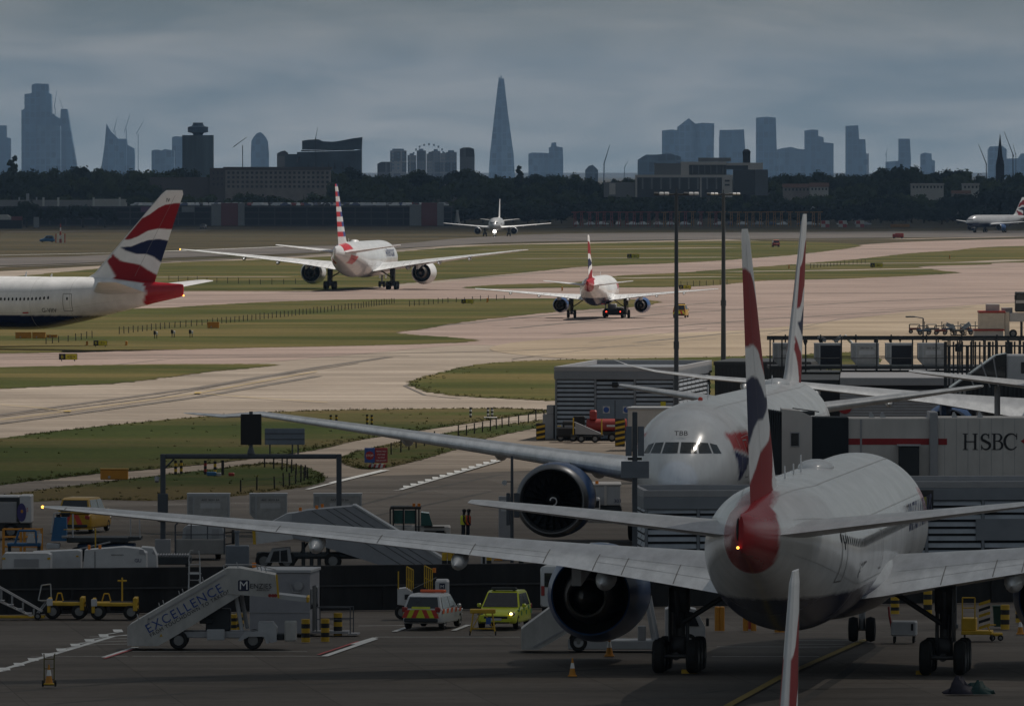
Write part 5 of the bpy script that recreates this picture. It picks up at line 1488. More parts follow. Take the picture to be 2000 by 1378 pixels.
for px in (528, 534, 539): b.cyl((Xs_(px),-1.16,Zs_(1160)),(Xs_(px),-1.142,Zs_(1160)),.075,n=12)
b.build('tail_light', M_REDP, st)
b = MB(); b.prism(poly([(313,1240),(319,1240),(316,1234)]), -1.115, -1.102, 'y'); b.build('warning_label', M_YEL, st)

# second steps truck under the engine
s2Y = 417; X2 = lambda px: (px-1000)*s2Y/F; Z2 = lambda py: at(1000, py, s2Y).z
s2 = thing('steps_truck', 'white steps truck half hidden behind the near engine and wheels', 'steps truck', (0, s2Y, 0))
b = MB(); b.prism([(X2(x),Z2(y)) for x, y in ((1018,1268),(1052,1268),(1160,1206),(1160,1130),(1075,1186),(1018,1228))], 0, 2.0, 'y'); b.build('stair_flank', M_STEPW, s2)
b = MB(); b.prism([(X2(x),Z2(y)) for x, y in ((1040,1262),(1160,1195),(1160,1199),(1044,1264))], -.03, -.002, 'y'); b.build('flank_rail', M_GREYP, s2)
b = MB(); b.box(X2(1110),X2(1290),.1,1.9,Z2(1268),Z2(1250),.04); b.build('chassis', M_LTGREY, s2)
b = MB(); b.prism([(X2(x),Z2(y)) for x, y in ((1300,1266),(1378,1266),(1378,1225),(1360,1190),(1318,1183),(1300,1190))], .1, 2.0, 'y'); b.build('cab', M_WHITEP, s2)
b = MB(); b.prism([(X2(x),Z2(y)) for x, y in ((1322,1222),(1366,1222),(1354,1195),(1324,1190))], .07, .098, 'y'); b.build('window', M_GLASS, s2)
b = MB(); b.box(X2(1379),X2(1385),-.1,.1,Z2(1222),Z2(1206),.03); b.build('mirror', M_BLK, s2)
b = MB(); b.tube([(X2(1262),.3,Z2(1165)),(X2(1278),.3,Z2(1252))], .10, 10); b.tube([(X2(1270),1.2,Z2(1165)),(X2(1286),1.2,Z2(1252))], .08, 10); b.build('hydraulic_ram', M_LTGREY, s2)
b = MB(); b.box(X2(1246),X2(1262),.1,.5,Z2(1250),Z2(1222),.03); b.build('control_box', M_GREYP, s2)
for px in (1130, 1345):
    for y in (.2, 1.7): wheel(s2, X2(px), y, .40, .26, axis='y')
# white van behind the engine
vp = at(1092, 1180, 458); van = thing('white_van', 'white van tail on beside the blast wall, mostly behind the near engine', 'van', (vp.x+.3, 453, 0), radians(-6))
b = MB(); b.smooth = True; b.loft([rr(.95*w, a, c_, .14, y) for y, a, c_, w in ((-2.6,.45,2.15,.94),(-2.5,.4,2.3,1),(1.1,.4,2.32,1),(1.5,.4,2.2,.98),(2.1,.42,1.35,.95),(2.6,.45,1.1,.88))]); b.build('body', M_CARW, van)
b = MB(); b.box(-.75,.75,-2.64,-2.58,1.35,2.0,.02); b.build('rear_window', M_GLASS, van)
for s_ in (-1,1):
    b = MB(); b.box(s_*.82-.08,s_*.82+.08,-2.66,-2.55,.95,1.4,.02); b.build('tail_light', M_REDP, van)
    for y in (-1.6, 1.6): wheel(van, s_*.83, y, .34, .22)

# baggage belt loader and two flat trailers
bY = 447; Xb = lambda px: (px-1000)*bY/F; Zb = lambda py: at(1000, py, bY).z
bl = thing('belt_loader', 'white belt loader with amber rails and a logo cab, parked by the blast wall', 'belt loader', (0, bY, 0))
b = MB(); b.prism([(Xb(776),Zb(1180)),(Xb(776),Zb(1150)),(Xb(792),Zb(1148)),(Xb(808),Zb(1158)),(Xb(808),Zb(1184))], 0, 1.6, 'y'); b.build('body', M_WHITEP, bl)
b = MB(); b.box(Xb(790),Xb(800),-.02,.0,Zb(1170),Zb(1160)); b.build('lamp', M_BLK, bl)
b = MB(); b.box(Xb(850),Xb(877),-.2,1.5,Zb(1185),Zb(1132),.08); cab_ = b.build('cab', M_WHITEP, bl)
b = MB(); b.box(Xb(858),Xb(869),-.22,-.202,Zb(1149),Zb(1138)); b.build('logo_plate', MATS['logo_navy'], cab_)
text('lettering', 'M', .22, M_WHITETXT, cab_, frame((Xb(863.5), -.232, Zb(1147.5)), (1,0,0), (0,0,1)), 'CENTER')
b = MB(); b.prism([(Xb(806),Zb(1150)),(Xb(852),Zb(1128)),(Xb(852),Zb(1136)),(Xb(806),Zb(1160))], .1, 1.1, 'y'); b.build('conveyor_belt', M_BLK, bl)
def rail(pxs, y, nm='guard_rail'):
    b = MB(); pp = [(Xb(x), y, Zb(z)) for x, z in pxs]; b.tube(pp, .03)
    lo = [(p[0], p[1], p[2]-.55) for p in pp]; b.tube(lo, .025)
    n = 4
    for i in range(n+1):
        a = Vector(pp[0]).lerp(Vector(pp[-1]), i/n); b.cyl(a, a-Vector((0,0,1.0)), .025, n=6)
    return b.build(nm, M_YEL, bl)
rail([(794,1106),(807,1113)], .2); rail([(829,1104),(844,1112)], .1)
b = MB(); b.cyl((Xb(778),0,Zb(1150)),(Xb(778),0,Zb(1115)),.03); b.build('marker_pole', M_YEL, bl)
b = MB(); b.cyl((Xb(848),.3,Zb(1118)),(Xb(848),.3,Zb(1109)),.08,n=10); b.build('beacon', M_AMBER, bl)
for px in (785, 800, 866):
    wheel(bl, Xb(px), .1, .34, .25, axis='y')

# yellow trestle
tY = 432; tr = thing('maintenance_trestle', 'yellow wheeled trestle in front of the lime car', 'trestle', at(943, 1240, tY).xyz * 1.0)
tr.location = (at(943,1240,tY).x, tY, 0)
b = MB(); b.box(-.57,.57,-.35,.35,.98,1.16,.03); b.build('top', M_YEL, tr)
b = MB()
for s_ in (-1,1):
    for y in (-.3,.3): b.tube([(s_*.55,y,.1),(s_*.42,y,1.0)], .035)
    b.tube([(s_*.55,-.3,.2),(s_*.55,.3,.2)], .03); b.tube([(s_*.5,-.3,.25),(s_*.1,-.3,.98)], .025)
b.tube([(-.54,-.3,.3),(.54,-.3,.3)], .03); b.build('leg_frame', M_YEL, tr)
for s_ in (-1,1): wheel(tr, s_*.57, -.3, .1, .06)
b = MB(); b.box(.14,.36,-.36,-.34,.5,.8); b.build('notice_plate', M_BLUES, tr)

# traffic cones
def cone(label, loc, h=.95, group='traffic cones'):
    r = thing('traffic_cone', label, 'cone', loc, 0, group); s_ = h/.95
    b = MB(); b.box(-.24*s_,.24*s_,-.24*s_,.24*s_,0,.07*s_,.02); b.build('foot', M_ORANGE, r)
    b = MB(); b.smooth = True; b.lathe([(.07*s_,.19*s_),(.42*s_,.115*s_),(.70*s_,.065*s_),(.95*s_,.03*s_)], 'z', 16, caps=(True, True)); b.build('body', M_ORANGE, r)
    b = MB(); b.smooth = True; b.lathe([(.42*s_,.122*s_),(.70*s_,.072*s_)], 'z', 16); b.build('white_band', M_WHITETXT, r)
    return r
cone('orange cone alone on the apron in front of the near engine', gd(1118, 1320), .75)
cone('orange cone beside the steps truck under the near wing', gd(1190, 1281), .85)
cone('orange cone behind the blast wall under the near wing', gd(973, 1094), .9)
cone('orange cone at the right edge under the wing', gd(1993, 1238), .75)
# hand trolley with a cone
p = gd(96, 1340); ht = thing('hand_trolley', 'dark green hand trolley standing alone on the apron', 'trolley', p, radians(8))
b = MB()
for s_ in (-1,1): b.tube([(s_*.2,0,.12),(s_*.2,-.02,1.15),(s_*.22,-.1,1.32)], .025)
for z in (.3,.72,1.1): b.tube([(-.2,0,z),(.2,0,z)], .02)
b.box(-.22,.22,-.3,.0,.06,.09); b.build('frame', mat('olive_metal', (.10,.09,.025), .6), ht)
for s_ in (-1,1): wheel(ht, s_*.25, .04, .13, .08)
cone('yellow cone carried on the hand trolley', (p.x+.0, p.y-.16, .092), .8).children[1].data.materials[0] = M_YEL
# chocks
for px, py, w_ in ((1345,1314,'left'),(1803,1316,'right')):
    q_ = gd(px, py); b = MB(); b.prism([(-.1,0),(.1,0),(.0,.16)], -.30, .30, 'x'); o = b.build('wheel_chock', M_YEL, None, loc=q_); tag(o, f'yellow chock at the {w_} main wheels of the foreground jet', 'chock', 'wheel chocks')
# bollards
def bollard(label, loc, h, r_, ma, mb_=None, group='striped bollards', n=5):
    r = thing('bollard', label, 'bollard', loc, 0, group)
    if mb_ is None:
        b = MB(); b.cyl((0,0,0),(0,0,h),r_,n=16); b.ell((0,0,h),r_,r_,r_*.4,16,6); b.build('post', ma, r); return r
    for i in range(n):
        b = MB(); b.cyl((0,0,h*i/n),(0,0,h*(i+1)/n),r_,n=16); b.build('band', (ma, mb_)[i % 2], r)
    return r
for px, py, h, w_ in ((597,1253,1.0,'at the hut corner nearest the steps truck'),(635,1252,1.0,'just right of the hut door'),(660,1240,1.0,'inside the hut railing'),(455,1232,.75,'behind the steps truck, left of a pair'),(468,1230,.75,'behind the steps truck, right of a pair')):
    bollard('yellow and black bollard ' + w_, gd(px, py), h, .19, M_YEL, M_BLK)
for px, py, h, w_ in ((1748,1198,.8,'low one beyond the nose wheels'),(1812,1200,1.2,'tall one left of the right main gear'),(1963,1228,1.1,'beside the green bin'),(1992,1215,1.0,'at the right edge behind the cone')):
    bollard('yellow and black bollard under the foreground jet, ' + w_, gd(px, py), h, .2, M_YEL, M_BLK)
for px, w_ in ((1401,'left of a close pair'),(1410,'right of a close pair'),(1456,'single, left of the hydrant'),(1472,'just right of the hydrant'),(1518,'left of the pair behind the fin tip'),(1527,'right of the pair behind the fin tip')):
    bollard('orange bollard beyond the foreground jet, ' + w_, gd(px, 1231 if px < 1500 else 1234), 1.05, .12, M_ORANGE, group='orange bollards')
hy_ = thing('hydrant', 'dark hydrant between orange bollards beyond the jet belly', 'hydrant', gd(1466, 1228))
b = MB(); b.cyl((0,0,0),(0,0,.75),.14,n=12); b.cyl((-.28,0,.5),(.28,0,.5),.08,n=10); b.ell((0,0,.75),.15,.15,.12,12,6); b.build('body', M_REDP, hy_)
for i, px in enumerate((871, 880, 889, 898)): bollard('yellow topped black post in the row behind the blast wall, ' + ('first','second','third','fourth')[i] + ' from the ramp', at(px, 1100, 489+i*.6), 0, .1, M_BLK) if False else None
for i, (px, w_) in enumerate(((868,'first'),(879,'second'),(889,'third'),(900,'fourth'),(955,'fifth'),(1018,'sixth'),(1076,'seventh'))):
    Yb = 486; q_ = at(px, 1100, Yb)
    bollard('yellow topped post behind the blast wall, ' + w_ + ' from the ramp', (q_.x, Yb, 0), 1.55, .13, M_BLK, M_YEL, 'yellow topped posts', 4)
wp_ = thing('white_standpipe', 'small white standpipe behind the blast wall near the cone', 'standpipe', (at(945,1100,487).x, 487, 0))
b = MB(); b.box(-.14,.14,-.12,.12,0,1.7,.03); b.box(-.2,.2,-.14,.14,1.7,1.82,.03); b.build('post', M_WHITEP, wp_)
b = MB(); b.box(-.06,.06,-.14,-.12,.9,1.4); b.build('slot', M_BLK, wp_)

# yellow dollies by the wall
def dolly(label, px, py, L=2.2, pole=False, rz=0):
    p = gd(px, py); r = thing('engine_stand', label, 'stand', p, rz, 'yellow equipment stands')
    b = MB(); b.box(-L/2,L/2,-.8,.8,.62,.78,.03); b.box(-L/2,-L/2+.15,-.85,.85,.3,.95,.03); b.box(L/2-.2,L/2,-.85,.85,.4,1.0,.03); b.build('bed', M_YEL, r)
    b = MB(); b.cyl((-L*.1,-.3,.62),(L*.44,-.3,.62),.22,n=14); b.build('drum', M_BLK, r)
    b = MB(); b.tube([(-L*.3,.4,.78),(-L*.25,.4,1.15),(-L*.15,.4,1.15),(-L*.1,.4,.78)], .03)
    if pole: b.tube([(L*.15,.2,.78),(L*.15,.2,1.9)], .04); b.tube([(L*.05,.2,1.75),(L*.25,.2,1.75)], .04)
    b.build('upright', M_YEL, r)
    b = MB(); b.box(-L/2-.02,-L/2+.25,-.9,-.84,.62,.95,.02); b.build('white_plate', M_WHITEP, r)
    for s_ in (-1,1):
        for y in (-.7,.7): wheel(r, s_*L*.36, y, .36, .2, axis='y')
    return r
dolly('yellow stand with black drum against the wall, left one', 130, 1207, 1.7)
dolly('yellow stand with a tall cross pole against the wall', 225, 1208, 2.1, True)
# silver maintenance steps at the left edge
sp_ = gd(45, 1208); ms = thing('maintenance_steps', 'silver tubular maintenance steps at the left edge', 'steps', (sp_.x, sp_.y, 0), 0)
b = MB()
for y in (-.5,.5):
    b.tube([(-2.2,y,2.1),(.9,y,.35)], .03); b.tube([(-2.2,y,1.35),(.7,y,.0)], .03)
    for i in range(6):
        x = -2.0+.5*i; b.tube([(x,y,1.98-.297*(i)),(x,y,1.25-.235*i)], .02)
b.build('handrail', M_ALU, ms)
b = MB()
for i in range(7): b.box(-2.0+i*.42,-1.7+i*.42,-.48,.48,1.22-.195*i,1.26-.195*i)
b.build('tread', M_GREYP, ms)
b = MB(); b.tube([(-2.2,-.5,.1),(1.0,-.5,.1)], .05); b.tube([(-2.2,.5,.1),(1.0,.5,.1)], .05); b.tube([(-2.0,-.5,.1),(-2.0,-.5,1.3)], .05); b.build('base', M_YEL, ms)
for x in (-1.8,.7): wheel(ms, x, -.6, .16, .1, axis='y')
m2 = thing('platform_steps', 'small silver platform steps right of the tubular steps', 'steps', gd(88, 1205), radians(10))
b = MB(); b.tube([(-.5,-.3,.0),(.1,-.3,.75),(.4,-.3,.0)], .03); b.tube([(-.5,.3,.0),(.1,.3,.75),(.4,.3,.0)], .03); b.tube([(-.35,-.3,.8),(-.2,-.3,1.5),(.22,-.3,1.55),(.25,-.3,.8),(-.35,-.3,.8)], .03); b.box(-.2,.25,-.32,.32,.74,.78); b.build('frame', M_ALU, m2)
# silver ladder tower in front of the wall
lt = thing('ladder_tower', 'slim silver ladder tower rising over the blast wall behind the steps truck', 'ladder', (at(380,1200,449).x, 449, 0))
b = MB()
for x in (-.3,.3):
    for y in (-.3,.3): b.tube([(x,y,0),(x*.8,y*.8,2.6)], .03)
for i in range(7): b.tube([(-.28,-.29,.3+i*.36),(.28,-.29,.3+i*.36)], .025)
b.tube([(-.3,-.3,.2),(.3,-.3,1.4)], .02); b.box(-.3,.3,-.3,.3,2.0,2.05); b.tube([(-.26,-.26,2.6),(-.2,-.26,3.1),(-.05,-.26,3.1)], .025); b.tube([(.26,-.26,2.6),(.2,-.26,3.1)], .025); b.build('frame', M_ALU, lt)

# white ground power box and yellow equipment under the right wing
gp = thing('power_cart', 'low white wheeled power cart beyond the nose wheels', 'cart', gd(1766, 1254), radians(-5))
b = MB(); b.box(-.56,.56,-.5,.5,.30,.95,.06); b.build('body', M_LTGREY, gp)
b = MB(); b.box(.32,.42,-.52,-.5,.55,.85); b.build('panel', M_BLK, gp)
b = MB(); b.tube([(-.5,-.3,.5),(-.62,-.5,1.15),(-.66,-.5,1.6)], .05); b.build('draw_bar', M_REDP, gp)
for s_ in (-1,1):
    for y in (-.35,.35): wheel(gp, s_*.42, y, .15, .1)
yp = thing('access_platform', 'yellow access platform with black chevrons under the right wing', 'platform', gd(1912, 1250), radians(-6))
b = MB(); b.box(-.75,.6,-.6,.6,.28,.45,.03); b.box(-.75,-.1,-.5,.5,.45,1.0,.03); b.build('base', M_YEL, yp)
b = MB(); b.tube([(-.7,-.5,1.0),(-.7,-.5,1.9),(-.15,-.5,1.9),(-.15,-.5,1.0)], .03); b.tube([(-.7,-.5,1.45),(-.15,-.5,1.45)], .025); b.build('guard_rail', M_YEL, yp)
for i in range(5):
    b = MB(); b.prism([(.02,.5+.26*i),(.52,.66+.26*i),(.52,.79+.26*i),(.02,.63+.26*i)], -.55, -.5, 'y'); b.build('chevron_stripe', (M_YEL, M_BLK)[i % 2], yp)
for s_ in (-1,1): wheel(yp, s_*.6, -.5, .14, .08)
tc_ = thing('tow_cart', 'small yellow cart with black wheels right of the access platform', 'cart', gd(1940, 1250), 0)
b = MB(); b.box(-.15,.4,-.3,.3,.2,.34,.02); b.tube([(-.1,-.3,.3),(-.3,-.3,.7),(.1,-.3,.7)], .03); b.build('frame', M_YEL, tc_)
for x in (-.05,.3): wheel(tc_, x, -.3, .13, .08, axis='y')
gb = thing('waste_bin', 'dark green waste bin between yellow equipment under the right wing', 'bin', gd(1952, 1226))
b = MB(); b.loft([[(x*w, y*w, z) for x, y in ((-.3,-.3),(.3,-.3),(.3,.3),(-.3,.3))] for z, w in ((.08,.8),(.95,1.0))]); b.build('body', mat('green_bin', (.015,.05,.03), .6), gb)
b = MB(); b.box(-.33,.33,-.33,.33,.951,1.03,.03); b.build('lid', MATS['green_bin'], gb)
gpil = thing('concrete_pillar', 'dark grey slab pillar behind the right main gear', 'pillar', gd(1858, 1226))
b = MB(); b.box(-.24,.24,-.2,.2,0,2.5,.03); b.box(-.3,.3,-.26,.26,0,.2,.03); b.build('shaft', M_MASTM, gpil)
# bags on the apron
for nm, lb, px, col_, sz in (('sack', 'dark violet sack lying on the apron, part of a small heap', 1878, (.016,.014,.03), .62), ('sack', 'teal sack beside the violet one on the apron', 1900, (.006,.04,.042), .42), ('sack', 'taller teal sack at the right of the small heap', 1916, (.005,.042,.04), .46)):
    q_ = gd(px, 1355); b = MB(); r_ = random.Random(px); b.smooth = True; rings = []
    for i in range(9):
        t = i/8; rings.append([(sz*(1-.7*t**1.4)*(1+.22*sin(3*a+px+t*4)+.22*r_.random())*cos(a) + .2*sz*t*sin(px), sz*.6*(1-.75*t**2)*sin(a), sz*.95*t*(.75+.35*sin(2*a+px)*t+.25*r_.random()) + .01) for a in [2*pi*j/18 for j in range(18)]])
    b.loft(rings); o = b.build(nm, mat('sack_%d' % px, col_, .6, var=.3, scale=4), None, loc=q_); tag(o, lb, 'sack', 'sacks on the apron')

# ------------------------------------------------------------------ equipment behind the wall
eY = 500; Xe = lambda px, Y=500: (px-1000)*Y/F; Ze = lambda py, Y=500: at(1000, py, Y).z
# covered steps with grey sloping flank
rY = 503; cs = thing('covered_steps', 'large grey covered boarding steps with sloping ribbed flank behind the wall', 'covered steps', (0, rY, 0))
PX = lambda pts, Y=rY: [(Xe(x, Y), Ze(y, Y)) for x, y in pts]
M_FLANK = mat('steps_grey_flank', (.27,.28,.305), .5, var=.08)
b = MB(); b.prism(PX([(570,1003),(600,996),(690,988),(875,1100),(860,1112),(770,1112),(598,1056),(570,1050)]), 0, 2.4, 'y'); b.build('flank', M_FLANK, cs)
b = MB()
for (xa, ya, xb, yb) in ((608,997,792,1108),(636,994,820,1108),(650,992,836,1108),(668,990,856,1108)):
    b.prism(PX([(xa,ya),(xa+1.6,ya),(xb+1.6,yb),(xb,yb)]), -.02, -.002, 'y')
b.build('rib_line', M_DARKGAP, cs)
b = MB(); b.prism(PX([(688,986),(694,986),(880,1098),(875,1101)]), -.05, 2.45, 'y'); b.build('edge_rail', M_ALU, cs)
b = MB(); b.prism(PX([(498,1026),(568,1030),(572,1052),(500,1062)]), -.1, 2.0, 'y'); lc = b.build('lower_car', M_WHITEP, cs)
b = MB(); b.prism(PX([(492,1022),(498,1022),(500,1062),(494,1062)]), -.15, 2.0, 'y'); b.build('yellow_edge', M_YEL, cs)
text('lettering', 'BRITISH AIRWAYS', .17, M_NAVYTXT, lc, frame((Xe(515,rY),-.112,Ze(1038,rY)),(1,0,0.05),(0,0,1)), 'LEFT')
b = MB(); b.prism(PX([(500,1035),(560,1003),(600,998),(600,1058),(572,1052)]), .3, 2.0, 'y'); b.build('upper_car', M_LTGREY, cs)
for px, py in ((586,997),(618,993),(629,990)):
    b = MB(); b.cyl((Xe(px,rY),.5,Ze(py+1,rY)),(Xe(px,rY),.5,Ze(py-6,rY)),.08,n=10); b.build('beacon', M_AMBER, cs)
b = MB(); b.prism(PX([(517,1098),(530,1072),(565,1069),(570,1098)]), .2, 1.8, 'y'); cf = b.build('cab_frame', M_GREYP, cs)
b = MB(); b.prism(PX([(527,1096),(534,1076),(545,1075),(545,1096)]), .16, .196, 'y'); b.prism(PX([(548,1096),(548,1075),(560,1073),(562,1096)]), .16, .196, 'y'); b.build('window', M_GLASS, cf)
b = MB()
for x in (592, 608, 623, 640): b.cyl((Xe(x,rY),.4,0),(Xe(x,rY),.4,Ze(1058,rY)),.10,n=10)
b.tube([(Xe(575,rY),.5,Ze(1098,rY)),(Xe(600,rY),.5,Ze(1060,rY))], .06); b.box(Xe(500,rY),Xe(850,rY),.3,2.1,.55,.85,.04); b.build('chassis', M_DARKMETAL, cs)
for px in (515, 560, 650, 800): wheel(cs, Xe(px,rY), .35, .45, .3, axis='y')
# silver truck front
tkY = 516; tk = thing('silver_truck', 'silver truck front with railed roof beside the gantry post', 'truck', (0, tkY, 0)); PT = lambda pts: [(Xe(x,tkY), Ze(y,tkY)) for x, y in pts]
b = MB(); b.box(Xe(341,tkY),Xe(440,tkY),0,.2,Ze(1082,tkY),Ze(1052,tkY),.05); b.build('front_panel', mat('truck_panel', (.27,.265,.26), .5, .2), tk)
b = MB(); b.prism(PT([(355,1052),(438,1052),(434,1030),(425,1026),(365,1026),(357,1032)]), .3, 2.2, 'y'); cb = b.build('cab', M_LTGREY, tk)
b = MB(); b.box(Xe(362,tkY),Xe(372,tkY),.27,.298,Ze(1050,tkY),Ze(1033,tkY)); b.box(Xe(413,tkY),Xe(427,tkY),.27,.298,Ze(1050,tkY),Ze(1033,tkY)); b.build('window_frame', M_GREYP, cb)
b = MB(); b.tube([(Xe(342,tkY),-.02,Ze(1082,tkY)),(Xe(342,tkY),-.02,Ze(1025,tkY)),(Xe(350,tkY),-.02,Ze(1017,tkY)),(Xe(430,tkY),-.02,Ze(1017,tkY)),(Xe(438,tkY),-.02,Ze(1025,tkY)),(Xe(438,tkY),-.02,Ze(1082,tkY))], .045)
for x in (373, 405): b.tube([(Xe(x,tkY),-.02,Ze(1052,tkY)),(Xe(x,tkY),-.02,Ze(1017,tkY))], .035)
b.tube([(Xe(342,tkY),-.02,Ze(1043,tkY)),(Xe(438,tkY),-.02,Ze(1043,tkY))], .03); b.build('guard_rail', M_MASTM, tk)
b = MB(); b.box(Xe(350,tkY),Xe(435,tkY),.21,3,.5,Ze(1082,tkY)-.01,.05); b.build('chassis', M_DARKMETAL, tk)
b = MB(); b.tube([(Xe(440,tkY),.1,Ze(1040,tkY)),(Xe(455,tkY),.1,Ze(1038,tkY)),(Xe(457,tkY),.1,Ze(1060,tkY)),(Xe(440,tkY),.1,Ze(1062,tkY))], .035); b.box(Xe(452,tkY),Xe(458,tkY),.05,.2,Ze(1062,tkY),Ze(1034,tkY),.02); b.build('mirror', M_BLK, tk)
for x in (362, 425): wheel(tk, Xe(x,tkY), .8, .5, .3)
# black deck rail at its left
dk2 = thing('roller_deck', 'low black roller deck just above the wall left of the ladder tower', 'deck', (0, 492, 0))
b = MB(); b.box(Xe(272,492),Xe(372,492),0,1.8,Ze(1102,492),Ze(1086,492),.05); b.build('frame', M_DARKMETAL, dk2)
b = MB()
for i in range(18): b.cyl((Xe(275+i*5.3,492),.1,Ze(1084,492)),(Xe(275+i*5.3,492),1.7,Ze(1084,492)),.05,n=8)
b.build('roller', M_GREYP, dk2)
b = MB()
for x in (280, 365): b.box(Xe(x,492)-.1,Xe(x,492)+.1,.4,1.4,0,Ze(1102,492))
b.build('leg', M_DARKMETAL, dk2)
# grey pedestal between truck and covered steps
pd = thing('grey_pedestal', 'grey column on a wide box between the silver truck and covered steps', 'pedestal', (at(463,1098,498).x, 498, 0))
b = MB(); b.box(-.58,.62,-.4,.4,0,1.45,.04); b.build('box', M_PANEL, pd)
b = MB(); b.cyl((0,0,1.45),(0,0,2.1),.11,n=12); b.cyl((0,0,2.1),(0,0,2.2),.15,n=12); b.build('column', M_PANEL, pd)
# containers behind
for px0, px1, txt, lb in ((365,448,'AKE 18501 BA','grey container just above the near wing behind the silver truck'),(487,560,'AKE 18505 BA','grey container with airline label left of the covered steps'),(612,706,'AKE 18507 BA','grey container whose top shows behind the covered steps')):
    Yc = 556; w_ = Xe(px1,Yc)-Xe(px0,Yc)
    uld(lb, (Xe((px0+px1)/2,Yc), Yc, .52), 0, 'sheet', txt, w=w_)
    dl = thing('container_dolly', 'flat dark dolly carrying the ' + lb[5:], 'dolly', (Xe((px0+px1)/2,Yc), Yc, 0), 0, 'container dollies')
    b = MB(); b.box(-w_/2,w_/2,0,1.5,.40,.515,.02); b.build('bed', M_DARKMETAL, dl)
    for s_ in (-1,1):
        for y in (.3,1.2): wheel(dl, s_*w_*.35, y, .2, .14)
# tractor with green glass
gY2 = 531; gtk = thing('glazed_tractor', 'dark tractor with green tinted cab glass just above the near wing', 'tractor', (0, gY2, 0))
G = lambda pts: [(Xe(x,gY2), Ze(y,gY2)) for x, y in pts]
b = MB()
for x in (762, 768, 788, 812, 818): b.box(Xe(x,gY2)-.04,Xe(x,gY2)+.04,-.02,.06,Ze(1050,gY2),Ze(992,gY2))
b.box(Xe(762,gY2),Xe(822,gY2),-.05,2,Ze(994,gY2),Ze(989,gY2),.02); b.build('cab_frame', M_BLK, gtk)
for xa, xb in ((769,787),(790,811)): b = MB(); b.box(Xe(xa,gY2),Xe(xb,gY2),.07,.11,Ze(1022,gY2),Ze(996,gY2)); b.build('window', M_GLASSG, gtk)
b = MB(); b.prism(G([(822,1000),(838,1002),(845,1026),(822,1026)]), 0, 1.8, 'y'); b.build('windscreen', M_GLASSG, gtk)
b = MB(); b.box(Xe(764,gY2),Xe(880,gY2),.1,1.9,.4,Ze(1027,gY2),.08); b.build('body', M_BEIGE, gtk)
b = MB()
for i in range(4): b.box(Xe(828,gY2),Xe(868,gY2),-.05,.08,.5+.22*i,.56+.22*i)
b.build('step', M_BLK, gtk)
for px in (808, 818): b = MB(); b.cyl((Xe(px,gY2),.5,Ze(990,gY2)),(Xe(px,gY2),.5,Ze(983,gY2)),.08,n=10); b.build('beacon', M_AMBER, gtk)
for x in (785, 860): wheel(gtk, Xe(x,gY2), .2, .5, .3, axis='y')
# white high loader truck behind the blue engine
wY = 578; wt = thing('catering_truck', 'white box truck behind the blue engine with an amber beacon', 'truck', (0, wY, 0))
b = MB(); b.box(Xe(1140,wY),Xe(1212,wY),0,5.0,.75,Ze(948,wY),.05); bx_ = b.build('box_body', M_LTGREY, wt)
b = MB(); b.box(Xe(1180,wY),Xe(1185,wY),-.06,-.002,.75,Ze(948,wY)); b.box(Xe(1138,wY),Xe(1214,wY),-.05,5.05,Ze(948,wY)+.002,Ze(945,wY)); b.build('edge_frame', M_BEIGE, wt)
text('lettering', '303', .3, M_NAVYTXT, bx_, frame((Xe(1199,wY),-.012,Ze(981,wY)),(1,0,0),(0,0,1)), 'LEFT')
b = MB(); b.box(Xe(1150,wY),Xe(1172,wY),-.9,-.1,.5,Ze(970,wY),.08); cb2 = b.build('cab', M_WHITEP, wt)
b = MB(); b.box(Xe(1152,wY),Xe(1170,wY),-.93,-.91,Ze(990,wY),Ze(976,wY)); b.build('windscreen', M_GLASS, cb2)
b = MB(); b.box(Xe(1140,wY),Xe(1214,wY),.1,4.8,.4,.74,.05); b.build('chassis', M_DARKMETAL, wt)
b = MB(); b.cyl((Xe(1166,wY),.4,Ze(946,wY)),(Xe(1166,wY),.4,Ze(939,wY)),.10,n=10); b.build('beacon', M_AMBER, wt)
for x in (1155, 1200): wheel(wt, Xe(x,wY), .3, .45, .3, axis='y')
cbn = thing('notice_cabinet', 'pale cabinet with paper notices left of the blue engine', 'cabinet', (at(986,1040,515).x, 515, 0))
b = MB(); b.box(-.33,.33,-.15,.15,0,3.4,.03); b.build('body', M_GREYP, cbn)
b = MB(); b.box(-.2,.2,-.17,-.152,2.6,3.2); b.build('notice', M_WHITEP, cbn)

# left cluster: box truck, loader, tugs, dollies
lY = 545; lt_ = thing('box_truck', 'white box truck at the left edge with a roller shutter and a round blue emblem', 'truck', (0, lY, 0))
b = MB(); b.box(Xe(-140,lY),Xe(37,lY),0,2.5,.9,Ze(968,lY),.05); b.build('box_body', M_WHITEP, lt_)
b = MB(); b.box(Xe(38,lY),Xe(61,lY),-.1,2.4,.9,Ze(967,lY),.05); fr_ = b.build('front_body', M_WHITEP, lt_)
b = MB()
for i in range(14): b.box(Xe(-130,lY),Xe(31,lY),-.03 if i % 2 else -.045,-.002,Ze(1018,lY)+i*.075,Ze(1018,lY)+i*.075+.07)
b.build('roller_shutter', M_GREYP, lt_)
b = MB(); b.box(Xe(-130,lY),Xe(37,lY),-.06,-.002,Ze(979,lY),Ze(971,lY)); b.box(Xe(32,lY),Xe(36.8,lY),-.06,-.002,.95,Ze(979,lY)); b.build('shutter_frame', M_DARKMETAL, lt_)
b = MB(); b.cyl((Xe(42,lY),-.12,Ze(1000,lY)),(Xe(42,lY),-.102,Ze(1000,lY)),.26,n=20); eb = b.build('round_emblem', mat('emblem_violet', (.05,.04,.16), .5), lt_)
for v in eb.data.vertices: v.co.z = Ze(1000,lY) + (v.co.z - Ze(1000,lY))*2.0
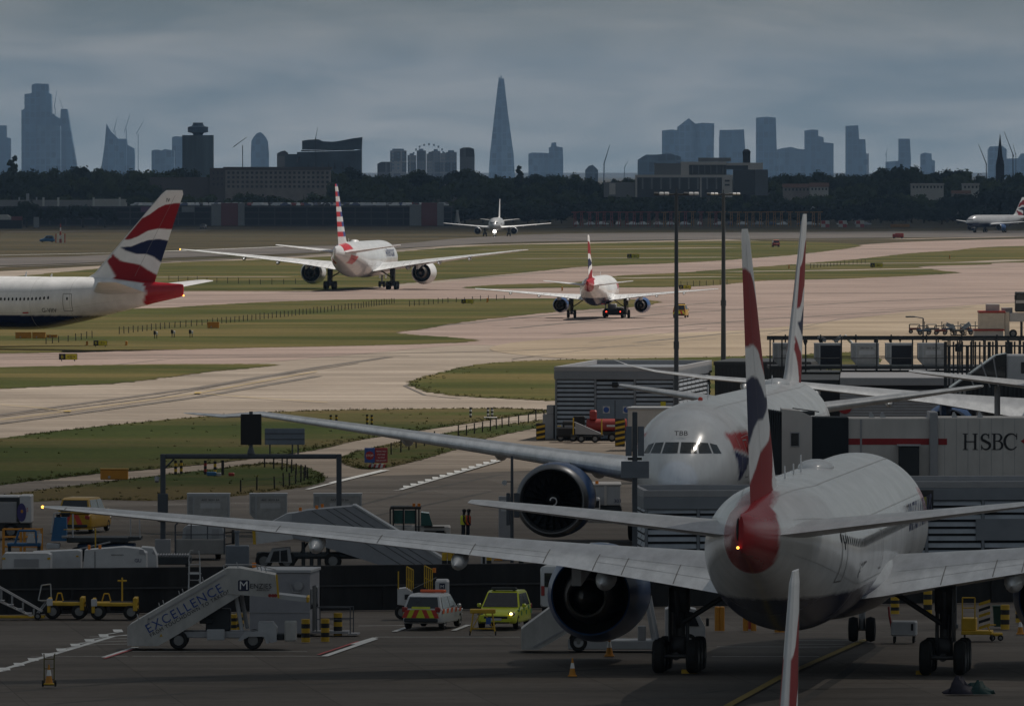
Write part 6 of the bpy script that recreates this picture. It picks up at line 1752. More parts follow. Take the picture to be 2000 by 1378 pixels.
b = MB(); b.ell((Xe(42.5,lY),-.125,Ze(998,lY)),.07,.01,.1,12,6); b.build('spot', M_ORANGE, eb)
text('lettering', '05', .34, M_REDTXT, fr_, frame((Xe(46.5,lY),-.104,Ze(999,lY)),(1,0,0),(0,0,1)), 'LEFT', sx=.75)
b = MB(); b.box(Xe(-140,lY),Xe(58,lY),.2,2.3,.45,.9,.05); b.build('chassis', M_DARKMETAL, lt_)
for x in (-80, 20): wheel(lt_, Xe(x,lY), .3, .45, .3, axis='y')
oY = 505
for i, (px, w_) in enumerate(((22,'left'),(63,'right'))):
    od = thing('cage_dolly', f'amber framed dolly in front of the white box truck, {w_} of two', 'dolly', (Xe(px,oY), oY, 0), 0, 'amber dollies')
    b = MB()
    for x in (-.45,.45):
        for y in (0,1.2): b.tube([(x,y,.45),(x,y,2.05)], .04)
    for z in (.5, 1.1, 1.6, 2.0): b.tube([(-.45,0,z),(.45,0,z)], .03); b.tube([(-.45,1.2,z),(.45,1.2,z)], .03)
    b.build('cage', M_ORANGE, od)
    b = MB(); b.box(-.5,.5,-.05,1.25,.36,.46,.02); b.build('bed', M_DARKMETAL, od)
    for s_ in (-1,1): wheel(od, s_*.4, .1, .18, .12)
bc = thing('blue_conveyor', 'low blue conveyor frame with white panels left of the loader', 'conveyor', (Xe(48,494), 494, 0))
b = MB(); b.box(-.9,.8,0,.8,1.55,1.72,.03); b.tube([(-.5,0,1.7),(-.3,0,2.35),(.55,0,2.35),(.6,0,1.6)], .06); b.build('frame', M_BLUEP, bc)
b = MB(); b.prism([(.1,1.73),(.55,1.73),(.42,2.2),(.18,2.2)], -.05, .1, 'y'); b.prism([(.62,1.73),(.85,1.73),(.85,2.2),(.7,2.2)], -.05, .1, 'y'); b.build('panel', M_WHITEP, bc)
b = MB()
for x in (-.8,.7): b.box(x-.08,x+.08,.2,.6,0,1.55)
b.build('leg', M_DARKMETAL, bc)
hlY = 510; hl_ = thing('high_loader', 'blue high loader with black deck and thin posts in front of the yellow pickup', 'loader', (0, hlY, 0))
b = MB(); b.prism([(Xe(x,hlY),Ze(y,hlY)) for x, y in ((99,1056),(129,1056),(129,1010),(106,1010))], 0, 1.2, 'y'); b.build('control_tower', M_BLUEP, hl_)
b = MB(); b.cyl((Xe(113,hlY),.3,Ze(1010,hlY)),(Xe(113,hlY),.3,Ze(1004,hlY)),.12,n=12); b.cyl((Xe(127,hlY),.3,Ze(1009,hlY)),(Xe(127,hlY),.3,Ze(1001,hlY)),.22,.26,n=14); b.build('hose_reel', M_BLK, hl_)
b = MB(); b.tube([(Xe(100,hlY),-.05,Ze(1040,hlY)),(Xe(105,hlY),-.05,Ze(1002,hlY)),(Xe(118,hlY),-.05,Ze(1000,hlY))], .035)
b.tube([(Xe(142,hlY),-.05,Ze(1048,hlY)),(Xe(142,hlY),-.05,Ze(1003,hlY))], .045); b.tube([(Xe(255,hlY),.1,Ze(1046,hlY)),(Xe(254,hlY),.1,Ze(1005,hlY)),(Xe(272,hlY),.1,Ze(1008,hlY)),(Xe(273,hlY),.1,Ze(1050,hlY))], .03); b.build('handrail', M_LTGREY, hl_)
b = MB(); b.box(Xe(130,hlY),Xe(250,hlY),0,2.4,Ze(1059,hlY),Ze(1049,hlY),.04); b.prism([(Xe(x,hlY),Ze(y,hlY)) for x, y in ((250,1057),(275,1054),(275,1048),(250,1048))], .1, 2.3, 'y'); b.build('deck', M_DARKMETAL, hl_)
b = MB(); b.box(Xe(150,hlY),Xe(262,hlY),.2,2.2,.5,Ze(1062,hlY),.05); b.build('lower_frame', mat('deep_blue_frame', (.012,.035,.08), .6), hl_)
b = MB(); b.tube([(Xe(155,hlY),-.02,.8),(Xe(215,hlY),-.02,Ze(1058,hlY))], .05); b.box(Xe(120,hlY),Xe(131,hlY),-.05,.3,Ze(1050,hlY),Ze(1045,hlY),.02); b.build('scissor_arm', M_GREYP, hl_)
b = MB(); b.box(Xe(90,hlY),Xe(116,hlY),-.1,1,.8,Ze(1061,hlY),.04); b.build('white_box', M_LTGREY, hl_)
for x in (150, 250): wheel(hl_, Xe(x,hlY), .3, .45, .3, axis='y')
tuY = 470
def tug_body(name, label, pts, Y, cat='tug', m=M_WHITEP):
    r = thing(name, label, cat, (0, Y, 0)); b = MB(); b.prism([(Xe(x,Y), max(.35, Ze(y,Y))) for x, y in pts], 0, 2.0, 'y'); b.build('body', m, r)
    for x in (pts[0][0]+18, pts[1][0]-18): wheel(r, Xe(x,Y), .1, .42, .3, axis='y'); wheel(r, Xe(x,Y), 1.8, .42, .3, axis='y')
    return r
t1 = tug_body('baggage_cart', 'long white cart with a roller shutter showing above the wall at left', [(4,1135),(98,1135),(98,1083),(92,1080),(8,1080),(4,1085)], tuY, 'cart')
b = MB()
for i in range(9): b.box(Xe(27,tuY),Xe(75,tuY),-.03 if i % 2 else -.045,-.002,Ze(1107,tuY)+i*.045,Ze(1107,tuY)+i*.045+.042)
b.build('roller_shutter', M_GREYP, t1)
b = MB(); b.box(Xe(4,tuY),Xe(10,tuY),-.02,-.002,Ze(1092,tuY),Ze(1088,tuY)); b.box(Xe(92,tuY),Xe(98,tuY),-.02,-.002,Ze(1092,tuY),Ze(1088,tuY)); b.build('reflector', M_YEL, t1)
t2 = tug_body('baggage_cart', 'second white cart behind the shuttered one, joined to the white tug', [(60,1135),(157,1135),(157,1076),(150,1074),(62,1078)], tuY+3.5, 'cart')
b = MB(); b.box(Xe(148,tuY+3.5),Xe(153,tuY+3.5),-.02,-.002,Ze(1087,tuY+3.5),Ze(1084,tuY+3.5)); b.build('reflector', M_YEL, t2)
t3 = tug_body('pushback_tractor', 'long low white tractor with two amber beacons showing above the wall', [(159,1135),(285,1135),(285,1080),(270,1071),(240,1068),(165,1074)], tuY+1, 'tractor')
b = MB(); b.prism([(Xe(x,tuY+1),Ze(y,tuY+1)) for x, y in ((271,1081),(284,1083),(280,1073),(272,1072))], -.03, -.002, 'y'); b.build('head_lamp_panel', M_GREYP, t3)
b = MB(); b.box(Xe(185,tuY+1)-.015,Xe(185,tuY+1)+.015,-.012,-.002,.4,Ze(1076,tuY+1)); b.build('panel_joint', M_DARKGAP, t3)
text('lettering', 'GU', .24, M_NAVYTXT, t3, frame((Xe(262,tuY+1),-.012,Ze(1097,tuY+1)),(1,0,0),(0,0,1)), 'LEFT')
text('lettering', 'BRITISH AIRWAYS', .075, M_BLACKTXT, t3, frame((Xe(217,tuY+1),-.012,Ze(1084,tuY+1)),(1,0,0),(0,0,1)), 'LEFT')
for px in (173, 194): b = MB(); b.cyl((Xe(px,tuY+1),.4,Ze(1073,tuY+1)),(Xe(px,tuY+1),.4,Ze(1064,tuY+1)),.07,n=10); b.build('beacon', M_AMBER, t3)
t4 = tug_body('pushback_tractor', 'white tractor nose showing behind the long low one', [(270,1135),(306,1135),(305,1085),(298,1070),(275,1068)], tuY+5, 'tractor')
b = MB(); b.prism([(Xe(x,tuY+5),Ze(y,tuY+5)) for x, y in ((296,1080),(304,1083),(300,1074))], -.03, -.002, 'y'); b.build('head_lamp_panel', M_GREYP, t4)
op = thing('thin_pole', 'thin olive pole standing between the white carts and the loader', 'pole', (Xe(186,490), 490, 0)); b = MB(); b.cyl((0,0,0),(0,0,2.6),.035); b.tube([(-1.6,0,2.55),(0,0,2.6)], .02); b.build('pole', M_YEL, op)

# two people in vests
def person(label, px, vestm, rz):
    Y = 541; q_ = at(px, 1060, Y)
    r = bpy.data.objects.new('person', bpy.data.meshes.new('person')); COL.objects.link(r)
    J = [((0,0,.95),.15),((0,.0,1.2),.145),((0,0,1.42),.15),((0,.02,1.52),.06),((0,.04,1.60),.085),((0,.05,1.70),.095),((0,.05,1.78),.06),
         ((.19,0,1.42),.065),((.26,-.02,1.15),.05),((.24,.14,.92),.038),((-.19,0,1.42),.065),((-.26,-.02,1.15),.05),((-.24,.12,.93),.038),
         ((.10,0,.88),.095),((.11,.03,.5),.068),((.11,-.02,.09),.05),((.12,.14,.05),.045),((-.10,0,.88),.095),((-.11,-.03,.5),.068),((-.12,-.08,.09),.05),((-.13,.08,.05),.045)]
    E = [(0,1),(1,2),(2,3),(3,4),(4,5),(5,6),(2,7),(7,8),(8,9),(2,10),(10,11),(11,12),(0,13),(13,14),(14,15),(15,16),(0,17),(17,18),(18,19),(19,20)]
    r.data.from_pydata([j[0] for j in J], E, [])
    sk = r.modifiers.new('Skin', 'SKIN')
    for v, j in zip(r.data.skin_vertices[0].data, J): v.radius = (j[1], j[1])
    r.data.skin_vertices[0].data[0].use_root = True
    sb_ = r.modifiers.new('Sub', 'SUBSURF'); sb_.levels = 1; sb_.render_levels = 1
    m = bpy.data.materials.get('dark_workwear') or mat('dark_workwear', (.02,.022,.03), .8); r.data.materials.append(m)
    r.location = (q_.x, Y, 0); r.rotation_euler.z = rz
    b = MB(); b.smooth = True; b.loft([[(.225*w*cos(a), .17*w*sin(a), z) for a in [2*pi*j/20 for j in range(20)]] for z, w in ((.95,1.0),(1.2,1.0),(1.38,1.02),(1.47,.75))], False, True); b.build('vest', vestm, r)
    b = MB(); b.ell((0,.045,1.73),.105,.12,.10,14,8); b.build('hair', M_BLK, r)
    b = MB(); b.ell((0,.095,1.655),.065,.05,.085,12,8); b.build('face', mat('skin', (.35,.2,.14), .6), r)
    return tag(r, label, 'person', 'ground staff')
person('person in a lime vest walking behind the near wing', 905, M_CHEVY, radians(-80))
person('person in an orange vest just right of the one in lime', 914, M_FLUOO, radians(-85))

# tug, ramp cart and red tanker beside the louvred building
tY2 = 742
bt = thing('baggage_tug', 'black tug parked in front of the louvred building', 'tug', (at(1110,876,tY2).x, tY2, 0), 0)
b = MB(); b.box(-.9,.6,-1.2,1.2,.35,1.1,.1); b.box(-.45,.5,-.9,.6,1.1,1.55,.1); b.build('body', M_BLK, bt)
b = MB(); b.box(-.3,.4,-1.0,-.95,1.05,1.25); b.build('windscreen', M_GREYP, bt)
for s_ in (-.6,.35): wheel(bt, s_, -1.0, .34, .24, axis='y')
rc = thing('ramp_cart', 'grey wedge shaped ramp cart with amber posts behind the black tug', 'cart', (at(1148,880,tY2-3).x, tY2-3, 0), 0)
b = MB(); b.prism([(-.95,.65),(1.0,.6),(1.0,.7),(-.95,1.55)], -.6, .6, 'y'); b.build('ramp_side', M_GREYP, rc)
b = MB(); b.box(-1.3,1.2,-.55,.55,.42,.6,.03); b.build('bed', M_DARKMETAL, rc)
b = MB(); b.cyl((-1.1,-.6,.6),(-1.1,-.6,1.9),.05); b.cyl((1.05,-.6,.6),(1.05,-.6,1.8),.05); b.build('marker_post', M_YEL, rc)
for x in (-.5, .55): wheel(rc, x, -.5, .3, .2, axis='y')
tn = thing('red_tanker', 'red tank trailer and tractor beside the louvred building doors', 'tanker', (at(1190,878,tY2-1).x, tY2-1, 0), 0)
b = MB(); b.smooth = True; b.lathe([(-1.75,.3),(-1.7,.5),(1.3,.5),(1.35,.3)], 'x', 20, (0,0,1.25), (True, True)); b.build('tank', M_REDP, tn)
b = MB(); b.box(-1.5,-.95,-.6,.6,1.7,2.4,.1); b.box(-1.5,-1.1,-.63,-.602,1.95,2.3); b.build('cab', M_REDP, tn)
b = MB(); b.box(-1.7,1.4,-.5,.5,.5,.78,.03); b.build('chassis', M_DARKMETAL, tn)
b = MB(); b.box(-.2,.5,-.54,-.52,1.15,1.3); b.box(.9,1.2,-.54,-.52,1.35,1.5); b.build('label_plate', M_WHITEP, tn)
for x in (-1.0, .2, .8): wheel(tn, x, -.45, .34, .22, axis='y')
def hatch_block(label, px, py, w=1.0, h=1.6, Y=740):
    q_ = at(px, py, Y); r = thing('hazard_barrier', label, 'barrier', (q_.x, Y, 0), 0, 'hazard striped barriers')
    b = MB(); b.box(-w/2,w/2,0,.35,0,h,.04); b.build('block', M_BLK, r)
    n = int(h/.4)
    for i in range(n):
        b = MB(); b.prism([(-w/2+.02,.08+.4*i),(w/2-.02,.22+.4*i),(w/2-.02,.40+.4*i),(-w/2+.02,.26+.4*i)], -.03, -.004, 'y'); b.build('yellow_stripe', M_YEL, r)
hatch_block('yellow and black barrier between the red tanker and the slim sign post', 1211, 880, .75, 2.1, 728)
hatch_block('yellow and black barrier left of the louvred building, nearer one', 1056, 853, .7, 1.3, 745)
hatch_block('yellow and black barrier left of the louvred building, taller one', 1072, 853, .5, 1.6, 752)
bollard('yellow and black bollard at the corner of the louvred building', (at(1092,858,744).x, 744, 0), 1.15, .14, M_YEL, M_BLK)
b5 = thing('black_crate', 'black crate stood against the louvres of the far service building', 'crate', (at(1131,858,745).x, 745, 0))
b = MB(); b.box(-.45,.45,-.3,.3,.9,1.85,.05); b.box(-.5,.5,-.35,.35,0,.9,.05); b.build('body', M_BLK, b5)

# things by the cream cabin at the far right
hY = 1205; Xf = lambda px, Y=hY: (px-1000)*Y/F
cb5 = thing('cream_cabin', 'cream cabin with red roof edge at the right edge of the sandy stand', 'cabin', (0, hY, 0))
zq = lambda py: at(1000, py, hY).z
b = MB(); b.box(Xf(1913),Xf(1962),0,4,zq(642),zq(611),.03); b.build('wall', mat('cream_panel', (.50,.46,.40), .6), cb5)
b = MB(); b.box(Xf(1912),Xf(1964),-.08,4.1,zq(611),zq(607),.02); b.box(Xf(1902),Xf(1962),-.1,4.1,zq(646),zq(642.5),.02); b.build('red_edge', M_REDP, cb5)
b = MB(); b.box(Xf(1904),Xf(1960),.1,3.9,0,zq(646),.02); b.build('lower_wall', M_BEIGE, cb5)
b = MB(); b.box(Xf(1927),Xf(1953),.6,2.5,zq(607)+.002,zq(594),.04); b.box(Xf(1958),Xf(1979),1.5,3,zq(612),zq(601),.03); b.build('roof_plant', M_GREYP, cb5)
b = MB(); b.box(Xf(1963),Xf(1972),.2,1.2,0,zq(609),.03); b.build('side_column', MATS['cream_panel'], cb5)
tkk = thing('dark_truck', 'dark truck cab above a white chassis at the right edge', 'truck', (Xf(1998), hY, 0))
b = MB(); b.box(-.9,1.6,0,2.4,zq(609),zq(570),.12); cbk = b.build('cab', M_DARKMETAL, tkk)
b = MB(); b.box(-.8,1.5,-.03,-.004,zq(584),zq(575)); b.build('windscreen', M_GLASS, cbk)
b = MB(); b.box(-.88,1.55,-.04,-.004,zq(592),zq(586)); b.build('bonnet_strip', M_LTGREY, cbk)
b = MB(); b.box(-1.6,1.6,.2,2.4,zq(628),zq(611),.05); b.build('body', M_LTGREY, tkk)
b = MB(); b.box(-1.05,-.92,-.1,.1,zq(585),zq(576),.03); b.build('mirror', M_BLK, tkk)
b = MB(); b.box(-.3,.0,.4,.8,0,zq(628)); b.box(1.2,1.5,.4,.8,0,zq(628)); b.build('support_leg', M_DARKMETAL, tkk)
for x in (-1.2, 1.2): wheel(tkk, x, .3, .5, .3, axis='y')
for i in range(8):
    px = 1787 + i*16.5; Y = 1235 - (i % 2)*12; q_ = at(px, 640, Y)
    r = thing('baggage_dolly', ('red','dark blue','rusty')[i % 3] + ' empty baggage dolly in the row on the sandy stand, ' + ('first','second','third','fourth','fifth','sixth','seventh','eighth')[i] + ' from the left', 'dolly', (q_.x, Y, 0), radians(10*(i % 3)), 'row of empty dollies')
    b = MB(); b.box(-.75,.75,-.7,.7,.45,.72,.04); b.build('bed', (mat('dull_red', (.09,.022,.02), .7), mat('dull_blue', (.015,.045,.09), .7), M_DARKMETAL)[i % 3], r)
    b = MB(); b.tube([(-.7,0,.7),(-.7,0,1.15),(.6,0,1.15),(.6,0,.7)], .07); b.tube([(.2,.2,.7),(.2,.2,1.7)], .05) if i % 2 else None; b.build('frame', M_DARKMETAL, r)
    for s_ in (-1,1): wheel(r, s_*.55, -.55, .28, .18, axis='y')
gp2 = thing('slanted_pole', 'slanted grey boom rising beyond the roof rack on the sandy stand', 'boom', (at(1672,655,1085).x, 1085, 0))
b = MB(); b.tube([(.7,0,.2),(-1.3,0,2.3)], .16, 10); b.box(.3,1.2,-.3,.3,0,.5,.05); b.build('arm', M_LTGREY, gp2)
# ------------------------------------------------------------------ signs, posts and fences on the airfield
def taxi_sign(label, px, py, black, yellow, w_px, h_px):
    p = gd(px, py); k = F/p.y; w, h = w_px/k, h_px/k
    r = thing('taxiway_sign', label, 'sign', (p.x, p.y, 0), 0, 'taxiway signs')
    b = MB(); b.box(-w/2, w/2, 0, .25, .15, .15+h, .03); b.build('case', M_BLK, r)
    split = -w/2 + w*.36
    b = MB(); b.box(split, w/2-.04, -.02, -.004, .19, .11+h); face = b.build('yellow_face', M_YELB, r)
    text('lettering', yellow, h*.80, M_BLACKTXT, face, frame(((split+w/2)/2, -.03, .15+h*.20), (1,0,0), (0,0,1)), 'CENTER')
    text('lettering', black, h*.80, M_YELB, r, frame(((-w/2+split)/2, -.02, .15+h*.20), (1,0,0), (0,0,1)), 'CENTER')
    b = MB()
    for x in (-w*.35, w*.35): b.box(x-.05, x+.05, .05, .2, 0, .15)
    b.build('foot', M_DARKMETAL, r); return r
taxi_sign('taxiway sign on the strip edge, an arrow either side of its yellow letter', 133, 705, 'B', '<E>', 36, 12)
taxi_sign('black and yellow taxiway sign in the grass with one arrow after its letter', 196, 677, 'B', 'F>', 27, 10)
for px, py, w_ in ((913,594,'beside the engine of the striped jet'),(1338,566,'under the wing tip of the towed jet'),(1712,523,'far right beyond the thin fin'),(1237,505,'in the grass beyond the towed jet')):
    taxi_sign('small black and yellow sign ' + w_, px, py, 'A', 'B>', 24, 8)
def barrier(label, px0, px1, py, h_px, m=M_ORANGE):
    p = gd((px0+px1)/2, py); k = F/p.y; w, h = (px1-px0)/k, h_px/k
    r = thing('barrier_block', label, 'barrier', (p.x, p.y, 0), 0, 'amber barrier blocks')
    b = MB(); b.box(-w/2, w/2, 0, .5, .03, h, .06); b.build('block', m, r)
    b = MB(); b.box(-w/2-.04, w/2+.04, -.05, .55, h-.04, h+.05, .03); b.build('top_rail', mat('dull_amber', (.30,.17,.03), .7), r)
    b = MB(); b.cyl((-w*.18,-.05,.2),(-w*.18,.02,.2),.09,n=12); b.build('drain_cap', M_GREYP, r)
barrier('large amber block on the grass beside the service path at left', 196, 250, 937, 21)
for a, b_, py, h, w_ in ((405,428,641,12,'beside the post fence in the middle grass'),(30,61,661,12,'under the belly of the jet at the left edge'),(63,89,661,12,'second one under the belly of the left jet'),(91,112,660,6,'low one beside the two under the left jet'),(1371,1400,604,0,'')):
    if h: barrier('amber block ' + w_, a, b_, py, h)
for px, py, w_ in ((170,674,'left of the black and yellow sign'),(247,674,'right of the black and yellow sign'),(1098,568,'left of the towed jet'),(952,590,'in the grass behind the engine of the striped jet'),(1541,525,'left of the far fin'),(1855,506,'far right beyond the stand')):
    p = gd(px, py); h = 9/(F/p.y); r = thing('marker_light', 'small amber marker box ' + w_, 'marker', p, 0, 'amber marker boxes')
    b = MB(); b.box(-.13,.13,-.13,.13,.05,h*.9,.04); b.build('box', M_ORANGE, r); b = MB(); b.box(-.25,.05,-.2,.2,0,.05,.01); b.build('foot', M_ORANGE, r)
# post fences
M_POST = mat('dark_timber_post', (.022,.020,.018), .9)
def fence(label, px, n, h, name='post_fence', rad=.055, wire=True):
    w = [gd(*p) for p in px]; L = [0]
    for a, c_ in zip(w[:-1], w[1:]): L.append(L[-1]+(c_-a).length)
    o = w[0]; r = thing(name, label, 'fence', (o.x, o.y, 0), 0)
    top = []; src = None
    for i in range(n):
        d = L[-1]*(i/(n-1)) ; k = max(j for j in range(len(L)) if L[j] <= d+1e-6); k = min(k, len(w)-2)
        q_ = w[k].lerp(w[k+1], (d-L[k])/max(1e-6, L[k+1]-L[k])) - o
        hh = h*(1+.12*rnd.uniform(-1, 1))
        b = MB(); b.cyl((0,0,0),(rnd.uniform(-.03,.03),0,hh),rad,rad*.9,7)
        b.build('post', M_POST, r, loc=(q_.x, q_.y, 0)); top.append(Vector((q_.x, q_.y, h*.8)))
    if wire:
        b = MB(); b.tube(top, .012, 4); b.tube([t-Vector((0,0,h*.45)) for t in top], .012, 4); b.build('wire', M_POST, r)
    return r
fence('long line of dark posts crossing the middle grass towards the striped jet', [(233,652),(330,641),(420,633),(560,618),(700,602),(770,592)], 72, .85)
fence('short line of dark posts under the left jet beside the taxiway sign', [(90,672),(118,668),(142,666),(180,660)], 8, .85)
fence('dark post fence curving round the tip of the grass island by the gantry', [(517,912),(549,917),(578,926),(603,934),(586,942),(545,953),(500,957),(470,960)], 17, .85)
fence('dark post fence along the path below the white wing', [(895,853),(930,846),(960,840),(990,832),(1030,826),(1062,820)], 12, .9)
fence('dark post fence in the grass behind the stop board', [(764,887),(790,881),(820,872),(848,866)], 6, .9)
fence('line of tiny posts in the grass behind the striped jet', [(330,548),(420,552),(520,556),(600,553)], 14, 1.0)
fence('line of tiny posts on the grass strip beyond the towed jet', [(1330,560),(1372,558),(1420,556)], 8, .9)
fence('line of tiny posts along the narrow track at far right', [(1583,524),(1640,518),(1690,514)], 16, .9)
fence('line of tiny posts near the striped jet engine', [(800,598),(872,591),(985,585)], 16, .8)
# bollards in the grass
for px, py, ma, mb_, h, w_ in ((343,926,M_BLK,M_YEL,.95,'first of the pair nearest the left gantry post'),(354,925,M_BLK,M_YEL,.95,'second of the pair nearest the left gantry post'),(401,926,M_BLK,M_REDP,.95,'in the middle under the gantry beam, reddish'),(420,928,M_BLK,M_YEL,.98,'right of the reddish one under the gantry beam'),(435,927,M_BLK,M_BLK,1.0,'darkest, right end under the gantry beam'),
    (646,829,M_BLK,M_YEL,.8,'first of four on the grass beyond the gantry'),(657,829,M_BLK,M_YEL,.8,'second of four on the grass beyond the gantry'),(717,828,M_BLK,M_YEL,.8,'third of four on the grass beyond the gantry'),(726,829,M_BLK,M_YEL,.8,'fourth of four on the grass beyond the gantry'),
    (919,815,M_BLK,M_WHITETXT,.85,'black and white, alone above the white wing'),(953,814,M_BLK,M_WHITETXT,.8,'black and white, first of two on a pale slab'),(961,813,M_BLK,M_WHITETXT,.75,'black and white, second of two on a pale slab')):
    bollard('banded post in the grass, ' + w_, gd(px, py), h, .10, ma, mb_, 'banded posts in the grass')
p = gd(958, 816); o = MB(); o.box(-.55,.55,-.5,.6,0,.12,.03); o = o.build('concrete_slab', M_BEIGE, None, loc=(p.x, p.y, -.03)); tag(o, 'pale concrete slab carrying two banded posts in the grass', 'slab')
# guard lights in the middle grass
for i, (px, py) in enumerate(((304,661),(338,659),(373,659))):
    p = gd(px, py); r = thing('guard_light', 'black and white guard light in the middle grass, ' + ('left','middle','right')[i] + ' of three', 'light', p, 0, 'guard lights')
    b = MB(); b.cyl((-.12,0,0),(-.12,0,.55),.05); b.cyl((.14,0,0),(.14,0,.55),.05); b.build('leg', M_BLK, r)
    b = MB(); b.box(-.26,.02,-.12,.12,.5,.98,.04); b.build('black_head', M_BLK, r); b = MB(); b.box(.04,.26,-.12,.12,.45,.85,.04); b.build('white_head', M_WHITEP, r)
# stop board
sb_ = gd(735, 913); so = thing('stop_board', 'blue and red stop board on a striped base in the grass', 'sign', sb_)
k_ = F/sb_.y
b = MB(); b.box(-23/k_,-3/k_,-.06,.0,10/k_,39/k_,.02); b.build('blue_panel', M_BLUES, so)
b = MB(); b.cyl((-13/k_,-.09,24/k_),(-13/k_,-.07,24/k_),8.7/k_,n=8); red = b.build('stop_disc', M_REDS, so)
text('lettering', 'STOP', 6/k_, M_WHITETXT, red, frame((-13/k_,-.10,22/k_),(1,0,0),(0,0,1)), 'CENTER')
b = MB(); b.box(-3/k_,22/k_,-.06,.0,10/k_,39/k_,.02); rp = b.build('red_panel', mat('board_red', (.26,.02,.03), .5), so)
for i, s_ in enumerate(('TRAFFIC MUST', 'STOP HERE', 'ALL STOP', 'FOR AIRCRAFT')): text('lettering', s_, 3.4/k_, M_WHITETXT, rp, frame((9.5/k_,-.07,(31-6*i)/k_),(1,0,0),(0,0,1)), 'CENTER', sx=.9)
b = MB(); b.box(-11/k_,-7/k_,.0,.08,0,12/k_); b.box(6/k_,10/k_,.0,.08,0,12/k_); b.build('post', M_GREYP, so)
for i in range(7): b = MB(); b.prism([((-16+4.6*i)/k_,0),((-16+4.6*(i+1))/k_,0),((-13.5+4.6*(i+1))/k_,7/k_),((-13.5+4.6*i)/k_,7/k_)], -.12, .3, 'y'); b.build('base_stripe', (M_REDP, M_WHITEP)[i % 2], so)
# small clutter near the gantry bollards
p = gd(414, 929); jc = thing('junction_box', 'small blue junction box among the banded posts under the gantry', 'box', p)
b = MB(); b.box(-.35,.3,-.2,.2,.02,.28,.04); b.build('body', M_BLUEP, jc); b = MB(); b.box(.32,.62,-.15,.15,.0,.22,.03); b.build('side_box', M_GREYP, jc)
p = gd(452, 929); o = MB(); o.box(-.2,.2,-.15,.15,0,.22,.04); o = o.build('red_box', M_REDP, None, loc=p); tag(o, 'small red box in the grass right of the darkest banded post', 'box')

# rough grass tufts on the near verges
def tufts():
    b = MB(); r_ = random.Random(11)
    for key, n in (('d', 1100), ('e', 500), ('f', 400), ('c', 300)):
        poly_ = spline([Vector((gd(*p).x, gd(*p).y)) for p in FIELDS[key]], 6)
        xs_ = [p.x for p in poly_]; ys_ = [p.y for p in poly_]
        def inside(x, y):
            c_ = False; j = len(poly_)-1
            for i in range(len(poly_)):
                if (poly_[i].y > y) != (poly_[j].y > y) and x < (poly_[j].x-poly_[i].x)*(y-poly_[i].y)/(poly_[j].y-poly_[i].y)+poly_[i].x: c_ = not c_
                j = i
            return c_
        cnt = 0; tries = 0
        while cnt < n and tries < n*12:
            tries += 1
            if r_.random() < .9:
                q_ = r_.choice(poly_); x, y = q_.x + r_.gauss(0, .8), q_.y + r_.gauss(0, 1.0)
            else: x, y = r_.uniform(max(min(xs_), -42), min(max(xs_), 45)), r_.uniform(min(ys_), max(ys_))
            if not inside(x, y): continue
            cnt += 1; h = r_.uniform(.06, .17) * (1.6 if r_.random() < .06 else 1); b.m = 0 if r_.random() < .62 else 1 if r_.random() < .8 else 2
            for j in range(4):
                a = r_.uniform(0, 6.28); d = r_.uniform(.03, .16); l = r_.uniform(-.16, .16); w = r_.uniform(.018, .045)
                px_, py_ = x + d*cos(a), y + d*sin(a)
                b.add([(px_-w, py_, GZ), (px_+w, py_, GZ), (px_+l, py_+r_.uniform(-.1,.1), GZ+h*r_.uniform(.6,1.2))], [(0,1,2)])
    o = b.build('grass', [mat('grass_blade', (.060,.070,.018), .9, spec=.1), mat('grass_blade_dry', (.080,.066,.028), .9, spec=.1), mat('grass_flower', (.16,.14,.03), .9, spec=.1)])
    o['kind'] = 'stuff'
tufts()
# ------------------------------------------------------------------ beyond the runway
M_FARTRUNK = mat('bark', (.035,.028,.02), .9)
def foliage_mat(name, lo, hi):
    m = bpy.data.materials.new(name); n, l = nodes_of(m); b = n['Principled BSDF']
    b.inputs['Roughness'].default_value = .9; b.inputs['Specular IOR Level'].default_value = .1
    oi = n.new('ShaderNodeObjectInfo'); t = n.new('ShaderNodeTexCoord'); nt = n.new('ShaderNodeTexNoise'); nt.inputs['Scale'].default_value = .35; nt.inputs['Detail'].default_value = 4
    l.new(t.outputs['Object'], nt.inputs['Vector'])
    mm = n.new('ShaderNodeMath'); mm.operation = 'MULTIPLY_ADD'; l.new(oi.outputs['Random'], mm.inputs[0]); mm.inputs[1].default_value = .85
    m2 = n.new('ShaderNodeMath'); m2.operation = 'MULTIPLY_ADD'; l.new(nt.outputs['Fac'], m2.inputs[0]); m2.inputs[1].default_value = .9; m2.inputs[2].default_value = -.36
    l.new(m2.outputs[0], mm.inputs[2])
    l.new(ramp(n, l, mm.outputs[0], [(0, lo), (1, hi)]), b.inputs['Base Color'])
    MATS[name] = m; return m
M_LEAF = foliage_mat('broadleaf_foliage', (.010,.020,.009), (.060,.078,.022))
M_LEAFD = foliage_mat('dark_foliage', (.007,.014,.008), (.020,.030,.014))
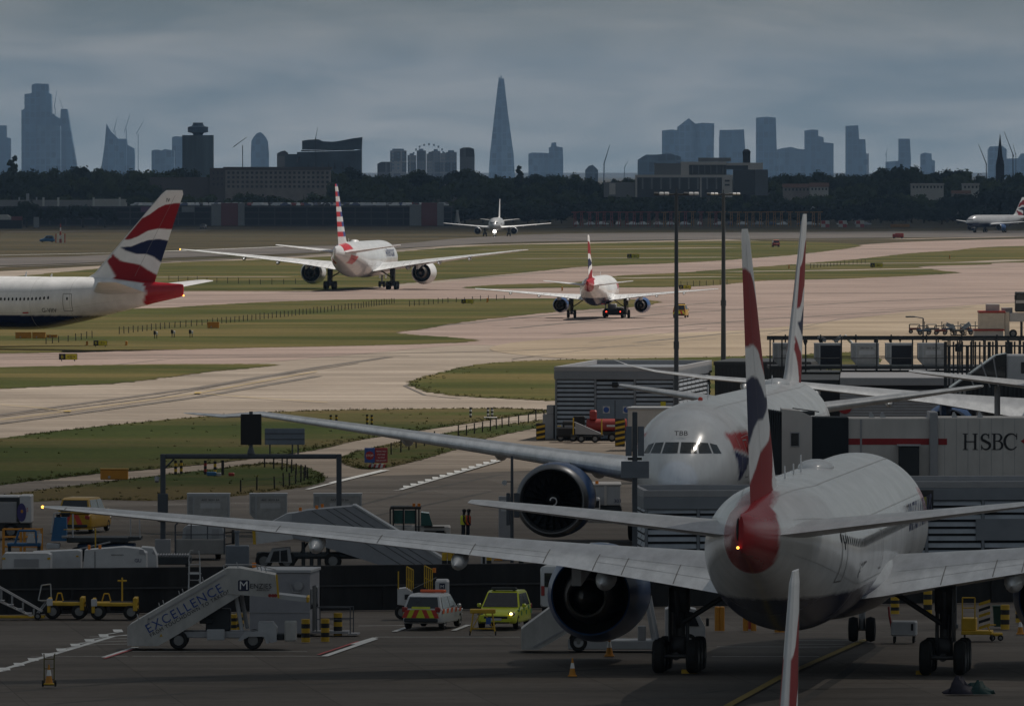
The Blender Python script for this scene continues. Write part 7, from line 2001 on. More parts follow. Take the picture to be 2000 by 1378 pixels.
def tree_proto(name, label, kind, seed, leaf):
    r_ = random.Random(seed); root = thing(name, label, 'tree')
    H = 1.0
    b = MB(); b.cyl((0,0,0),(0,0,.35),.03,.02,7); b.cyl((0,0,.33),(.12,.03,.62),.018,.008,6); b.cyl((0,0,.33),(-.10,-.05,.6),.018,.008,6); b.cyl((0,0,.35),(0,.02,.8),.018,.006,6); b.build('trunk', M_FARTRUNK, root)
    b = MB()
    if kind == 'broad': lob = [(r_.uniform(-.26,.26), r_.uniform(-.26,.26), r_.uniform(.36,.78), r_.uniform(.13,.24)) for _ in range(11)] + [(0,0,.56,.30)]
    elif kind == 'wide': lob = [(r_.uniform(-.42,.42), r_.uniform(-.3,.3), r_.uniform(.32,.72), r_.uniform(.14,.24)) for _ in range(13)] + [(0,0,.5,.32)]
    elif kind == 'poplar': lob = [(r_.uniform(-.04,.04), r_.uniform(-.04,.04), .12+.075*i, .13*(1-abs(i-4)/9)) for i in range(11)]
    else: lob = [(r_.uniform(-.30,.30), r_.uniform(-.3,.3), r_.uniform(.22,.60), r_.uniform(.16,.26)) for _ in range(9)] + [(0,0,.35,.34)]
    for (x, y, z, rad) in lob:
        n = int(26 + 230*rad)
        for _ in range(n):
            u = r_.uniform(-1, 1); a = r_.uniform(0, 6.283); q_ = sqrt(1-u*u); d = rad*(.62+.42*r_.random())
            c_ = Vector((x+d*q_*cos(a), y+d*q_*sin(a), z+d*u*.9))
            if c_.z < .08: continue
            nr = Vector((q_*cos(a)+r_.gauss(0,.45), q_*sin(a)+r_.gauss(0,.45), u+r_.gauss(0,.45))).normalized()
            t1 = nr.orthogonal().normalized(); t2 = nr.cross(t1); s_ = r_.uniform(.022,.055)
            an = r_.uniform(0, 6.28); t1, t2 = t1*cos(an)+t2*sin(an), t2*cos(an)-t1*sin(an)
            b.add([c_-t1*s_, c_-t2*s_*.7, c_+t1*s_, c_+t2*s_*.7], [(0,1,2,3)])
        # inner mass of the clump
        b.ell((x, y, z), rad*.70, rad*.70, rad*.62, 7, 5)
    b.build('crown', leaf, root)
    return root
PROT = {}
def plant(kind, seed, px, Y, h, label, group, name='tree', wide=1.0, leaf=None):
    key = (kind, seed, leaf)
    q_ = at(px, 400, Y); loc = (q_.x, Y, -.12)
    if key not in PROT:
        PROT[key] = tree_proto(name, label, kind, seed, leaf or M_LEAF); o = PROT[key]; o.location = loc; o.rotation_euler.z = rnd.uniform(0, 6.28); o.scale = (h*wide, h*wide, h); o['label'] = label; o['group'] = group; return o
    src = PROT[key]; o = src.copy(); COL.objects.link(o)
    for c_ in TKIDS(src):
        d = c_.copy(); COL.objects.link(d); d.parent = o
    o.name = name; o.location = loc; o.rotation_euler = (0, 0, rnd.uniform(0, 6.28)); o.scale = (h*wide, h*wide, h); o['label'] = label; o['group'] = group
    return o
def TKIDS(o):
    if o.name not in KIDS: KIDS[o.name] = [c_ for c_ in bpy.data.objects if c_.parent == o]
    return KIDS[o.name]
rt = random.Random(42)
# skyline of the belt: (pixel column, top row)
TOPS = [(-40,332),(10,330),(24,306),(40,333),(70,330),(110,326),(170,324),(200,322),(260,322),(282,316),(330,322),(350,316),(380,326),(420,330),(520,330),(640,330),(690,318),(712,316),(735,335),(770,330),(800,322),(830,330),(870,336),(905,322),(930,330),(1000,334),(1050,330),(1090,328),(1130,345),(1180,336),(1240,338),(1300,345),(1400,350),(1490,340),(1520,326),(1580,324),(1640,330),(1680,332),(1730,322),(1780,318),(1820,332),(1860,322),(1900,330),(1960,330),(2040,330)]
x = -40
while x < 2045:
    Y = rt.uniform(5200, 6600); k = F/Y; top = lin(TOPS, x) + rt.gauss(1, 4.5); h = CAM_H - (top-334)/k
    plant(rt.choice(('broad','broad','wide')), rt.randint(1, 3), x, Y, max(9, h/.98), 'dark broadleaf tree in the farthest row of the wooded belt', 'farthest row of belt trees', wide=rt.uniform(.75, 1.0))
    x += rt.uniform(17, 30)
x = -30
while x < 2040:
    Y = rt.uniform(4700, 5150); k = F/Y; top = lin(TOPS, x) + rt.uniform(12, 30); h = CAM_H - (top-334)/k
    if 300 < x < 650 or 1230 < x < 1510: h = min(h, CAM_H - (rt.uniform(366, 378)-334)/k); 
    plant(rt.choice(('broad','wide')), rt.randint(1, 3), x, Y if not 300 < x < 650 else 5000, max(6, h), 'broadleaf tree in the middle row of the wooded belt', 'middle row of belt trees', wide=rt.uniform(.8, 1.1))
    x += rt.uniform(20, 34)
x = -30
while x < 2040:
    Y = rt.uniform(4150, 4420); k = F/Y; top = (rt.uniform(364, 378) if x > 1500 else rt.uniform(366, 392)) if x > 240 else rt.uniform(368, 380); h = CAM_H - (top-334)/k
    if x < 250: Y = rt.uniform(4450, 4600)
    plant(rt.choice(('broad','wide','bush')), rt.randint(1, 3), x, Y, max(5, h), 'lower mid green tree in the near row of the wooded belt', 'near row of belt trees', wide=rt.uniform(1.0, 1.4))
    x += rt.uniform(22, 38)
x = 885
while x < 2040:
    Y = rt.uniform(3760, 3950); h = rt.uniform(5.5, 9.5)
    plant('bush', rt.randint(1, 3), x, Y, h/.8, 'low rounded bush in front of the wooded belt', 'bushes before the wooded belt', name='bush', wide=rt.uniform(1.1, 1.6), leaf=M_LEAFD)
    x += rt.uniform(20, 36)
plant('poplar', 1, 25, 5600, 32, 'tall narrow poplar rising above the belt at left', 'poplars', name='poplar')
plant('poplar', 1, 1958, 5700, 20, 'slim poplar beside the church spire', 'poplars', name='poplar')
plant('poplar', 1, 1014, 6000, 26, 'slim poplar just right of the tall pointed tower', 'poplars', name='poplar')
for px, h, w_ in ((20,9,'at the left edge'),(52,11,'first, before the car park'),(75,8,'second, before the car park'),(118,9,'third, before the car park'),(162,9.5,'fourth, before the car park'),(205,8,'fifth, before the car park'),(1890,13,'behind the blurred jet at right'),(1850,12,'left of the blurred jet'),(1930,15,'above the blurred jet'),(1975,15,'at the right edge above the blurred jet'),(1720,12,'behind the checkered boxes'),(1780,10,'right of the checkered boxes')):
    plant('broad', 2, px, 3560 if px < 300 else 3900, h/.95, 'very dark rounded tree ' + w_, 'dark trees by the perimeter', wide=1.25, leaf=M_LEAFD)

# car park deck with cars
cY = 3660; Xp = lambda px, Y=cY: (px-1000)*Y/F
zc_ = lambda py, Y=cY: at(1000, py, Y).z
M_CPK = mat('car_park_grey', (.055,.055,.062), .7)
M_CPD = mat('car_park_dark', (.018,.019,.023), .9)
M_TWR = mat('stair_tower_grey', (.19,.195,.20), .6)
M_CPR = mat('stair_tower_red', (.14,.035,.04), .6)
cp_ = thing('car_park', 'long dark multi storey car park along the far edge of the airfield', 'car park', (Xp(-60), cY, 0))
Wc = Xp(882)-Xp(-60); dk_z = 7.3
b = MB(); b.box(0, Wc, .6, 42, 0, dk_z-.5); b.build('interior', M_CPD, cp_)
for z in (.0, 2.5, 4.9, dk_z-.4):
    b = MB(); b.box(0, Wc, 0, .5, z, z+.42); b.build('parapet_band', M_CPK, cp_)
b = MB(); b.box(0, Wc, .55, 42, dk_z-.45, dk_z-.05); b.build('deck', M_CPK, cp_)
for i in range(31):
    b = MB(); b.box(Wc*i/30-.2, Wc*i/30+.2, -.1, .58, 0, dk_z-.1); b.build('column', M_CPK, cp_)
for a, c_, m, nm, h in ((413,432,M_TWR,'stair_tower',8.3),(432,465,M_CPR,'red_panel',8.6),(465,478,M_TWR,'stair_tower',8.5),(800,823,M_TWR,'stair_tower',8.0),(823,854,M_CPR,'red_panel',8.7),(854,867,M_TWR,'stair_tower',8.6)):
    b = MB(); b.box(Xp(a)-Xp(-60), Xp(c_)-Xp(-60)-.02, -1.2, .4 if m != M_CPR else .2, 0, h, .05); b.build(nm, m, cp_)
for a, c_ in ((275,300),(355,380)):
    b = MB(); b.box(Xp(a)-Xp(-60), Xp(c_)-Xp(-60), -.3, -.12, 5.2, 7.2); b.build('banner', mat('banner_mauve', (.14,.06,.13), .6) if a < 300 else M_TWR, cp_)
CARCOL = [mat('far_car_%d' % i, c_, .22, coat=.6, var=.02) for i, c_ in enumerate(((.55,.56,.58),(.30,.31,.33),(.05,.05,.06),(.60,.60,.60),(.25,.03,.03),(.06,.08,.16)))]
def small_car(i):
    b = MB(); b.smooth = True
    b.loft([rr(.88*w, a, c_, .12, y) for y, a, c_, w in ((-2.1,.45,.85,.85),(-1.9,.3,.95,1),(1.6,.3,.9,1),(2.1,.4,.7,.85))])
    b.loft([rr(.75*w, .88, c_, .1, y) for y, c_, w in ((-1.7,.92,.95),(-1.2,1.42,.85),(.3,1.46,.85),(1.1,.95,.95))])
    o = b.build('parked_car', CARCOL[i]); return o
PC = {}
rc_ = random.Random(5)
for i in range(96):
    px = 262 + i*6.42 + rc_.uniform(-1.2, 1.2)
    ci = rc_.choice((0,0,0,1,2,3,3,3,4,5))
    if ci not in PC: o = PC[ci] = small_car(ci)
    else: o = PC[ci].copy(); COL.objects.link(o)
    y = cY + rc_.choice((2.5, 9, 15)); o.location = (Xp(px), y, dk_z-.05); o.rotation_euler = (0, 0, radians(rc_.choice((90,-90,0,180)) + rc_.uniform(-4, 4)))
    nm = ('silver','dark grey','black','white','red','dark blue')[ci]
    tag(o, f'tiny {nm} car parked on the open top deck of the car park', 'car', f'{nm} cars on the top deck')
for i in range(22):
    px = 1128 + i*27 + rc_.uniform(-6, 6)
    ci = rc_.choice((0,1,3,3,5))
    if ci not in PC: o = PC[ci] = small_car(ci)
    else: o = PC[ci].copy(); COL.objects.link(o)
    o.location = (Xp(px, 3700), 3700+rc_.uniform(0, 12), -.12); o.rotation_euler = (0, 0, radians(rc_.choice((90,-90,0)) + rc_.uniform(-8, 8)))
    nm = ('silver','dark grey','black','white','red','dark blue')[ci]
    tag(o, f'tiny {nm} car on the perimeter road before the bushes', 'car', f'{nm} cars on the perimeter road')
o = strip_px('perimeter_road', [(-100,446),(500,444),(1000,443),(1600,442),(2100,441)], 14, -.06, M_ASPH)
strip_px('perimeter_verge_road', [(0,453),(200,451),(420,449)], 10, -.06, M_ROAD)

# buildings in the trees
def block(root, nm, m, px0, px1, top, Y, depth=16, bottom=None, z0=0.0, inset=0.0):
    b = MB(); z0 = z0 if bottom is None else at(1000, bottom, Y).z
    b.box((px0-1000)*Y/F, (px1-1000)*Y/F, inset, depth, z0, at(1000, top, Y).z, .0); return b.build(nm, m, root)
def windows(root, m, px0, px1, rows, n, Y, wf=.5, hf=.55, off=-.12, nm='window'):
    sw = (px1-px0)/n*Y/F; first = None
    for (ya, yb) in rows:
        z0, z1 = at(1000, yb, Y).z, at(1000, ya, Y).z
        for i in range(n):
            xc = (px0-1000)*Y/F + sw*(i+.5)
            if first is None:
                b = MB(); b.box(-sw*wf/2, sw*wf/2, off, off+.1, 0, (z1-z0)*hf); first = b.build(nm, m, root)
                first.location = (xc, 0, z0+(z1-z0)*(1-hf)/2)
            else:
                o = first.copy(); COL.objects.link(o); o.parent = root; o.location = (xc, 0, z0+(z1-z0)*(1-hf)/2)
M_BRICK = mat('brown_brick', (.27,.235,.215), .8, var=.2, scale=.2)
M_DBRICK = mat('dark_brick', (.10,.085,.08), .8)
M_FWIN = mat('far_window', (.02,.025,.035), .3)
M_FWHITE = mat('far_white_render', (.42,.40,.37), .7)
M_FGREY = mat('far_grey_render', (.18,.18,.18), .7)
M_ROOFR = mat('red_tile_roof', (.12,.062,.045), .8)
oy = 4900
of = thing('office_block', 'long brown office block with four rows of windows among the trees', 'office block', (0, oy, 0))
block(of, 'wall', M_BRICK, 440, 645, 332, oy, 18)
block(of, 'dark_wing', M_DBRICK, 410, 439.5, 328, oy, 20)
block(of, 'low_wing', M_DBRICK, 292, 409.5, 346, oy, 14, inset=2)
b = MB(); b.box((436-1000)*oy/F,(648-1000)*oy/F,-.5,18.5,at(1000,332,oy).z+.002,at(1000,326,oy).z); b.build('roof', M_DBRICK, of)
windows(of, M_FWIN, 442, 644, ((334,341),(342,350),(351,359),(360,368)), 22, oy, .52, .68)
windows(of, M_FWIN, 413, 438, ((334,342),(345,353),(356,364)), 3, oy, .4, .6)
wl_ = thing('warehouse', 'long pale warehouse behind the car park at left', 'warehouse', (0, 4300, 0))
block(wl_, 'wall', mat('pale_sheet', (.24,.235,.235), .6, var=.15, scale=.05), -30, 182, 391, 4300, 20)
block(wl_, 'end_bay', M_FWHITE, 182.5, 245, 389, 4300, 20)
for a in (83, 112, 181, 232):
    b = MB(); b.box((a-1000)*4300/F,(a+4-1000)*4300/F,-.3,-.02,0,at(1000,388,4300).z+.6); b.build('pier', mat('pale_pier', (.55,.54,.50), .6), wl_)
for a in (37,52,55,71): b = MB(); b.cyl(((a-1000)*4300/F,3,at(1000,391,4300).z),((a-1000)*4300/F,3,at(1000,378 if 50<a<60 else 385,4300).z),.35); b.build('flue', M_GREYP, wl_)
# white framed offices
wy = 4560
wo = thing('white_framed_offices', 'white framed stepped office complex with dark glass above the trees', 'office block', (0, wy, 0))
M_FW2 = mat('white_frame', (.50,.46,.42), .6)
M_FGL = mat('dark_office_glass', (.022,.028,.036), .2)
for nm, m, a, c_, t, bt, ins in (('upper_block',M_FGL,1346,1419,322,345,1),('upper_roof_band',M_FW2,1330,1419,316,322,0),('upper_pier',M_FW2,1330,1345.5,322,345,0),('grey_block',M_FGREY,1279,1329.5,319,345,0),('plant_room',M_FGREY,1365,1428,308,315.8,3),
   ('right_band',M_FW2,1420,1490,318,323,0),('right_glass',M_FGL,1420,1461,323.2,331,1),('cream_end',M_FW2,1461.2,1490,323.2,331,0),('glass_tower',M_FGL,1432,1475,331.2,380,0.5),('ribbed_tower',mat('ribbed_grey',(.10,.11,.12),.6),1475.2,1500,331.2,382,.2),
   ('lower_roof_band',M_FW2,1241,1431,341.5,346.5,-2),('lower_glass',M_FGL,1244.5,1409,346.7,385,-1.5),('left_pier',M_FW2,1241,1244.3,346.7,385,-2),('mid_pier',M_FW2,1367,1370,346.8,385,-2.2),('stair_tower',M_FW2,1410,1430,346.7,385,-2.5),('low_annex',M_FGREY,1180,1240,356,385,0),('annex_end',M_FW2,1190,1202,358,380,-.4)):
    block(wo, nm, m, a, c_, t, wy, 14, bottom=bt, inset=ins)
windows(wo, M_FGREY, 1347, 1418, ((323,340),), 6, wy, .12, .95, .85, 'mullion')
windows(wo, M_FGREY, 1246, 1408, ((347,370),), 9, wy, .18, .95, -1.65, 'mullion')
windows(wo, M_FGL, 1412, 1428, ((350,356),(358,364)), 1, wy, .6, .6, -2.65)
b = MB(); b.smooth = True; b.lathe([(at(1000,331,wy).z-20,1.8),(at(1000,302,wy).z,1.8),(at(1000,296,wy).z,2.0),(at(1000,291,wy).z,.8)], 'z', 14, ((1461-1000)*wy/F, 30, 0), (True, True)); b.build('boiler_stack', M_CPD, wo)
# houses at right
for nm, lb, a, c_, t, rt_, Y in (('house','red roofed long house among the trees right of the offices',1530,1582,366,359,4500),('house','pale gabled house beside the red roofed one',1582,1618,365,357,4490),('terrace_house','white terrace with dark windows far right in the trees',1780,1843,361,358,4600),('terrace_house','shorter white terrace right of the longer one',1880,1912,361,358,4600),('house','small reddish house low in the trees at far right',1860,1895,378,372,4300)):
    h_ = thing(nm, lb, 'house', (0, Y, 0), 0, 'houses in the trees'); white = 'white' in lb
    block(h_, 'wall', M_FWHITE if white or 'pale' in lb else M_BRICK, a, c_, t, Y, 9)
    z0, z1 = at(1000,t,Y).z, at(1000,rt_,Y).z; x0, x1 = (a-1000)*Y/F, (c_-1000)*Y/F
    b = MB(); b.prism([(-.4,z0+.01),(9.4,z0+.01),(4.5,z1)], x0-.4, x1+.4, 'x'); b.build('roof', M_ROOFR if not white else M_FGREY, h_)
    windows(h_, M_FWIN, a+1, c_-1, ((t+1.5,t+7),), max(3, int((c_-a)/7)), Y, .45, .8)

# towers of the skyline: outlines given as columns with real depth
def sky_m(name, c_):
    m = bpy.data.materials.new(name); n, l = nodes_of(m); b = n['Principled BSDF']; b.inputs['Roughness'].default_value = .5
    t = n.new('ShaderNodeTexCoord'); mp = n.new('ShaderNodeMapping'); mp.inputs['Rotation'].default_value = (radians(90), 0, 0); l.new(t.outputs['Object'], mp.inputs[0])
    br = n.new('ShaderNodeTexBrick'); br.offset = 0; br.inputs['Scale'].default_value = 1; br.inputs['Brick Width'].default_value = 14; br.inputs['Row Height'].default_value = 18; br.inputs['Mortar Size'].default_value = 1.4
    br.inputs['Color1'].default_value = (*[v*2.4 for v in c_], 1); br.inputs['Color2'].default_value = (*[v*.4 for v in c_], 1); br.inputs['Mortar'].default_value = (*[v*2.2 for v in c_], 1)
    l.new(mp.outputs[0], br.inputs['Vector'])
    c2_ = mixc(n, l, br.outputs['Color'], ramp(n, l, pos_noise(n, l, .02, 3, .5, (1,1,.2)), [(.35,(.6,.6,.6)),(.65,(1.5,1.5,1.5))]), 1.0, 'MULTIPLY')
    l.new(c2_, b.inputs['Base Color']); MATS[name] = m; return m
M_S1, M_S2, M_S3, M_S4 = sky_m('tower_glass_dark', (.020,.045,.075)), sky_m('tower_glass_mid', (.035,.060,.09)), sky_m('tower_pale', (.07,.075,.088)), sky_m('tower_hazed_beige', (.11,.108,.112))  # the beige is greyed in its colour to add to the haze
def tower(name, label, cols, Y, m, depth=None, group=None, cat='tower'):
    """cols: list of (pixel outline, material); each outline becomes a solid part reaching the ground"""
    r = thing(name, label, cat, (0, Y, 0), 0, group)
    for i, (pts, mm) in enumerate(cols):
        P2 = [((x-1000)*Y/F, at(1000, y, Y).z) for x, y in pts]
        xs_ = [p[0] for p in P2]; lo, hi = P2[0], P2[-1]
        poly_ = [(lo[0], 0)] + P2 + [(hi[0], 0)]
        d = depth or max(20, (max(xs_)-min(xs_))*.8)
        b = MB(); b.prism(poly_, i*3.0, i*3.0+d, 'y'); b.build('shaft' if i == 0 else 'setback', mm or m, r)
        zt_ = min(p[1] for p in P2); z = 30.0; x0_, x1_ = lo[0], hi[0]
        while z < zt_-6 and i == 0 and len(cols) < 3:
            b = MB(); b.box(min(x0_, x1_)+1, max(x0_, x1_)-1, -.6, -.05, z, z+1.2) if False else None; z += 400
    return r
S = 26000
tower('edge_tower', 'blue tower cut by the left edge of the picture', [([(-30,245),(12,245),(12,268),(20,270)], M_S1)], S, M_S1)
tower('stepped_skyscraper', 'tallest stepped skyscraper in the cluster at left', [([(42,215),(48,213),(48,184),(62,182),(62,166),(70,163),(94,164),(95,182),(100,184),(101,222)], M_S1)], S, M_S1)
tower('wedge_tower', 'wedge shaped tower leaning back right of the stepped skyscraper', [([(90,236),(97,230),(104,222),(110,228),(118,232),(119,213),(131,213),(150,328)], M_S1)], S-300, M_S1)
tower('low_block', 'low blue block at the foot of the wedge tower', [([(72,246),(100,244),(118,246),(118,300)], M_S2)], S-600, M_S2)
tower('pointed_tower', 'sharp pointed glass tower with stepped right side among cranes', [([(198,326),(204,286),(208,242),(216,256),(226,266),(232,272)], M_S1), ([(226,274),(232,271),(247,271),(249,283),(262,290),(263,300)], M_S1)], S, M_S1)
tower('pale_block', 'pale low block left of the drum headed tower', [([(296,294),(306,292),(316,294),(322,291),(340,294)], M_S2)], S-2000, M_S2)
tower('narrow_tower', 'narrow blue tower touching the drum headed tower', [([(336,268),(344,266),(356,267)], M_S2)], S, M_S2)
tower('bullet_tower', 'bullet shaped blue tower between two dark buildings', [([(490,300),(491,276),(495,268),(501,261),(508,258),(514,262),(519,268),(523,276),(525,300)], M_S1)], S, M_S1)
# drum headed tower, nearer
gyy = 9000
dt = thing('drum_headed_tower', 'dark tower with a drum shaped plant head', 'tower', (0, gyy, 0))
M_GT = mat('tower_hazed_grey', (.13,.19,.24), .5, var=.45, scale=.08, streak=(1,1,.1))  # paled and blued in the colour to stand in for distance haze
block(dt, 'shaft', M_GT, 356, 416, 264, gyy, 26)
b = MB(); b.smooth = False
zt = lambda py: at(1000, py, gyy).z; xc = (386-1000)*gyy/F; kf = gyy/F
b.lathe([(zt(264)+.01,9*kf),(zt(260),11*kf),(zt(258),20*kf),(zt(248),20*kf),(zt(246),12*kf),(zt(242),10*kf),(zt(241),10*kf)], 'z', 24, (xc, 13, 0), (True, True)); b.build('plant_head', M_S2, dt)
b = MB(); b.box(xc-10*kf, xc+10*kf, 12, 14, zt(240.9), zt(239.5)); b.build('roof_rail', M_CPD, dt)
sy_ = 9500
sl_ = thing('slanted_roof_block', 'dark office block with a roof rising to the right', 'office block', (0, sy_, 0))
M_SB = mat('hazed_cladding', (.08,.125,.17), .4, var=.4, scale=.05)  # dark cladding whose colour is lifted to make up for thin haze
PB = lambda pts: [((x-1000)*sy_/F, at(1000,y,sy_).z) for x, y in pts]
b = MB(); b.prism([((580-1000)*sy_/F,0)] + PB([(580,297),(692,294),(706,292)]) + [((706-1000)*sy_/F,0)], 0, 40, 'y'); b.build('lower_floors', M_SB, sl_)
b = MB(); b.prism(PB([(590,292),(590,275),(602,273),(622,272),(630,276),(650,277),(670,274),(690,270),(707,268),(706,291.9)]), 2, 38, 'y'); b.build('upper_floors', M_SB, sl_)
b = MB(); b.prism(PB([(588,295.8),(588,293),(692,291.5),(692,293.4)]), 1, 1.9, 'y'); b.build('pale_band', M_S3, sl_)
block(sl_, 'left_wing', M_SB, 556, 579.5, 301, sy_, 30, inset=6)
for a in (600,612,628,640,652,668,680): b = MB(); b.prism(PB([(a,330),(a+2,314),(a+4,330)]), -2, -.1, 'y'); b.build('pale_fin', M_S3, sl_)
b = MB(); b.prism(PB([(578,316),(584,305),(588,305),(582,318)]), -3, -.1, 'y'); b.build('slanted_brace', M_S3, sl_)
tower('pale_annex', 'pale low building left of the slanted roof block', [([(541,300),(548,296),(556,294),(562,298)], M_S3)], 11000, M_S3)
# apartment towers
for a, c_, t, m, lb in ((762,794,294,M_S4,'wide beige apartment tower, leftmost of its row'),(796,813,303,M_S4,'lower beige apartment tower, second in its row'),(814,832,294,M_S3,'brownish apartment tower, third in its row'),(833,848,300,M_S4,'pale apartment tower, fourth in its row'),(843,860,295,M_S3,'brownish apartment tower, fifth in its row'),(860,872,299,M_S4,'pale apartment tower, sixth in its row'),(871,892,297,M_S3,'brownish apartment tower, last before the dark one')):
    Y_ = 16000 if m is M_S4 else 15700
    r = thing('apartment_tower', lb, 'apartment tower', (0, Y_, 0), 0, 'row of apartment towers')
    block(r, 'shaft', m, a, c_, t, Y_, 18); block(r, 'roof_plant', M_S2, a+4, c_-5, t-3.5, Y_, 14, bottom=t-.01, inset=4)
    windows(r, M_S2, a+1, c_-1, [(t+3+i*7, t+10+i*7) for i in range(5)], 3, Y_, .35, .4, -.4)
tower('dark_tower', 'dark brown tower with pale roof ends at the right of the apartment row', [([(898,300),(898,291),(905,288),(918,288),(926,291),(927,304)], sky_m('tower_dark_brown', (.045,.055,.07)))], 11500, M_S2)
tower('low_pale_block', 'low pale block left of the apartment towers', [([(737,320),(745,316),(762,316)], M_S3)], 13000, M_S3)
fw = thing('ring_frame', 'faint white arched frame above the apartment towers', 'frame', (0, 20000, 0))
for i in range(9):
    a = radians(20+17.5*i); x_, y_ = 838+32*cos(a), 308-26*sin(a)
    b = MB(); b.box((x_-1.6-1000)*20000/F, (x_+1.6-1000)*20000/F, 0, 4, at(1000,y_+2,20000).z, at(1000,y_-2,20000).z); b.build('pod', M_S3, fw)
# glass spire
shY = 27000; sh = thing('glass_spire_tower', 'tallest tower, a slender glass pyramid with a split tip', 'tower', (0, shY, 0))
zz_ = lambda py: at(1000, py, shY).z; xx_ = lambda px: (px-1000)*shY/F
M_SH = sky_m('spire_glass', (.045,.075,.105)); M_SH2 = sky_m('spire_glass_dark', (.022,.045,.075))
b = MB()
def sq(px0, px1, z, d0): return [(xx_(px0), -d0, z), (xx_((px0+px1)/2), -d0*1.35, z), (xx_(px1), -d0, z), (xx_(px1), d0, z), (xx_(px0), d0, z)]
b.loft([sq(954,1006,0,34), sq(957,1003,zz_(300),31), sq(966,992,zz_(220),18), sq(972,986,zz_(168),9), sq(974,984.5,zz_(154),6)]); b.build('glass_body', M_SH, sh)
b = MB(); b.prism([(xx_(966),0),(xx_(978),0),(xx_(980.5),zz_(156)),(xx_(978.5),zz_(156))], -50, -46, 'y'); b.build('dark_facet', M_SH2, sh)
for a, c_, t in ((973.5,976.8,151),(977.3,980.2,147),(981,984.5,153)):
    b = MB(); b.prism([(xx_(a),zz_(156)),(xx_(c_),zz_(156)),(xx_(c_-.6),zz_(t)),(xx_(a+.5),zz_(t))], -3, 3, 'y'); b.build('shard_tip', M_SH, sh)
for nm, lb, cols in (
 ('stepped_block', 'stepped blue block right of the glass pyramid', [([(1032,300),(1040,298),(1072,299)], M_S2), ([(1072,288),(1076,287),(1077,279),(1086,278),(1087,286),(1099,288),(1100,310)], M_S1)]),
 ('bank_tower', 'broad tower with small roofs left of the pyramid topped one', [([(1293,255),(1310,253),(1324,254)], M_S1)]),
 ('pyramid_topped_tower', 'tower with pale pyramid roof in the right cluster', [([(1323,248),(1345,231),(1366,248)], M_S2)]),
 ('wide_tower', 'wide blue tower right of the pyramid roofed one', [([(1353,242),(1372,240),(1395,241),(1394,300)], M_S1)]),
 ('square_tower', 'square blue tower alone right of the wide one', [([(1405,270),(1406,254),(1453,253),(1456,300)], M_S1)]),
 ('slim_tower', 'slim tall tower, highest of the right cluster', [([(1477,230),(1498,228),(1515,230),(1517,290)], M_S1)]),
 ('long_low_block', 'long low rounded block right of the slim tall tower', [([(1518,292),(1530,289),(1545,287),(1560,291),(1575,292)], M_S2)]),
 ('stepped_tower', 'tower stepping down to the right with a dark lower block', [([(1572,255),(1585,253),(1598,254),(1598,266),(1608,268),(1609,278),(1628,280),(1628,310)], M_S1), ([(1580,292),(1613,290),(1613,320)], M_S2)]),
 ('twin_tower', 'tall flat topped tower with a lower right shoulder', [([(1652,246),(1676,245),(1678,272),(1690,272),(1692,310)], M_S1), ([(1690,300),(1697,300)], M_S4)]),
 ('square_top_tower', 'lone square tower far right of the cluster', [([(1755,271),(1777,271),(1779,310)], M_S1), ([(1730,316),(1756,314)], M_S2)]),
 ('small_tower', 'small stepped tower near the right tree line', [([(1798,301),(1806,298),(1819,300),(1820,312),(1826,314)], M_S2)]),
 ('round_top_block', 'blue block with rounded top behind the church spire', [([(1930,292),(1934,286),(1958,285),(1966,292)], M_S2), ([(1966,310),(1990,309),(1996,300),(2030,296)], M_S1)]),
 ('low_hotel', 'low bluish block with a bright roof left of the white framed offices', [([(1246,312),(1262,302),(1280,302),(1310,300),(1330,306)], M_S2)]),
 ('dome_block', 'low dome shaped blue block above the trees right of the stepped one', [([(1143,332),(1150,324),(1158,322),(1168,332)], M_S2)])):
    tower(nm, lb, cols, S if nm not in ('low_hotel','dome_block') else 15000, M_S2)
# church
ch = thing('church_spire', 'dark slender church spire above the trees at far right', 'church', (0, 6200, 0))
q = lambda py: at(1000, py, 6200).z; xx0 = (1953-1000)*6200/F; k6 = 6200/F
b = MB(); b.lathe([(0,8*k6),(q(316),7.5*k6),(q(306),5*k6),(q(280),2.4*k6),(q(262),.4*k6)], 'z', 8, (xx0,0,0), (True, True)); b.build('spire', M_CPD, ch)
b = MB(); b.box(xx0-8*k6, xx0+8*k6, -8*k6, 8*k6, 0, q(320)); b.build('tower', M_CPD, ch)
# cranes
def crane(label, Y, base, top, jib0, jib1, w=.9):
    r = thing('tower_crane', label, 'crane', (0, Y, 0), 0, 'tower cranes'); X_ = lambda p: ((p[0]-1000)*Y/F, 0, at(1000, p[1], Y).z)
    ww = w*Y/F
    b = MB(); b.cyl((X_(base)[0],0,0), X_(top), ww, ww*.8, 6); b.build('mast', M_S2 if Y > 12000 else M_DARKMETAL, r)
    b = MB(); b.cyl(X_(jib0), X_(jib1), ww*.9, ww*.4, 6); b.build('jib', M_S2 if Y > 12000 else M_DARKMETAL, r)
crane('luffing crane over the wedge tower', 25900, (108,226), (108,210), (106,212), (111,178), .8)
crane('slanted jib above the wedge tower roof', 25900, (123,214), (123,212), (123,212), (116,192), .5)
crane('crane nearest the pointed tower', 25800, (225,270), (225,255), (222,258), (229,230), .8)
crane('tall crane, middle one right of the pointed tower', 25800, (247,272), (247,252), (243,258), (254,223), .8)
crane('slim crane standing apart right of the pointed tower', 25800, (270,325), (270,262), (266,262), (281,236), .7)
crane('near crane between the drum headed tower and the bullet tower', 8000, (474,310), (474,284), (456,287), (482,268), 1.0)
crane('crane on the slanted roof block', 9400, (617,275), (617,268), (616,272), (621,248), .7)
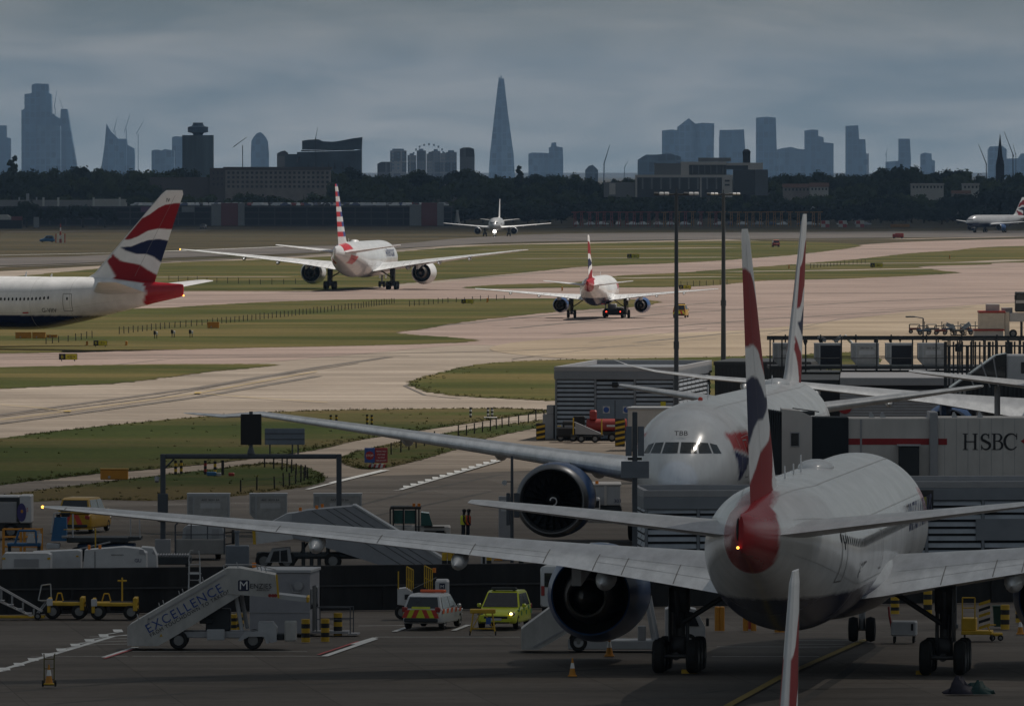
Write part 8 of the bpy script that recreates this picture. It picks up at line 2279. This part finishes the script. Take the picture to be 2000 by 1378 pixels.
crane('lone leaning crane between the glass pyramid and the right cluster', 14000, (1179,335), (1180,320), (1179,322), (1191,283), 1.3)
crane('faint leaning crane right of the lone one', 20000, (1219,335), (1220,325), (1219,328), (1227,314), .8)
crane('leaning crane left of the church spire', 9000, (1927,328), (1926,318), (1927,322), (1911,282), 1.1)
crane('long leaning crane right of the church spire', 9000, (1979,308), (1978,300), (1980,306), (1961,257), 1.1)
crane('short crane at the right edge of the skyline', 9000, (1984,308), (1984,300), (1984,304), (1978,280), .7)
crane('tiny crane left of the lone square tower', 20000, (1731,318), (1731,300), (1729,304), (1733,290), .6)
# approach light frames
aY = 3600; M_AR, M_AO = mat('frame_red', (.22,.035,.03), .7), mat('frame_amber', (.28,.13,.025), .7)
AP = {}
for i in range(34):
    px = 1123 + i*14.6; m = M_AR if i < 12 or (i < 20 and i % 2) else M_AO; key = m.name
    if key not in AP:
        r = thing('approach_light_frame', '', 'light frame')
        b = MB()
        for s_ in (-.45,.45): b.cyl((s_,0,0),(s_*.7,0,5.3),.16,.13,6)
        for z in (1.2,2.6,4.0): b.tube([(-.45,0,z),(.4,0,z+1.1)], .08)
        b.build('mast', m, r); b = MB(); b.box(-1.3,1.3,-.2,.2,5.3,5.62); b.build('crossbar', m, r); AP[key] = r
    else: r = dup(AP[key])
    r.location = ((px-1000)*aY/F, aY + rc_.uniform(0, 40), -.12); c_ = 'red' if m is M_AR else 'amber'
    tag(r, f'{c_} T shaped approach light frame in the row before the bushes', 'light frame', f'{c_} approach light frames')
for i, px in enumerate((1612, 1646, 1680)):
    Y_ = 3580; r = thing('checkered_cabin', 'red and white checkered cabin at far right, ' + ('left','middle','right')[i] + ' of three', 'cabin', ((px-1000)*Y_/F, Y_, -.12), 0, 'checkered cabins')
    b = MB(); b.box(-1.5,1.5,0,2.5,0,2.5,.05); b.build('body', M_FWHITE, r)
    for (x0, z0) in ((-1.48,1.26),(.02,.02)): b = MB(); b.box(x0,x0+1.46,-.06,-.02,z0,z0+1.2); b.build('red_square', M_REDP, r)
yb = thing('amber_barrier', 'long amber barrier right of the checkered cabins', 'barrier', ((1758-1000)*3580/F, 3580, -.12))
b = MB(); b.box(-3.5,3.5,0,.6,.1,1.2,.05); b.build('panel', M_AO, yb); b = MB()
for x in (-3,0,3): b.box(x-.1,x+.1,.1,.5,0,.12)
b.build('foot', M_AO, yb)
# red white antenna by the small blue van
an = thing('localiser_mast', 'red and white banded mast beside the tiny blue van', 'mast', gd(118, 474))
for i in range(5): b = MB(); b.cyl((0,0,i*1.1),(0,0,(i+1)*1.1),.35-.05*i,.32-.05*i,8); b.build('band', (M_REDP, M_WHITEP)[i % 2], an)
for s_ in (-1.3,-.7,.7,1.3): b = MB(); b.box(s_-.14,s_+.14,-.2,.2,0,2.6); b.build('antenna_panel', (M_WHITEP, M_REDP)[int(abs(s_) > 1)], an)
wn_ = thing('pale_cone_tower', 'pale cone shaped hut beside the dark end of the car park', 'hut', ((893-1000)*3700/F, 3700, -.12))
b = MB(); b.smooth = True; b.lathe([(0,1.5),(1.5,1.1),(3.5,.7),(4.9,.45),(5.3,.5),(5.9,.4)], 'z', 16, caps=(True, True)); b.build('body', M_FWHITE, wn_)
b = MB(); b.box(-.3,.3,-1.45,-.9,0,1.2); b.build('door', M_CPD, wn_)
ps = thing('pale_panel_sign', 'pale tall panel beside the perimeter road at left', 'sign', ((71-1000)*3500/F, 3500, -.12)); b = MB(); b.box(-1,1,0,.2,.4,4.2,.05); b.build('panel', M_TWR, ps); b = MB(); b.box(-.8,-.6,0,.2,0,.4); b.box(.6,.8,0,.2,0,.4); b.build('foot', M_CPD, ps)
pv = thing('roadside_pavilion', 'low pavilion with pale roof at the left edge beside the road', 'pavilion', ((10-1000)*3500/F, 3500, -.12))
b = MB(); b.prism([(-5,3.2),(3.6,3.2),(.6,5.0),(-2.2,5.0)], 0, 8, 'y'); b.build('roof', M_FWHITE, pv); b = MB(); b.box(-4.6,6,.3,7.5,0,3.19); b.build('wall', M_CPD, pv); b = MB(); b.box(2.2,6.2,-.2,.28,3.0,4.4); b.build('red_fascia', M_CPR, pv)
